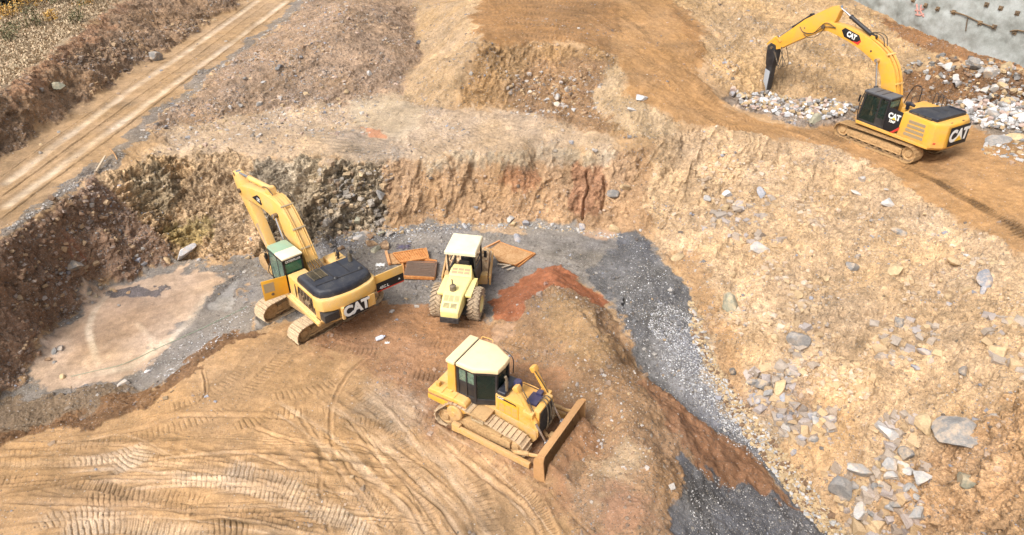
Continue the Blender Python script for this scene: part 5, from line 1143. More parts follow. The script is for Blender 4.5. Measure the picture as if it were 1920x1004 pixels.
    roof = P().prism([(-1.66, -.84), (-1.26, -.86), (-1.26, .86), (-1.66, .84)], 2.98, 3.14, 'z').done("roll_bar_roof", 'cream_yellow', root, .05, seg=3)
    rp = [(-1.22, -.80), (-.46, -.84), (.10, -.56), (.38, -.44), (.42, 0), (.38, .44), (.10, .56), (-.46, .84), (-1.22, .80)]
    P().loft([[(x * k, y * k, z) for x, y in rp] for z, k in ((2.98, 1), (3.10, 1), (3.16, .95), (3.18, .85))]).done("cab_roof", 'cream_yellow', root, .01)
    P().box(-1.255, -1.225, -.8, .8, 3.0, 3.12).done("roof_seam", 'black', root, 0)
    handrail(root, [(-1.15, .84, 3.14), (-1.1, .88, 3.22), (-.7, .9, 3.22), (-.65, .86, 3.14)], .018, 'yellow_doz'); handrail(root, [(-.1, .75, 3.1), (.2, .64, 3.12), (.42, .58, 2.95), (.42, .58, 2.3)], .02)
    # engine
    P().prism([(.30, 1.15), (1.93, 1.05), (1.93, 1.98), (.9, 2.05), (.30, 2.07)], -.52, .52).done("engine_hood", 'yellow_doz', root, .03)
    P().box(.34, .72, -.5, .5, 2.05, 2.24).done("cowl", 'hood', root, .06, seg=3) 
    for s in (-1, 1):
        ey = s * .527; g = P().box(.40, 1.30, min(ey, ey + s * .012), max(ey, ey + s * .012), 1.22, 1.92).done("engine_side_door", 'orange_panel', root, .004)
        h = P()
        for k in range(3):
            for j in range(2): h.box(.48 + k * .27, .70 + k * .27, min(ey + s * .012, ey + s * .018), max(ey + s * .012, ey + s * .018), 1.36 + j * .22, 1.54 + j * .22)
        h.done("vent_mesh", 'yellow_muddy', g, 0)
        st_ = P().prism([(.36, 2.0), (.44, 2.03), (1.18, 1.93), (1.22, 1.84), (1.1, 1.88), (.44, 1.96)], ey, ey + s * .012).done("dark_stripe", 'decal', root, 0)
    lettering("CAT", .13, (.55, -.545, 1.985), (1, 0, -.1), (0, 0, 1), 'white', st_ if False else root, embolden=.003)
    P().prism([(1.93, .70), (2.12, .76), (2.16, 2.02), (1.93, 2.08)], -.54, .54).done("radiator_guard", 'yellow_doz', root, .03)
    rg = P().box(2.14, 2.175, -.46, .46, .86, 1.94)
    for k in range(11): rg.box(2.17, 2.19, -.44, .44, .90 + k * .093, .94 + k * .093)
    rg.done("radiator_grille", 'black', root, 0)
    P().box(1.45, 1.9, -.30, .30, 2.0, 2.10).box(1.62, 1.84, .18, .42, 2.05, 2.22).done("hydraulic_block", 'blue_dark', root, .03)
    for y in (-.1, .05, .2): P().tube([(1.85, y, 2.05), (2.1, y, 2.25), (2.3, y * 1.4, 1.9), (2.32, y * 1.5, 1.3), (2.25, y, .9)], .022, 6).done("hydraulic_hose", 'hose', root, 0)
    P().cyl((.98, -.02, 2.03), (.98, -.02, 2.32), .06).lathe((.98, -.02, 2.3), (0, 0, 1), [(0, .10), (.06, .16), (.26, .17), (.34, .13), (.36, .02)], 22).done("air_precleaner", 'blue_dark', root, 0)
    P().lathe((.66, -.30, 2.03), (0, 0, 1), [(0, .10), (.06, .09), (.08, .055), (.45, .055), (.46, .07), (.62, .07)], 16).tube([(.66, -.30, 2.62), (.66, -.30, 2.78), (.62, -.32, 2.9)], .055, 12).done("exhaust", 'exhaust', root, 0)
    handrail(root, [(.9, .42, 2.05), (.9, .42, 2.2), (1.6, .42, 2.18), (1.6, .42, 2.0)], .018, 'yellow_doz')
    for s in (-1, 1):
        p0, p1 = Vector((1.28, s * .62, 2.90)), Vector((2.52, s * .62, .78)); c1 = p0.lerp(p1, .62)
        cy = P().cyl(p0, c1, .09, n=18).cyl(p0.lerp(p1, .56), c1, .11, n=18).done("lift_cylinder", 'yellow_doz', root, 0)
        P().cyl(c1, p1, .045, n=14).cyl(p1 - Vector((0, .1, 0)), p1 + Vector((0, .1, 0)), .08).done("piston_rod", 'chrome', cy, 0)
        d = (p1 - p0).normalized(); P().obox(p0 + d * .02, (d, (0, 1, 0), d.cross(Vector((0, 1, 0)))), (.22, .26, .22)).done("cylinder_head", 'yellow_doz', cy, .03)
        tp = P0 = p0.lerp(p1, .42); P().box(1.58, 2.0, s * .52 if s > 0 else -.76, .76 if s > 0 else -.52, 1.78, 2.02).done("cylinder_bracket", 'yellow_doz', root, .03)
        P().tube([(p0.x + .1, p0.y - s * .12, p0.z), tuple(p0.lerp(p1, .3) + Vector((.12, -s * .08, .05))), tuple(p0.lerp(p1, .5) + Vector((.1, -s * .05, .04)))], .02, 6).done("hydraulic_hose", 'hose', cy, 0)
    # ripper mount at the back
    P().box(-2.5, -2.25, -.5, .5, .45, .95).box(-2.62, -2.45, -.35, .35, .3, .6).done("drawbar", 'mudgear', root, .03)
    return root
bulldozer()

# ---------------------------------------------------------------- padfoot roller
def roller():
    root = thing("soil_roller", "pale yellow padfoot roller with cream canopy and two lugged tyres on grey gravel", "roller", (-2.33, 28.29, 0.02), R(79.3))
    for s in (-1, 1):
        c = Vector((-1.2, s * .89, .77)); w = .54; rr = .77
        t = P().lathe(c - Vector((0, w / 2, 0)), (0, 1, 0), [(.14, .39), (0, .42), (.0, .62), (.03, .70), (.08, .735), (w - .08, .735), (w - .03, .70), (w, .62), (w, .42), (w - .14, .39)], 48)
        nl = 22
        for k in range(nl):
            for h in (-1, 1):
                for j in range(4):                     # chevron lugs that bend backwards
                    f0, f1 = j / 4, (j + 1) / 4; th0 = 2 * math.pi * (k + (.5 if h > 0 else 0)) / nl + f0 * .26; th1 = 2 * math.pi * (k + (.5 if h > 0 else 0)) / nl + f1 * .26
                    y0_, y1_ = h * (.0 + f0 * w * .5) * 1.0, h * (f1 * w * .5); r0 = .765 if f0 < .7 else .75; r1 = .765 if f1 < .8 else .735
                    a_ = Vector((math.cos(th0) * r0, y0_, math.sin(th0) * r0)); b_ = Vector((math.cos(th1) * r1, y1_, math.sin(th1) * r1))
                    t.bar(c + a_, c + b_, .075, .07, tuple(a_.normalized()))
        ty = t.done("tyre", 'rubber', root, 0)
        P().lathe(c - Vector((0, s * .05, 0)), (0, s, 0), [(0, .4), (.27, .43), (.31, .43), (.31, .38), (.20, .33), (.18, .16), (.26, .13), (.26, .01)], 28).done("rim", 'yellow_rol', ty, 0)
    P().cyl((-1.2, -.65, .77), (-1.2, .65, .77), .16).box(-1.5, -.9, -.3, .3, .5, 1.0).done("axle", 'steel_dark', root, .02)
    # chassis + hood
    P().box(-2.5, .25, -.42, .42, .68, 1.05).done("chassis", 'black', root, .02)
    hood = P().loft([[(x, -hw, z0), (x, hw, z0), (x, hw, z1 - .05), (x, hw - .07, z1), (x, -hw + .07, z1), (x, -hw, z1 - .05)] for x, hw, z0, z1 in ((-2.72, .40, .92, 1.22), (-2.62, .44, .90, 1.34), (-1.95, .47, .95, 1.68), (-.55, .56, 1.0, 1.74), (-.35, .58, 1.0, 1.76))]).done("engine_hood", 'yellow_rol', root, .02)
    P().loft([[(-.62, -.60, 1.1), (-.62, .60, 1.1), (-.62, .56, 1.80), (-.62, -.56, 1.80)], [(-.30, -.62, 1.1), (-.30, .62, 1.1), (-.30, .5, 2.0), (-.30, -.5, 2.0)], [(.02, -.62, 1.1), (.02, .62, 1.1), (.02, .42, 2.06), (.02, -.42, 2.06)]]).done("hood_cowl", 'yellow_rol', root, .03)
    for s in (-1, 1): P().prism([(-1.75, 1.56), (-.35, 1.62), (-.35, 1.2), (-1.05, 1.50), (-1.75, 1.44)], s * .50, s * .80).done("fender", 'yellow_rol', root, .02)
    def ontop(x, y, w_, h_, name, mat, nb):
        g = P()
        sl_ = (1.68 - 1.34) / (.67); z = 1.34 + (x + 2.62) * sl_
        for k in range(nb):
            xx = x + (k - nb / 2 + .5) * h_ / nb; zz = 1.34 + (xx + 2.62) * sl_ + .008 if xx < -1.95 else 1.68 + (xx + 1.95) * .043 + .008
            g.obox((xx, y, zz), ((0, 1, 0), (1, 0, sl_), (-sl_, 0, 1)), (w_, h_ / nb * .55, .012))
        return g.done(name, mat, root, 0)
    for y in (-.24, .02, .26): ontop(-2.14, y, .21, .28, "vent_mesh", 'grille', 9)
    for y in (-.16, .18): ontop(-2.47, y, .28, .22, "vent_slot", 'black', 4)
    gq = P()
    for k in range(3):
        for j in range(2): gq.obox((-.46 + j * .14, -.30 + k * .3, 1.905 + j * .085), ((0, 1, 0), (.55, 0, .35), (-.35, 0, .55)), (.26, .13, .012))
    gq.done("cowl_grille", 'grille', root, 0)
    P().box(-2.78, -2.50, -.44, .44, .66, .94).done("rear_bumper", 'black', root, .03)
    P().lathe((-1.62, .08, 1.66), (0, 0, 1), [(0, .15), (.03, .15), (.28, .15), (.31, .12), (.31, .01)], 22).lathe((-1.58, .10, 1.9), (0, 0, 1), [(0, .035), (.2, .035)], 10).tube([(-1.58, .1, 2.08), (-1.58, .1, 2.2), (-1.64, .1, 2.28)], .035, 8).done("muffler", 'exhaust', root, 0)
    # operator station
    P().box(-.05, 1.15, -.68, .68, 1.02, 1.22).done("platform", 'black', root, .02)
    P().prism([(-.08, -.60), (-.02, -.66), (1.1, -.66), (1.1, -.6), (.0, -.56), (0, .56), (1.1, .6), (1.1, .66), (-.02, .66), (-.08, .60)], 1.2, 1.86, 'z').done("side_guard", 'black', root, .015)
    P().box(.28, .72, -.25, .25, 1.5, 1.66).box(.20, .32, -.25, .25, 1.62, 2.1).done("seat", 'seat', root, .03)
    P().box(.95, 1.12, -.35, .35, 1.2, 1.95).bar((.98, 0, 1.9), (.84, 0, 2.06), .06, .06).lathe((.82, 0, 2.06), (-.5, 0, .8), [(0, .17), (.03, .19), (.05, .17)], 20).done("console", 'black', root, .02)
    for x in (-.30, 1.02):
        for s in (-1, 1): P().bar((x + (.28 if x < 0 else 0), s * .66, 1.1), (x, s * .64, 2.86), .08, .08, (1, 0, 0)).done("canopy_post", 'black', root, .01)
    P().bar((-.3, -.64, 2.82), (-.3, .64, 2.82), .07, .1).bar((1.0, -.64, 2.82), (1.0, .64, 2.82), .07, .1).bar((.1, -.64, 2.2), (1.0, -.64, 2.2), .05, .05).bar((.1, .64, 2.2), (1.0, .64, 2.2), .05, .05).done("canopy_frame", 'black', root, .01)
    P().loft([[(-.46 * 1 + dx, -.74 + d, z), (1.20 - dx, -.74 + d, z), (1.20 - dx, .74 - d, z), (-.46 + dx, .74 - d, z)] for z, d, dx in ((2.84, 0, 0), (2.99, 0, 0), (3.05, .04, .04), (3.065, .14, .14))]).done("canopy_roof", 'cream', root, .015)
    P().box(1.05, 1.12, -.92, -.78, 1.9, 2.25).cyl((1.05, -.64, 2.1), (1.08, -.85, 2.1), .012).done("mirror", 'black', root, .01)
    # drum unit, steered a little to the left
    X = Matrix.Translation((.35, 0, 0)) @ Matrix.Rotation(R(9), 4, 'Z')
    fr = P()
    for s in (-1, 1):
        fr.prism([(.25, .50), (2.75, .45), (2.95, .6), (2.95, .80), (2.75, .92), (.25, 1.0)], s * 1.12, s * 1.21)
    fr.box(.22, .62, -1.06, 1.06, .55, 1.08).box(2.66, 2.92, -1.06, 1.06, .5, .98)
    fr.done("drum_frame", 'yellow_muddy', root, .03, xf=X)
    P().box(-.15, .3, -.25, .25, .45, 1.0).cyl((0, 0, .4), (0, 0, 1.05), .16).done("articulation_joint", 'steel_dark', root, .02, xf=X)
    d = P().cyl((1.68, -1.05, .78), (1.68, 1.05, .78), .72, n=48)
    for j in range(10):
        for k in range(14):
            t = 2 * math.pi * (k + .5 * (j % 2)) / 14; y = -.94 + j * .209; n = Vector((math.cos(t), 0, math.sin(t))); tt = Vector((-math.sin(t), 0, math.cos(t))); c = Vector((1.68, y, .78))
            r0, r1 = .71, .86; q = lambda r_, a_: [c + n * r_ + tt * a_ * i1 + Vector((0, a_ * .85 * i2, 0)) for i1, i2 in ((-1, -1), (1, -1), (1, 1), (-1, 1))]
            d.loft([q(r0, .085), q(r1, .06)])
    dr = d.done("padfoot_drum", 'drum', root, 0, xf=X)
    P().box(2.45, 2.62, -1.04, 1.04, .5, .62).done("scraper", 'steel_dark', root, .01, xf=X)
    for y in (-.3, .3): P().tube([(-.6, y, 1.0), (.1, y * 1.2, 1.15), (.7, y, 1.1)], .03, 6).done("hydraulic_hose", 'hose', root, 0)
    return root
roller()
#@@END_MACHINES

# ---------------------------------------------------------------- loose rocks
def rock_mesh(k, flat=.65, sub=3):
    rg = random.Random(100 + k); bm = bmesh.new(); bmesh.ops.create_icosphere(bm, subdivisions=sub, radius=1)
    pl = []
    for i in range(rg.randint(9, 13)):
        n = Vector((rg.gauss(0, 1), rg.gauss(0, 1), rg.gauss(0, 1))).normalized(); pl.append((n, rg.uniform(.36, .74)))
    sx, sy, sz = rg.uniform(.9, 1.1), rg.uniform(.6, .9), flat * rg.uniform(.75, 1.1)
    for v in bm.verts:
        p = v.co.copy()
        for _ in range(2):
            for n, d in pl:
                e = p.dot(n) - d
                if e > 0: p -= n * e
        p *= 1 + .03 * math.sin(p.x * 9 + k) * math.cos(p.y * 11 - k)
        v.co = Vector((p.x * sx, p.y * sy, p.z * sz)) * .95
    m = bpy.data.meshes.new("rock"); bm.to_mesh(m); bm.free()
    for p in m.polygons: p.use_smooth = True
    m.set_sharp_from_angle(angle=R(16)); return m
def rock_material():
    m, t, b = newmat("rock"); oi = N_(t, "ShaderNodeObjectInfo"); tc = N_(t, "ShaderNodeTexCoord").outputs["Object"]; g = N_(t, "ShaderNodeNewGeometry").outputs["Position"]
    n1 = noise(t, g, 2.5, 7, .7); n2 = noise(t, g, 14, 5, .7); sx = N_(t, "ShaderNodeSeparateXYZ"); t.links.new(N_(t, "ShaderNodeNewGeometry").outputs["Normal"], sx.inputs[0])
    f = math_(t, 'MULTIPLY', maprange(t, n1, .3, .7, .7, 1.25), maprange(t, n2, .3, .7, .8, 1.2))
    vm = N_(t, "ShaderNodeVectorMath", operation='SCALE'); t.links.new(oi.outputs["Color"], vm.inputs[0]); t.links.new(f, vm.inputs["Scale"])
    dust = math_(t, 'MULTIPLY', maprange(t, n1, .46, .62, 0, .65), maprange(t, oi.outputs["Random"], 0, 1, .2, 1))
    c = mixc(t, dust, vm.outputs[0], c_(200, 168, 128)); t.links.new(c, b.inputs["Base Color"]); b.inputs["Roughness"].default_value = .9
    wv = N_(t, "ShaderNodeTexWave"); wv.inputs["Scale"].default_value = 2.2; wv.inputs["Distortion"].default_value = 7; wv.inputs["Detail"].default_value = 4; t.links.new(tc, wv.inputs["Vector"])
    h = math_(t, 'ADD', math_(t, 'MULTIPLY', n2, .04), math_(t, 'MULTIPLY', wv.outputs["Fac"], .02))
    bp = N_(t, "ShaderNodeBump"); bp.inputs["Strength"].default_value = .9; t.links.new(h, bp.inputs["Height"]); t.links.new(bp.outputs[0], b.inputs["Normal"])
    return m
MROCK = rock_material()
RM = [rock_mesh(k, .7 if k < 10 else .35) for k in range(14)]
for m_ in RM: m_.materials.append(MROCK)
PAL = {'grey': (160, 156, 152), 'pale': (206, 202, 198), 'white': (236, 236, 238), 'tan': (206, 178, 138), 'brown': (146, 116, 90), 'blue': (172, 172, 178), 'dark': (122, 116, 110), 'yellow': (208, 182, 142), 'pink': (204, 178, 164), 'green': (172, 168, 146)}
def setcol(o, pal):
    c = lin(PAL[pal]) * .68 * random.uniform(.82, 1.15); o.color = (float(c[0]), float(c[1]), float(c[2]), 1)
def rock(u, v, size, pal, label, group=None, name="rock", flat=False, dz=0., sink=.05, cat="rock", pos=None, el=None):
    p = hitg(u, v) if pos is None else pos
    o = bpy.data.objects.new(name, RM[random.randrange(10, 14) if flat else random.randrange(10)]); COL.objects.link(o)
    s = size * .72; o.scale = (s * random.uniform(.9, 1.1), s * random.uniform(.85, 1.1), s * random.uniform(.85, 1.15))
    if el: o.scale = (s * el[0], s * el[1], s * el[2])
    o.rotation_euler = (random.gauss(0, .3), random.gauss(0, .3), random.uniform(0, 6.28) if not el or len(el) < 4 else el[3])
    o.location = (p[0], p[1], p[2] + size * sink + dz); setcol(o, pal); return tag(o, label, cat, group)
BIG = [  # u, v, size m, palette, label
 (1787, 832, 1.75, 'grey', "largest boulder on the right slope, grey with flaky edges"),
 (1576, 920, 1.05, 'grey', "blocky layered grey boulder at the foot of the right slope, in a sandy hollow"),
 (1612, 884, 1.2, 'pale', "long pale curved slab of rock above the layered grey boulder"),
 (1690, 880, .8, 'pale', "upright pale slab in the lower right rock pile"),
 (1725, 900, .7, 'pale', "broken pale rock leaning to the right in the lower right rock pile"),
 (1812, 905, .85, 'green', "rounded greenish grey boulder on the orange lower right slope"),
 (1660, 815, 1.1, 'pale', "pale cracked ledge of rock left of the largest boulder"),
 (1728, 795, .9, 'tan', "tan rock just up-slope of the largest boulder"),
 (1428, 722, .9, 'grey', "fractured grey rock at the left edge of the right slope"),
 (1462, 728, .8, 'tan', "tan half buried boulder beside the fractured grey rock"),
 (1376, 700, .42, 'dark', "small dark grey rock alone in the sandy hollow by the gravel"),
 (1488, 848, .38, 'blue', "small flat blue grey stone on the smooth sand below the slope"),
 (1368, 572, .95, 'green', "smooth elongated grey green boulder near the gravel edge"),
 (1422, 468, 1.0, 'pale', "pale bluish double lobed boulder in the middle of the right slope"),
 (1362, 365, .8, 'white', "white split rock high on the slope above the gravel corner"),
 (1358, 392, .6, 'tan', "cream rock directly under the white split rock"),
 (1322, 430, .5, 'blue', "small light blue rock at the upper left of the right slope"),
 (1428, 365, .7, 'blue', "grey layered outcrop right of the white split rock"),
 (1852, 522, .85, 'blue', "pale blue rounded boulder near the right picture edge"),
 (1810, 548, .6, 'tan', "flat cream rock left of the pale blue rounded boulder"),
 (1680, 505, .75, 'yellow', "smooth ochre boulder under a dark hollow on the slope"),
 (1685, 608, .9, 'grey', "grey weathered outcrop in the middle right of the slope"),
 (1738, 660, .6, 'blue', "blue grey angular rock right of the grey weathered outcrop"),
 (1495, 640, 1.0, 'grey', "grey crumbly outcrop low on the left of the slope"),
 (1870, 664, .8, 'tan', "tan angular boulder low at the right picture edge"),
 (970, 448, .75, 'blue', "light grey angular block on the gravel behind the roller"),
 (1092, 424, .6, 'blue', "blue white rock at the cliff foot left of the tan wash"),
 (1154, 432, .6, 'tan', "cream rock at the cliff foot right of the tan wash"),
 (984, 418, .5, 'blue', "small slate blue rock at the cliff foot behind the light grey block"),
 (958, 396, .8, 'pale', "tall cream slab leaning on the cliff behind the roller"),
 (872, 414, .55, 'white', "white rounded stone at the cliff foot left of the cream slab"),
 (1267, 482, .6, 'tan', "tan oblong stone at the corner where gravel meets slope"),
 (1302, 590, .5, 'pale', "pale upright stone on the edge of the dark gravel"),
 (1145, 368, .85, 'grey', "long grey rock set in the cliff right of the red clay cracks"),
 (1168, 362, .7, 'tan', "tan rock touching the long grey rock in the cliff"),
 (686, 372, .85, 'brown', "round brown boulder on the dark rock pile"),
 (694, 394, .6, 'green', "pale greenish boulder under the round brown boulder"),
 (676, 408, 1.0, 'pale', "wide white slab at the foot of the dark rock pile"),
 (680, 424, .9, 'grey', "flat grey slab lowest in the dark rock pile"),
 (349, 478, 1.3, 'white', "long white ledge of rock at the foot of the ochre rock face"),
 (1202, 186, .9, 'white', "white pointed rock on the rim of the upper bench"),
 (1186, 206, .7, 'pale', "flat pale rock just below the white pointed rock"),
 (1062, 180, .6, 'pale', "pale block at the foot of the debris below the upper bench"),
 (1072, 268, .4, 'blue', "small bluish white stone on the middle bench"),
 (1115, 280, .6, 'pale', "pale flat stone on the lip of the middle bench"),
 (785, 82, .6, 'blue', "blue grey stone in the valley between the spoil slopes"),
 (98, 140, .9, 'green', "grey green angular boulder on the brown bank left of the haul road"),
 (290, 110, 1.3, 'grey', "grey outcrop at the foot of the bank beside the haul road"),
 (120, 448, .8, 'grey', "grey boulder low on the dark brown slope"),
 (228, 722, .65, 'pale', "pale grey block between the puddle flat and the gravel strip"),
 (277, 698, .3, 'white', "small white stone on the gravel strip"),
 (1775, 128, .8, 'pale', "pale upright boulder on the cut above the excavator hood"),
 (1822, 118, .9, 'grey', "grey square boulder on the cut below the concrete wall"),
 (1858, 132, 1.0, 'pale', "rounded cream boulder on the cut near the right edge"),
 (1876, 130, 1.35, 'yellow', "largest cream boulder on the cut below the concrete wall"),
 (1896, 130, .8, 'pink', "round pinkish boulder on the cut at the far right"),
 (1372, 178, .75, 'blue', "bluish boulder at the left end of the white rubble"),
 (1555, 212, 1.0, 'white', "bright white flat slab at the right end of the rubble by the hammer"),
 (1524, 226, .95, 'green', "greenish pale block at the near edge of the rubble by the hammer"),
 (1868, 268, 1.3, 'grey', "long grey slab right of the excavator counterweight"),
 (1905, 262, 1.2, 'tan', "tan angular slab at the right picture edge behind the counterweight"),
]
for u, v, s, pal, lab in BIG:
    rock(u, v, s, pal, lab, None, "boulder" if s > .7 else "rock", flat=('slab' in lab or 'flat' in lab or 'ledge' in lab), cat="boulder" if s > .7 else "rock", sink=.04)
def in_poly(poly):
    xs = [p[0] for p in poly]; ys = [p[1] for p in poly]
    while True:
        u, v = random.uniform(min(xs), max(xs)), random.uniform(min(ys), max(ys)); c = False
        for k in range(len(poly)):
            (xa, ya), (xb, yb) = poly[k], poly[k - 1]
            if (ya > v) != (yb > v) and u < (xb - xa) * (v - ya) / (yb - ya) + xa: c = not c
        if c: return u, v
CL = [
 ([(1372, 172), (1450, 182), (1560, 196), (1600, 215), (1540, 230), (1450, 212), (1390, 198)], 62, (.3, .75), ['white', 'pale', 'pale', 'pink', 'tan', 'grey'], "pale broken stone in the white rubble strip in front of the hammer", "rubble in front of the hammer", .25),
 ([(1800, 195), (1930, 190), (1940, 250), (1830, 240), (1815, 222)], 44, (.4, 1.1), ['white', 'pale', 'white', 'pale', 'pink', 'grey'], "white broken rock in the heap behind the excavator counterweight", "rubble behind the counterweight", .3),
 ([(1740, 124), (1930, 128), (1930, 175), (1870, 190), (1800, 140)], 22, (.4, .9), ['pale', 'grey', 'tan', 'grey', 'dark'], "grey stone tumbled on the dark cut face under the concrete wall", "stones on the cut face", 0),
 ([(1398, 690), (1500, 690), (1495, 760), (1410, 765)], 13, (.25, .55), ['grey', 'blue', 'grey'], "grey stone in the upper cluster at the slope foot", "grey stones in the upper cluster", 0),
 ([(1450, 775), (1570, 770), (1560, 850), (1480, 825)], 16, (.25, .6), ['grey', 'blue', 'pale'], "blue grey stone in the middle cluster below the slope", "stones in the middle cluster", 0),
 ([(1550, 880), (1700, 850), (1740, 1000), (1610, 1000)], 26, (.3, .7), ['grey', 'pale', 'pale', 'tan', 'grey'], "grey or pale stone in the lower right rock pile", "stones in the lower right pile", .08),
 ([(640, 340), (725, 350), (720, 430), (610, 440)], 20, (.3, .7), ['grey', 'brown', 'green', 'dark'], "stone tumbled at the foot of the dark rock face", "stones under the dark rock face", .0),
 ([(560, 5), (760, 60), (700, 170), (480, 210), (340, 230), (450, 120)], 26, (.25, .5), ['pale', 'tan', 'grey', 'pink', 'brown'], "stone scattered on the brown spoil slope right of the haul road", "stones on the brown spoil slope", 0),
 ([(20, 170), (180, 90), (420, 20), (250, 120), (20, 270)], 12, (.25, .6), ['grey', 'tan', 'brown'], "stone sticking out of the brown bank left of the haul road", "stones on the left bank", 0),
 ([(0, 470), (180, 350), (260, 440), (220, 510), (60, 640)], 16, (.2, .5), ['brown', 'grey', 'tan'], "stone lying on the dark brown slope above the puddle", "stones on the dark slope", 0),
 ([(980, 130), (1120, 140), (1130, 210), (1000, 220)], 14, (.25, .55), ['pale', 'tan', 'brown'], "stone in the debris under the upper bench rim", "stones under the upper bench", 0),
 ([(1260, 300), (1620, 320), (1900, 500), (1900, 780), (1400, 640)], 26, (.25, .7), ['tan', 'pale', 'tan', 'grey', 'blue'], "scattered stone half buried in the sandy right slope", "stones in the right slope", 0),
 ([(300, 480), (480, 490), (640, 440), (1000, 416), (1180, 445), (1000, 425), (640, 450), (320, 500)], 16, (.2, .45), ['pale', 'tan', 'grey'], "stone lying along the foot of the cliff", "stones along the cliff foot", 0),
]
for poly, n, (s0, s1), pals, lab, grp, dz in CL:
    for i in range(n):
        u, v = in_poly(poly); s = s0 + (s1 - s0) * random.random() ** 1.7
        rock(u, v, s, random.choice(pals), lab, grp, "rock", flat=random.random() < .25, dz=random.random() * dz)

# ---------------------------------------------------------------- small stones: far too many to count
def stones_mesh(name, P0, S0, C0, rgn):
    bv = np.array([(x, y, z) for x in (-.72, .72) for y in (-.72, .72) for z in (-.72, .72)] + [(0, 0, .95), (.1, 0, -.8)]); bf = np.array([(0, 2, 9), (2, 6, 9), (6, 4, 9), (4, 0, 9), (1, 8, 3), (3, 8, 7), (7, 8, 5), (5, 8, 1), (0, 1, 2), (1, 3, 2), (4, 6, 5), (6, 7, 5), (0, 4, 1), (4, 5, 1), (2, 3, 6), (3, 7, 6)])
    n = len(P0); nv = len(bv)
    jit = 1 + rgn.uniform(-.42, .22, (n, nv, 3)); sc = np.stack([rgn.uniform(.7, 1.2, n), rgn.uniform(.55, 1., n), rgn.uniform(.35, .8, n)], 1)
    V = bv[None] * jit * sc[:, None] * S0[:, None, None] * .5
    a = rgn.uniform(0, 6.28, n); b = rgn.normal(0, .35, n); ca, sa, cb, sb = np.cos(a), np.sin(a), np.cos(b), np.sin(b)
    X1 = V[..., 0]; Y1 = V[..., 1] * cb[:, None] - V[..., 2] * sb[:, None]; Z1 = V[..., 1] * sb[:, None] + V[..., 2] * cb[:, None]
    V = np.stack([X1 * ca[:, None] - Y1 * sa[:, None], X1 * sa[:, None] + Y1 * ca[:, None], Z1], -1) + P0[:, None]
    F = (bf[None] + (np.arange(n) * nv)[:, None, None]).reshape(-1, 3).astype(np.int32)
    m = bpy.data.meshes.new(name); m.vertices.add(n * nv); m.vertices.foreach_set("co", V.astype(np.float32).ravel())
    m.loops.add(len(F) * 3); m.loops.foreach_set("vertex_index", F.ravel()); m.polygons.add(len(F)); m.polygons.foreach_set("loop_start", np.arange(len(F), dtype=np.int32) * 3)
    m.polygons.foreach_set("use_smooth", np.zeros(len(F), bool)); m.update(calc_edges=True)
    at = m.color_attributes.new("soil", 'FLOAT_COLOR', 'POINT'); at.data.foreach_set("color", np.hstack([np.repeat(C0, nv, 0), np.ones((n * nv, 1))]).astype(np.float32).ravel())
    o = bpy.data.objects.new(name, m); COL.objects.link(o); return o
def stone_material():
    m, t, b = newmat("small_stone"); g = N_(t, "ShaderNodeNewGeometry").outputs["Position"]; n = noise(t, g, 25, 3, .6)
    vm = N_(t, "ShaderNodeVectorMath", operation='SCALE'); t.links.new(N_(t, "ShaderNodeAttribute", attribute_name="soil").outputs["Color"], vm.inputs[0]); t.links.new(maprange(t, n, .3, .7, .8, 1.2), vm.inputs["Scale"])
    t.links.new(vm.outputs[0], b.inputs["Base Color"]); b.inputs["Roughness"].default_value = .92; return m
MST = stone_material()
rg = np.random.default_rng(5)
dpt = Y * COSP + (CAMH - PV[:, 2]) * SINP
wgt = np.where(inside & (np.abs(Sg.ravel()) < .775), (peb ** 2.2 + .25 * ROCKW * (clod > .3)) * np.clip(dpt / 30, .6, 1.6), 0); wgt[peb < .2] *= .1
wgt *= np.clip(.35 + 2.2 * fbm(X * .45, Y * .45, 140, 4), .06, 1.4) ** 1.6 * np.where(ROCKW > .7, .3, 1)
NS = 40000
pk = rg.choice(N, NS, replace=False, p=wgt / wgt.sum())
sz = .036 * np.exp(rg.exponential(.40, NS)) * np.clip(dpt[pk] / 30, .85, 1.7) * (1 + .5 * ROCKW[pk]); sz = np.minimum(sz, .34)
loc_c = colr[pk]; grey = loc_c.mean(1, keepdims=True)
palm = np.stack([lin(c) * .62 for c in ((150, 148, 150), (214, 206, 196), (196, 168, 130), (120, 108, 98), (172, 174, 184))]); kind = rg.integers(0, 5, NS)
mixk = np.where(rg.random(NS) < .30, .9, .15)[:, None]
cst = (loc_c * .7 + grey * .3) * rg.uniform(.75, 1.45, (NS, 1)) * (1 - mixk) + palm[kind] * mixk * rg.uniform(.7, 1.15, (NS, 1))
o = stones_mesh("gravel", PV[pk] + np.stack([np.zeros(NS), np.zeros(NS), sz * -.03], 1) + 0, sz, cst, rg); o.data.materials.append(MST); o["kind"] = "stuff"; tag(o, "loose gravel and small stones spread over the dirt", "gravel")

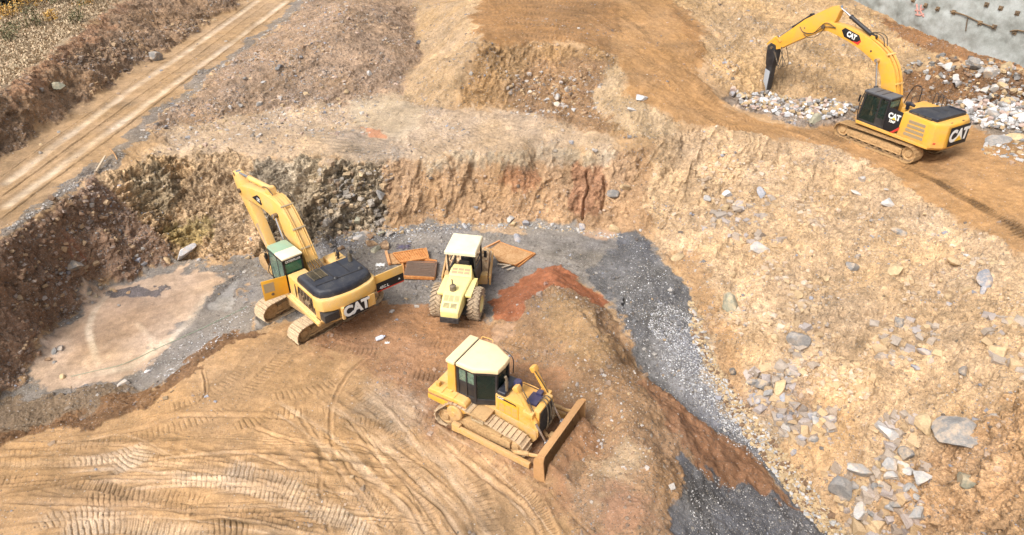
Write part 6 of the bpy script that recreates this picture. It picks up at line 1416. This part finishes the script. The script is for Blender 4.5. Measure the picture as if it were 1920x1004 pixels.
RP, RS, RC = [], [], []
def rubble(poly, n, s0, s1, pals, lift=0., clump=0, pw=2.0, soilmix=.0):
    Pk = np.array([hit(*q)[:2] for q in poly]); mk = polymask(Pk, .15); k = bil(mk, GX0, GY0, ZS, X, Y) > .5; ix = np.where(k & inside)[0]
    if clump: ix = ix[fbm(X[ix] * .55, Y[ix] * .55, 150, 3) > clump * .3 - .05]
    if len(ix) < 5: return
    pk = rg.choice(ix, n); s_ = s0 + (s1 - s0) * rg.random(n) ** pw
    c = np.array([lin(PAL[q]) * .68 for q in pals])[rg.integers(0, len(pals), n)] * rg.uniform(.8, 1.15, (n, 1)); c = c * (1 - soilmix) + colr[pk] * 1.08 * soilmix
    RP.append(PV[pk] + np.stack([rg.normal(0, .03, n), rg.normal(0, .03, n), s_ * (-.10 if lift < .1 else .05) + lift * rg.random(n)], 1)); RS.append(s_); RC.append(c)
rubble([(1378, 176), (1450, 182), (1560, 192), (1610, 205), (1560, 232), (1450, 216), (1392, 200)], 700, .10, .5, ['white', 'pale', 'pink', 'tan', 'grey', 'tan'], .2)
rubble([(1790, 185), (1960, 188), (1960, 262), (1850, 246), (1800, 225)], 650, .12, .6, ['white', 'pale', 'grey', 'pink', 'tan'], .25)
rubble([(1660, 120), (1760, 105), (1960, 135), (1960, 195), (1860, 200), (1750, 150)], 420, .12, .55, ['grey', 'tan', 'pale', 'dark', 'brown'], .1)
rubble([(1600, 195), (1800, 190), (1800, 215), (1700, 215)], 200, .1, .4, ['grey', 'pale', 'brown'], .05)
rubble([(1850, 262), (1960, 262), (1960, 310), (1840, 290)], 120, .1, .5, ['tan', 'grey', 'pale'], .05)
rubble([(1240, 560), (1300, 600), (1340, 690), (1400, 770), (1460, 860), (1420, 850), (1340, 790), (1250, 690), (1215, 610)], 5200, .04, .12, ['white', 'pale', 'grey', 'blue', 'pale', 'dark'], .01)
rubble([(1180, 445), (1240, 490), (1290, 590), (1320, 660), (1400, 780), (1560, 1004), (1450, 900), (1260, 760), (1150, 590)], 2600, .04, .10, ['pale', 'grey', 'dark', 'white'], .0)
rubble([(1285, 875), (1340, 890), (1500, 960), (1550, 1004), (1290, 1004)], 1300, .03, .09, ['pale', 'grey', 'dark'], .0)
rubble([(1285, 545), (1312, 600), (1345, 690), (1420, 790), (1500, 890), (1590, 1004), (1540, 1004), (1440, 880), (1375, 790), (1300, 640)], 2600, .06, .30, ['tan', 'yellow', 'pale', 'tan', 'brown'], .04)
rubble([(640, 440), (800, 419), (1000, 416), (1170, 440), (1170, 450), (1000, 428), (800, 430), (650, 455)], 700, .04, .25, ['pale', 'grey', 'tan'], .0)
rubble([(560, 455), (650, 440), (880, 420), (880, 434), (640, 470)], 900, .04, .11, ['white', 'grey', 'blue'], .0)
rubble([(1280, 300), (1500, 290), (1900, 500), (1930, 1004), (1600, 1004), (1400, 760), (1300, 560)], 3000, .08, .48, ['tan', 'tan', 'yellow', 'pale', 'tan', 'grey'], .0, 1, 3.0, .62)
for q, n in (([(1398, 685), (1500, 690), (1495, 765), (1410, 770)], 150), ([(1450, 770), (1575, 765), (1560, 850), (1475, 830)], 160), ([(1540, 870), (1700, 850), (1750, 1004), (1600, 1004)], 260), ([(1480, 600), (1560, 600), (1540, 680), (1460, 680)], 90), ([(1640, 590), (1760, 600), (1760, 680), (1650, 670)], 80),
    ([(1330, 370), (1470, 360), (1470, 470), (1340, 440)], 130), ([(1840, 600), (1930, 600), (1930, 700), (1860, 690)], 60), ([(1640, 780), (1760, 780), (1760, 860), (1640, 850)], 90)):
    rubble(q, int(n * .8), .16, .85, ['grey', 'blue', 'tan', 'tan', 'grey'], .04, 0, 2.4, .35)
rubble([(590, 320), (735, 330), (730, 432), (600, 450)], 260, .12, .6, ['grey', 'brown', 'grey', 'tan'], .05, 0, 2.2, .35)
rubble([(340, 235), (480, 205), (740, 180), (800, 60), (600, 10), (440, 110)], 1500, .08, .36, ['tan', 'pale', 'grey', 'pink', 'brown'], .0, 1, 3, .35)
rubble([(340, 235), (480, 205), (700, 190), (700, 250), (480, 275), (300, 280)], 700, .08, .4, ['tan', 'pale', 'grey', 'pink'], .0, 0, 3, .3)
rubble([(940, 130), (1130, 120), (1150, 220), (960, 215)], 500, .1, .45, ['tan', 'pale', 'brown', 'grey'], .0, 0, 2.4, .3)
rubble([(20, 160), (180, 80), (440, 0), (470, 0), (250, 130), (0, 300)], 500, .1, .5, ['brown', 'grey', 'tan'], .0, 1, 2.4, .5)
rubble([(0, 470), (180, 350), (300, 470), (100, 600), (30, 700)], 600, .06, .4, ['brown', 'grey', 'tan'], .0, 0, 2.6, .5)
rubble([(250, 262), (430, 110), (580, 0), (600, 0), (450, 110), (280, 262)], 500, .08, .35, ['grey', 'pale', 'tan'], .0, 0, 2.6, .3)
rubble([(0, 440), (130, 352), (230, 285), (240, 300), (60, 412), (0, 455)], 500, .06, .2, ['grey', 'pale', 'dark'], .0, 0, 2.6, .3)
rubble([(1100, 640), (1200, 760), (1220, 900), (1100, 900), (1060, 720)], 500, .05, .2, ['pale', 'tan', 'brown'], .0, 0, 3, .3)
rubble([(230, 705), (480, 560), (470, 610), (330, 700)], 500, .04, .14, ['grey', 'pale', 'white'], .0, 0, 3, .2)
RP, RS, RC = np.vstack(RP), np.concatenate(RS), np.vstack(RC)
o = stones_mesh("rubble", RP, RS, RC, rg); o.data.materials.append(MST); o["kind"] = "stuff"; tag(o, "broken rock fragments and rubble lying in drifts on the slopes", "rubble")

# ---------------------------------------------------------------- sprayed concrete wall, upper right
def concrete_wall():
    bp_ = [np.array(atz(*q)) for q in ((1548, -30, 6.7), (1600, 2, 6.4), (1655, 26, 6.15), (1710, 52, 5.9), (1755, 70, 5.7), (1800, 92, 5.5), (1860, 108, 5.35), (1925, 130, 5.2), (2100, 192, 4.9), (2400, 300, 4.8))]
    q = np.array(bp_); q[0] += (q[0] - q[1]) * 2
    d = np.concatenate([[0], np.cumsum(np.hypot(*np.diff(q[:, :2], axis=0).T))]); LN = d[-1]; nu, nvv = 520, 110; Ht = 9.
    us = np.linspace(0, LN, nu); B = np.stack([np.interp(us, d, q[:, k]) for k in range(3)], 1)
    for k in range(2): B[:, k] = np.convolve(np.pad(B[:, k], 20, mode='edge'), np.ones(41) / 41, 'valid')
    tx = np.gradient(B[:, 0]); ty = np.gradient(B[:, 1]); l = np.hypot(tx, ty); nx, ny = -ty / l, tx / l
    s = np.sign((nx * (0 - B[:, 0]) + ny * (0 - B[:, 1]))); nx, ny = nx * s, ny * s
    UU, HH = np.meshgrid(us, np.linspace(-.35, Ht, nvv)); dd = fbm(UU * .5, HH * .6, 200, 4) * .22 + fbm(UU * 2.5, HH * 2.2, 210, 4) * .035 - HH * .10
    bot = fbm(UU * .8, UU * 0, 220, 4) * .35
    Zw = B[None, :, 2] + HH + bot * np.clip(1 - (HH + .3) / 1.2, 0, 1)
    Xw = B[None, :, 0] + nx[None] * dd; Yw = B[None, :, 1] + ny[None] * dd
    V = np.stack([Xw, Yw, Zw], -1).reshape(-1, 3); V2 = V + np.stack([-np.tile(nx, nvv), -np.tile(ny, nvv), np.zeros(nu * nvv)], 1) * .6
    n = nu * nvv; q0 = (np.arange(nvv - 1)[:, None] * nu + np.arange(nu - 1)[None]).ravel(); F = np.stack([q0, q0 + 1, q0 + nu + 1, q0 + nu], 1)
    F2 = F[:, ::-1] + n; e1 = np.arange(nu - 1); top = (nvv - 1) * nu + e1; T_ = np.stack([top, top + 1, top + 1 + n, top + n], 1); Bm = np.stack([e1 + 1, e1, e1 + n, e1 + 1 + n], 1)
    r = np.arange(nvv - 1) * nu; S1 = np.stack([r, r + nu, r + nu + n, r + n], 1); S2 = np.stack([r + nu - 1 + nu, r + nu - 1, r + nu - 1 + n, r + nu - 1 + nu + n], 1)
    m = bpy.data.meshes.new("concrete_wall"); m.from_pydata(np.vstack([V, V2]).tolist(), [], np.vstack([F, F2, T_, Bm, S1, S2]).tolist())
    for p in m.polygons: p.use_smooth = True
    mt, t, b = newmat("sprayed_concrete"); g = N_(t, "ShaderNodeNewGeometry").outputs["Position"]; n1 = noise(t, g, .55, 7, .65); n2 = noise(t, g, 2.4, 7, .7); n3 = noise(t, g, 14, 4, .7)
    cr = N_(t, "ShaderNodeValToRGB"); t.links.new(math_(t, 'ADD', math_(t, 'MULTIPLY', n1, .82), math_(t, 'MULTIPLY', n2, .18)), cr.inputs[0]); el = cr.color_ramp.elements
    el[0].position = .36; el[0].color = c_(130, 132, 126) + (1,); el[1].position = .62; el[1].color = c_(182, 185, 182) + (1,); e2 = el.new(.48); e2.color = c_(160, 163, 158) + (1,)
    vm = N_(t, "ShaderNodeVectorMath", operation='SCALE'); t.links.new(cr.outputs[0], vm.inputs[0]); t.links.new(maprange(t, n3, .3, .7, .62, .78), vm.inputs["Scale"]); t.links.new(vm.outputs[0], b.inputs["Base Color"]); b.inputs["Roughness"].default_value = .9
    bp = N_(t, "ShaderNodeBump"); bp.inputs["Strength"].default_value = .8; t.links.new(math_(t, 'ADD', math_(t, 'MULTIPLY', n3, .03), math_(t, 'MULTIPLY', n2, .05)), bp.inputs["Height"]); t.links.new(bp.outputs[0], b.inputs["Normal"])
    m.materials.append(mt); root = bpy.data.objects.new("concrete_wall", m); COL.objects.link(root); tag(root, "grey sprayed concrete retaining wall with rusty anchor plates at the top right", "wall")
    P_ = V.reshape(nvv, nu, 3)
    def on_wall(u, v):
        dd_ = ray(u, v); dd_ = dd_ / np.linalg.norm(dd_); w_ = P_.reshape(-1, 3) - np.array([0, 0, CAMH]); pr = w_ @ dd_; ds = np.linalg.norm(w_ - pr[:, None] * dd_, axis=1); k = int(np.argmin(ds)); j = k % nu
        return Vector(P_.reshape(-1, 3)[k]), Vector((nx[j], ny[j], -.05)).normalized(), Vector((-ny[j], nx[j], 0))
    for u, v in ((1738, 10), (1760, 18), (1851, 8), (1876, 16), (1908, 24), (1838, 43), (1866, 51), (1903, 60), (1714, 1), (1930, 35), (1790, 22)):
        c, nn, tt = on_wall(u, v); P().obox(c + nn * .06, (tt, nn, Vector((0, 0, 1))), (.30, .06, .30)).cyl(c + nn * .08, c + nn * .3, .05, n=10).done("anchor_plate", 'steel_dark', root, .01)
    pts = [on_wall(u, v) for u, v in ((1785, 20), (1800, 26), (1816, 31), (1834, 38), (1852, 46), (1866, 51))]
    P().tube([c + nn * .12 for c, nn, tt in pts], .05, 6).done("reinforcing_bar", 'steel_dark', root, 0)
    pts = [on_wall(u, v) for u, v in ((1896, 58), (1908, 57), (1922, 60), (1940, 64))]
    P().tube([c + nn * .12 for c, nn, tt in pts], .05, 6).done("reinforcing_bar", 'steel_dark', root, 0)
    pts = [on_wall(u, v) for u, v in ((1816, 32), (1814, 44), (1812, 58))]; P().tube([c + nn * .08 for c, nn, tt in pts], .04, 6).done("reinforcing_bar", 'steel_dark', root, 0)
    for A in (((1719, 8), (1722, 18), (1721, 30)), ((1728, 10), (1726, 22), (1732, 32)), ((1716, 20), (1724, 19), (1733, 17)), ((1718, 27), (1726, 28), (1734, 26))):
        pts = [on_wall(u, v) for u, v in A]; P().tube([c + nn * .03 for c, nn, tt in pts], .06, 5).done("paint_mark", M_RED, root, 0)
    c, nn, tt = on_wall(1816, 78)
    return root
M_RED = paint('faded_red_spray', (206, 150, 140), .9, .1, wear=0)
concrete_wall()

# ---------------------------------------------------------------- steel plates and grates on the gravel
def Wp(u, v, z): p = atz(u, v, z); return Vector((float(p[0]), float(p[1]), z))
def zz4(pts, z): 
    k = 4.5625; return [Wp(700 + a_ / k, 420 + b_ / k, z) for a_, b_ in pts]
def slab(root, pts, th, name, mat, bevel=.01): return P().loft([[q for q in pts], [q + Vector((0, 0, th)) for q in pts]]).done(name, mat, root, bevel)
def edgebeams(root, pts, w_, h, name, mat, which=None):
    for i in range(len(pts)):
        if which is not None and i not in which: continue
        P().bar(pts[i] + Vector((0, 0, h / 2)), pts[(i + 1) % len(pts)] + Vector((0, 0, h / 2)), w_, h).done(name, mat, root, .01)
def lattice(root, pts, n, m_, w_, name, mat, off=.0):
    p = P(); a_, b_, c_2, d_ = pts
    for i in range(n + 1): t = i / n; p.bar(a_.lerp(b_, t) + Vector((0, 0, off)), d_.lerp(c_2, t) + Vector((0, 0, off)), w_, .03)
    for j in range(m_ + 1): t = j / m_; p.bar(a_.lerp(d_, t) + Vector((0, 0, off + .004)), b_.lerp(c_2, t) + Vector((0, 0, off + .004)), w_, .03)
    return p.done(name, mat, root, 0)
q = zz4([(120, 265), (300, 235), (440, 330), (150, 350)], .08); c = sum(q, Vector()) / 4
r = thing("steel_tray", "rusty steel tray with orange side beams lying left of the roller", "steel panel", tuple(c)); r.matrix_world
inv = Matrix.Translation(-c)
def loc_(q): return [v - c for v in q]
slab(r, loc_(q), .05, "tray_floor", 'rust_brown'); edgebeams(r, loc_(zz4([(110, 250), (140, 355)], .08)), .14, .16, "side_beam", 'orange_timber', [0])
P().bar(*loc_(zz4([(445, 212), (470, 305)], .2)), .14, .12).done("side_beam", 'rust', r, .01)
q = zz4([(170, 262), (425, 222), (470, 300), (235, 338)], .2); c = sum(q, Vector()) / 4
r = thing("perforated_panel", "orange perforated steel panel resting on the rusty tray", "steel panel", tuple(c))
slab(r, loc_(q), .02, "backing_sheet", 'rust_brown'); lattice(r, loc_(q), 12, 7, .07, "perforated_sheet", 'rust', .04); edgebeams(r, loc_(q), .07, .1, "rim", 'rust')
q = zz4([(290, 322), (545, 325), (525, 452), (262, 436)], .26); c = sum(q, Vector()) / 4
r = thing("grating_panel", "grey steel grating on an orange frame between the excavator door and the roller", "grate", tuple(c))
slab(r, [v - Vector((0, 0, .12)) for v in loc_(q)], .03, "backing_sheet", 'steel_dark'); lattice(r, loc_(q), 30, 9, .022, "grating_bars", 'grate_grey', .0)
fq = zz4([(250, 350), (290, 300), (540, 335), (522, 478), (262, 468)], .06)
edgebeams(r, loc_(fq), .10, .17, "frame_beam", 'rust'); slab(r, loc_(fq), .03, "frame_web", 'rust')
q = zz4([(1000, 222), (1085, 160), (1362, 262), (1212, 358), (1065, 322)], .16); c = sum(q, Vector()) / 5
r = thing("steel_plate", "upper flat brown steel plate with orange edge right of the roller", "steel plate", tuple(c))
slab(r, loc_(q), .04, "sheet", 'rust_brown'); edgebeams(r, [v - Vector((0, 0, .05)) for v in loc_(q)], .05, .1, "edge_beam", 'rust', [1, 2])
q = zz4([(1040, 225), (1110, 180), (1384, 264), (1244, 372), (1080, 335)], .04); c = sum(q, Vector()) / 5
r = thing("steel_plate", "lower orange rimmed steel plate under the flat brown plate", "steel plate", tuple(c))
slab(r, loc_(q), .03, "sheet", 'rust_brown'); edgebeams(r, loc_(q), .06, .1, "edge_beam", 'rust', [1, 2])
a_, b_ = zz4([(935, 218), (1082, 146)], .2); c = (a_ + b_) / 2; tag(P().bar(a_ - c, b_ - c, .1, .1).done("timber_beam", 'orange_timber', None, .01), "long orange painted timber leaning across the steel plates", "timber").location = c
for (p0, p1), lab in ((((1062, 345), (1150, 352)), "leftmost pale plank poking from under the steel plates"), (((1100, 375), (1178, 350)), "middle pale plank at the near corner of the steel plates"), (((1145, 396), (1205, 372)), "grey plank nearest the camera by the steel plates")):
    a_, b_ = zz4([p0, p1], .12); c = (a_ + b_) / 2; tag(P().bar(a_ - c, b_ - c, .1, .04).done("plank", 'timber', None, .005), lab, "plank").location = c

# ---------------------------------------------------------------- litter, hose, pole
def put(o, p, rot=0): o.location = p; o.rotation_euler.z = rot; return o
p = hitg(713, 637); jug = P().lathe((0, 0, .1), (1, .2, 0), [(-.2, .02), (-.19, .09), (-.05, .1), (.1, .1), (.16, .07), (.2, .03), (.24, .03)], 16).done("plastic_jug", glassmat('cloudy_plastic', (214, 222, 236), .8), None, 0)
tag(put(jug, p, .4), "cloudy white plastic jug lying on the dirt behind the dozer", "jug"); P().lathe((.24, .048, .1), (1, .2, 0), [(0, .035), (.03, .035)], 12).done("cap", 'blue_dark', jug, 0)
def crumple(name, mat, p, s, lab, cat, seed):
    bm = bmesh.new(); bmesh.ops.create_grid(bm, x_segments=14, y_segments=14, size=s); rr = random.Random(seed)
    a1, a2 = rr.uniform(0, 6), rr.uniform(0, 6)
    for v in bm.verts: v.co.z = .06 * s * 5 * (abs(math.sin(v.co.x * 9 / s * .5 + a1 + v.co.y * 4)) * .5 + .5 * abs(math.cos(v.co.y * 11 / s * .45 + a2))) * max(0, 1 - (v.co.length / s / 1.5)); v.co.x *= 1 + .3 * math.sin(v.co.y * 8 / s); v.co.y *= .7 + .2 * math.cos(v.co.x * 6 / s)
    m = bpy.data.meshes.new(name); bm.to_mesh(m); bm.free(); m.materials.append(M[mat]); o = bpy.data.objects.new(name, m); COL.objects.link(o); o.location = p + np.array([0, 0, .03]); tag(o, lab, cat)
    md = o.modifiers.new("th", 'SOLIDIFY'); md.thickness = .012; return o
crumple("cloth", 'blue_dark', hitg(757, 464), .32, "crumpled navy blue cloth behind the rusty panels", "cloth", 3)
crumple("paper_scrap", 'white', hitg(726, 644), .09, "small white scrap beside the plastic jug", "litter", 4)
crumple("plastic_sheet", 'white', hitg(713, 498), .2, "white plastic scrap at the left end of the rusty panels", "litter", 5)
HS = paint('green_hose', (140, 178, 156), .6, .2, wear=0)
pts = [hitg(u, v) for u, v in S_([(133, 707), (180, 696), (233, 683), (300, 652), (380, 616), (463, 576)], 5)]
tag(P().tube([tuple(q + np.array([0, 0, .02])) for q in pts], .012, 6, 1).done("hose", HS, None, 0), "thin pale green hose lying across the puddle flat and gravel strip", "hose")
a_, b_ = Vector(hitg(200, 301)), Vector(hitg(181, 326)); c = (a_ + b_) / 2
tag(P().tube([a_ - c + Vector((0, 0, .25)), Vector((0.02, 0, .2)), b_ - c + Vector((0, 0, .1))], .06, 8).done("pole", 'timber', None, 0), "pale weathered pole lying at the road edge above the dark slope", "pole").location = c
a_, b_ = Vector(hitg(209, 287)), Vector(hitg(220, 300)); c = (a_ + b_) / 2
tag(P().tube([a_ - c + Vector((0, 0, .25)), Vector((0.05, 0, .15)), b_ - c + Vector((0, 0, .05))], .035, 6).done("branch", 'rust_brown', None, 0), "thin reddish branch beside the pale pole", "branch").location = c

# ---------------------------------------------------------------- growth in the top left corner
def leafmat(name, cols):
    m, t, b = newmat(name); g = N_(t, "ShaderNodeNewGeometry"); cr = N_(t, "ShaderNodeValToRGB"); t.links.new(g.outputs["Random Per Island"], cr.inputs[0]); el = cr.color_ramp.elements
    el[0].color = c_(*cols[0]) + (1,); el[1].color = c_(*cols[-1]) + (1,)
    for i, c in enumerate(cols[1:-1]): e = el.new((i + 1) / (len(cols) - 1)); e.color = c_(*c) + (1,)
    t.links.new(cr.outputs[0], b.inputs["Base Color"]); b.inputs["Roughness"].default_value = .8; return m
def leafcloud(P0, size, rgn, up=.3):
    n = len(P0); a = rgn.normal(0, 1, (n, 3)); a[:, 2] += up * 2; a /= np.linalg.norm(a, axis=1)[:, None]; r_ = rgn.normal(0, 1, (n, 3)); b = np.cross(a, r_); b /= np.linalg.norm(b, axis=1)[:, None]
    s = size * rgn.uniform(.5, 1.3, (n, 1)); V = np.stack([P0 - b * s * .3, P0 + a * s * .6 - b * s * .05, P0 + b * s * .35 + a * s * .3, P0 + b * s * .1 - a * s * .3], 1).reshape(-1, 3)
    F = np.arange(n * 4).reshape(n, 4); return V, F
def cloudobj(name, V, F, mat, parent=None):
    m = bpy.data.meshes.new(name); m.from_pydata(V.tolist(), [], F.tolist()); m.materials.append(mat); o = bpy.data.objects.new(name, m); COL.objects.link(o); o.parent = parent; return o
rg = np.random.default_rng(9)
gp = []
for i in range(9000):
    u, v = rg.uniform(-60, 240), rg.uniform(-8, 168)
    if v < 168 - .72 * u - 4 * (u > 100) + 3 * math.sin(u * .1):
        p = hit(u, v); gp.append(p)
for i in range(3500):
    x, y = rg.uniform(-70, -32), rg.uniform(45, 95)
    if x < -33 - (y - 45) * .0: gp.append(np.array([x, y, float(base_z(x, y))]))
gp = np.array(gp); hh = np.repeat(gp, 5, 0); hh = hh + rg.normal(0, .22, hh.shape) * np.array([1, 1, .45]) + np.array([0, 0, .04])
V, F = leafcloud(hh, .2, rg, .8)
tag(cloudobj("grass", V, F, leafmat("dry_grass", [(170, 150, 122), (180, 158, 128), (186, 162, 130), (168, 152, 124), (182, 156, 128), (158, 144, 118)])), "rough olive and brown grass on the slope in the top left corner", "grass")["kind"] = "stuff"
YB = leafmat("yellow_leaves", [(196, 150, 60), (204, 164, 90), (176, 140, 84), (160, 140, 96)]); GB_ = leafmat("dark_leaves", [(38, 40, 34), (56, 58, 44), (72, 70, 52), (44, 50, 40)])
OB = leafmat("olive_leaves", [(92, 92, 64), (120, 112, 78), (84, 84, 60)])
BARK = paint('bark', (96, 78, 62), .9, .2)
def bush(u, v, s, mat, lab, cat="bush", name="bush", h=1.4):
    p = hit(u, v); r = thing(name, lab, cat, tuple(p)); n = int(420 * s)
    cs = rg.normal(0, 1, (7, 3)) * np.array([.45, .45, .3]) * s + np.array([0, 0, h * s * .55]); q = cs[rg.integers(0, 7, n)] + rg.normal(0, .26 * s, (n, 3)); q[:, 2] = np.abs(q[:, 2])
    V, F = leafcloud(q, .16, rg); cloudobj("foliage", V, F, mat, r)
    st = P()
    for k in range(5): st.tube([(0, 0, 0), tuple(cs[k] * .5), tuple(cs[k])], .03 * s, 5, 2)
    st.done("stem", BARK, r, 0); return r
for u, v, s, mt, lab in ((57, 22, 1.0, YB, "yellow orange autumn bush near the top left corner"), (14, 38, .8, YB, "golden bush at the left picture edge"), (168, 10, .9, YB, "tall ochre bush right of the corner trees"), (100, 42, .6, YB, "small ochre bush in the middle of the grass"),
    (60, 52, 1.1, OB, "dark olive bush below the yellow orange bush"), (118, 8, 1.2, OB, "olive bush at the top edge beside the dark trees"), (20, 78, 1.0, OB, "low olive bush on the grass near the left edge"), (150, 45, .9, OB, "grey green bush near the top of the brown bank")):
    bush(u, v, s, mt, lab)
for u, v, lab in ((-8, 24, "dark tree in the very top left corner"), (26, 8, "dark tree right of the corner tree at the top edge"), (60, -14, "dark tree just above the yellow orange bush")):
    p = hit(u, v); r = thing("tree", lab, "tree", tuple(p)); P().lathe((0, 0, 0), (0, 0, 1), [(0, .22), (2, .16), (6, .05)], 10).done("trunk", BARK, r, 0)
    n = 4200; hz_ = rg.uniform(.8, 7, n); rad = (1 - hz_ / 7.6) * 2.3 * rg.uniform(.3, 1, n); th = rg.uniform(0, 6.28, n); V, F = leafcloud(np.stack([rad * np.cos(th), rad * np.sin(th), hz_ + rg.normal(0, .2, n) - rad * .25], 1), .34, rg, 0); cloudobj("crown", V, F, GB_, r)

# ---------------------------------------------------------------- operator in the cab of the working excavator
def operator():
    r = bpy.data.meshes.new("person"); vs_ = [(0, 0, 0), (0, 0, .28), (.02, 0, .5), (.04, 0, .60), (.06, 0, .72), (.05, .20, .47), (.05, -.20, .47), (.22, .27, .25), (.22, -.27, .25), (.45, .24, .28), (.45, -.24, .28), (.05, .10, -.02), (.05, -.10, -.02), (.48, .14, .03), (.48, -.14, .03), (.58, .15, -.40), (.58, -.15, -.40), (.72, .15, -.43), (.72, -.15, -.43)]
    ed = [(0, 1), (1, 2), (2, 3), (3, 4), (2, 5), (2, 6), (5, 7), (6, 8), (7, 9), (8, 10), (0, 11), (0, 12), (11, 13), (12, 14), (13, 15), (14, 16), (15, 17), (16, 18)]
    r.from_pydata(vs_, ed, []); o = bpy.data.objects.new("person", r); COL.objects.link(o); sk = o.modifiers.new("s", 'SKIN')
    rad = [.15, .14, .13, .06, .11, .07, .07, .05, .05, .04, .04, .1, .1, .075, .075, .055, .055, .04, .04]
    for v, q_ in zip(r.skin_vertices[0].data, rad): v.radius = (q_, q_)
    r.skin_vertices[0].data[0].use_root = True
    o.modifiers.new("d", 'SUBSURF').levels = 2; r.materials.append(paint('teal_work_shirt', (70, 140, 150), .85, .05, wear=0))
    a_ = R(120.29); L_ = Vector((.40, 1.0, 2.0)); o.location = (22.75 + math.cos(a_) * L_.x - math.sin(a_) * L_.y, 39.71 + math.sin(a_) * L_.x + math.cos(a_) * L_.y, 3.2 + L_.z); o.rotation_euler = (0, 0, a_)
    bpy.context.view_layer.update(); m = bpy.data.meshes.new_from_object(o.evaluated_get(bpy.context.evaluated_depsgraph_get())); o.modifiers.clear(); o.data = m; m.name = "person"
    for p in m.polygons: p.use_smooth = True
    h = P().lathe((.06, 0, .64), (0, 0, 1), [(0, .07), (.04, .085), (.12, .10), (.2, .085), (.235, .03)], 16).done("head", paint('skin', (190, 144, 116), .6, 0, wear=0), o, 0)
    P().lathe((.05, 0, .74), (0, 0, 1), [(0, .135), (.02, .11), (.10, .10), (.14, .04)], 16).done("hard_hat", 'white', o, 0)
    return tag(o, "seated operator in a teal shirt inside the bright yellow excavator's cab", "person")
operator()
#@@END_PROPS
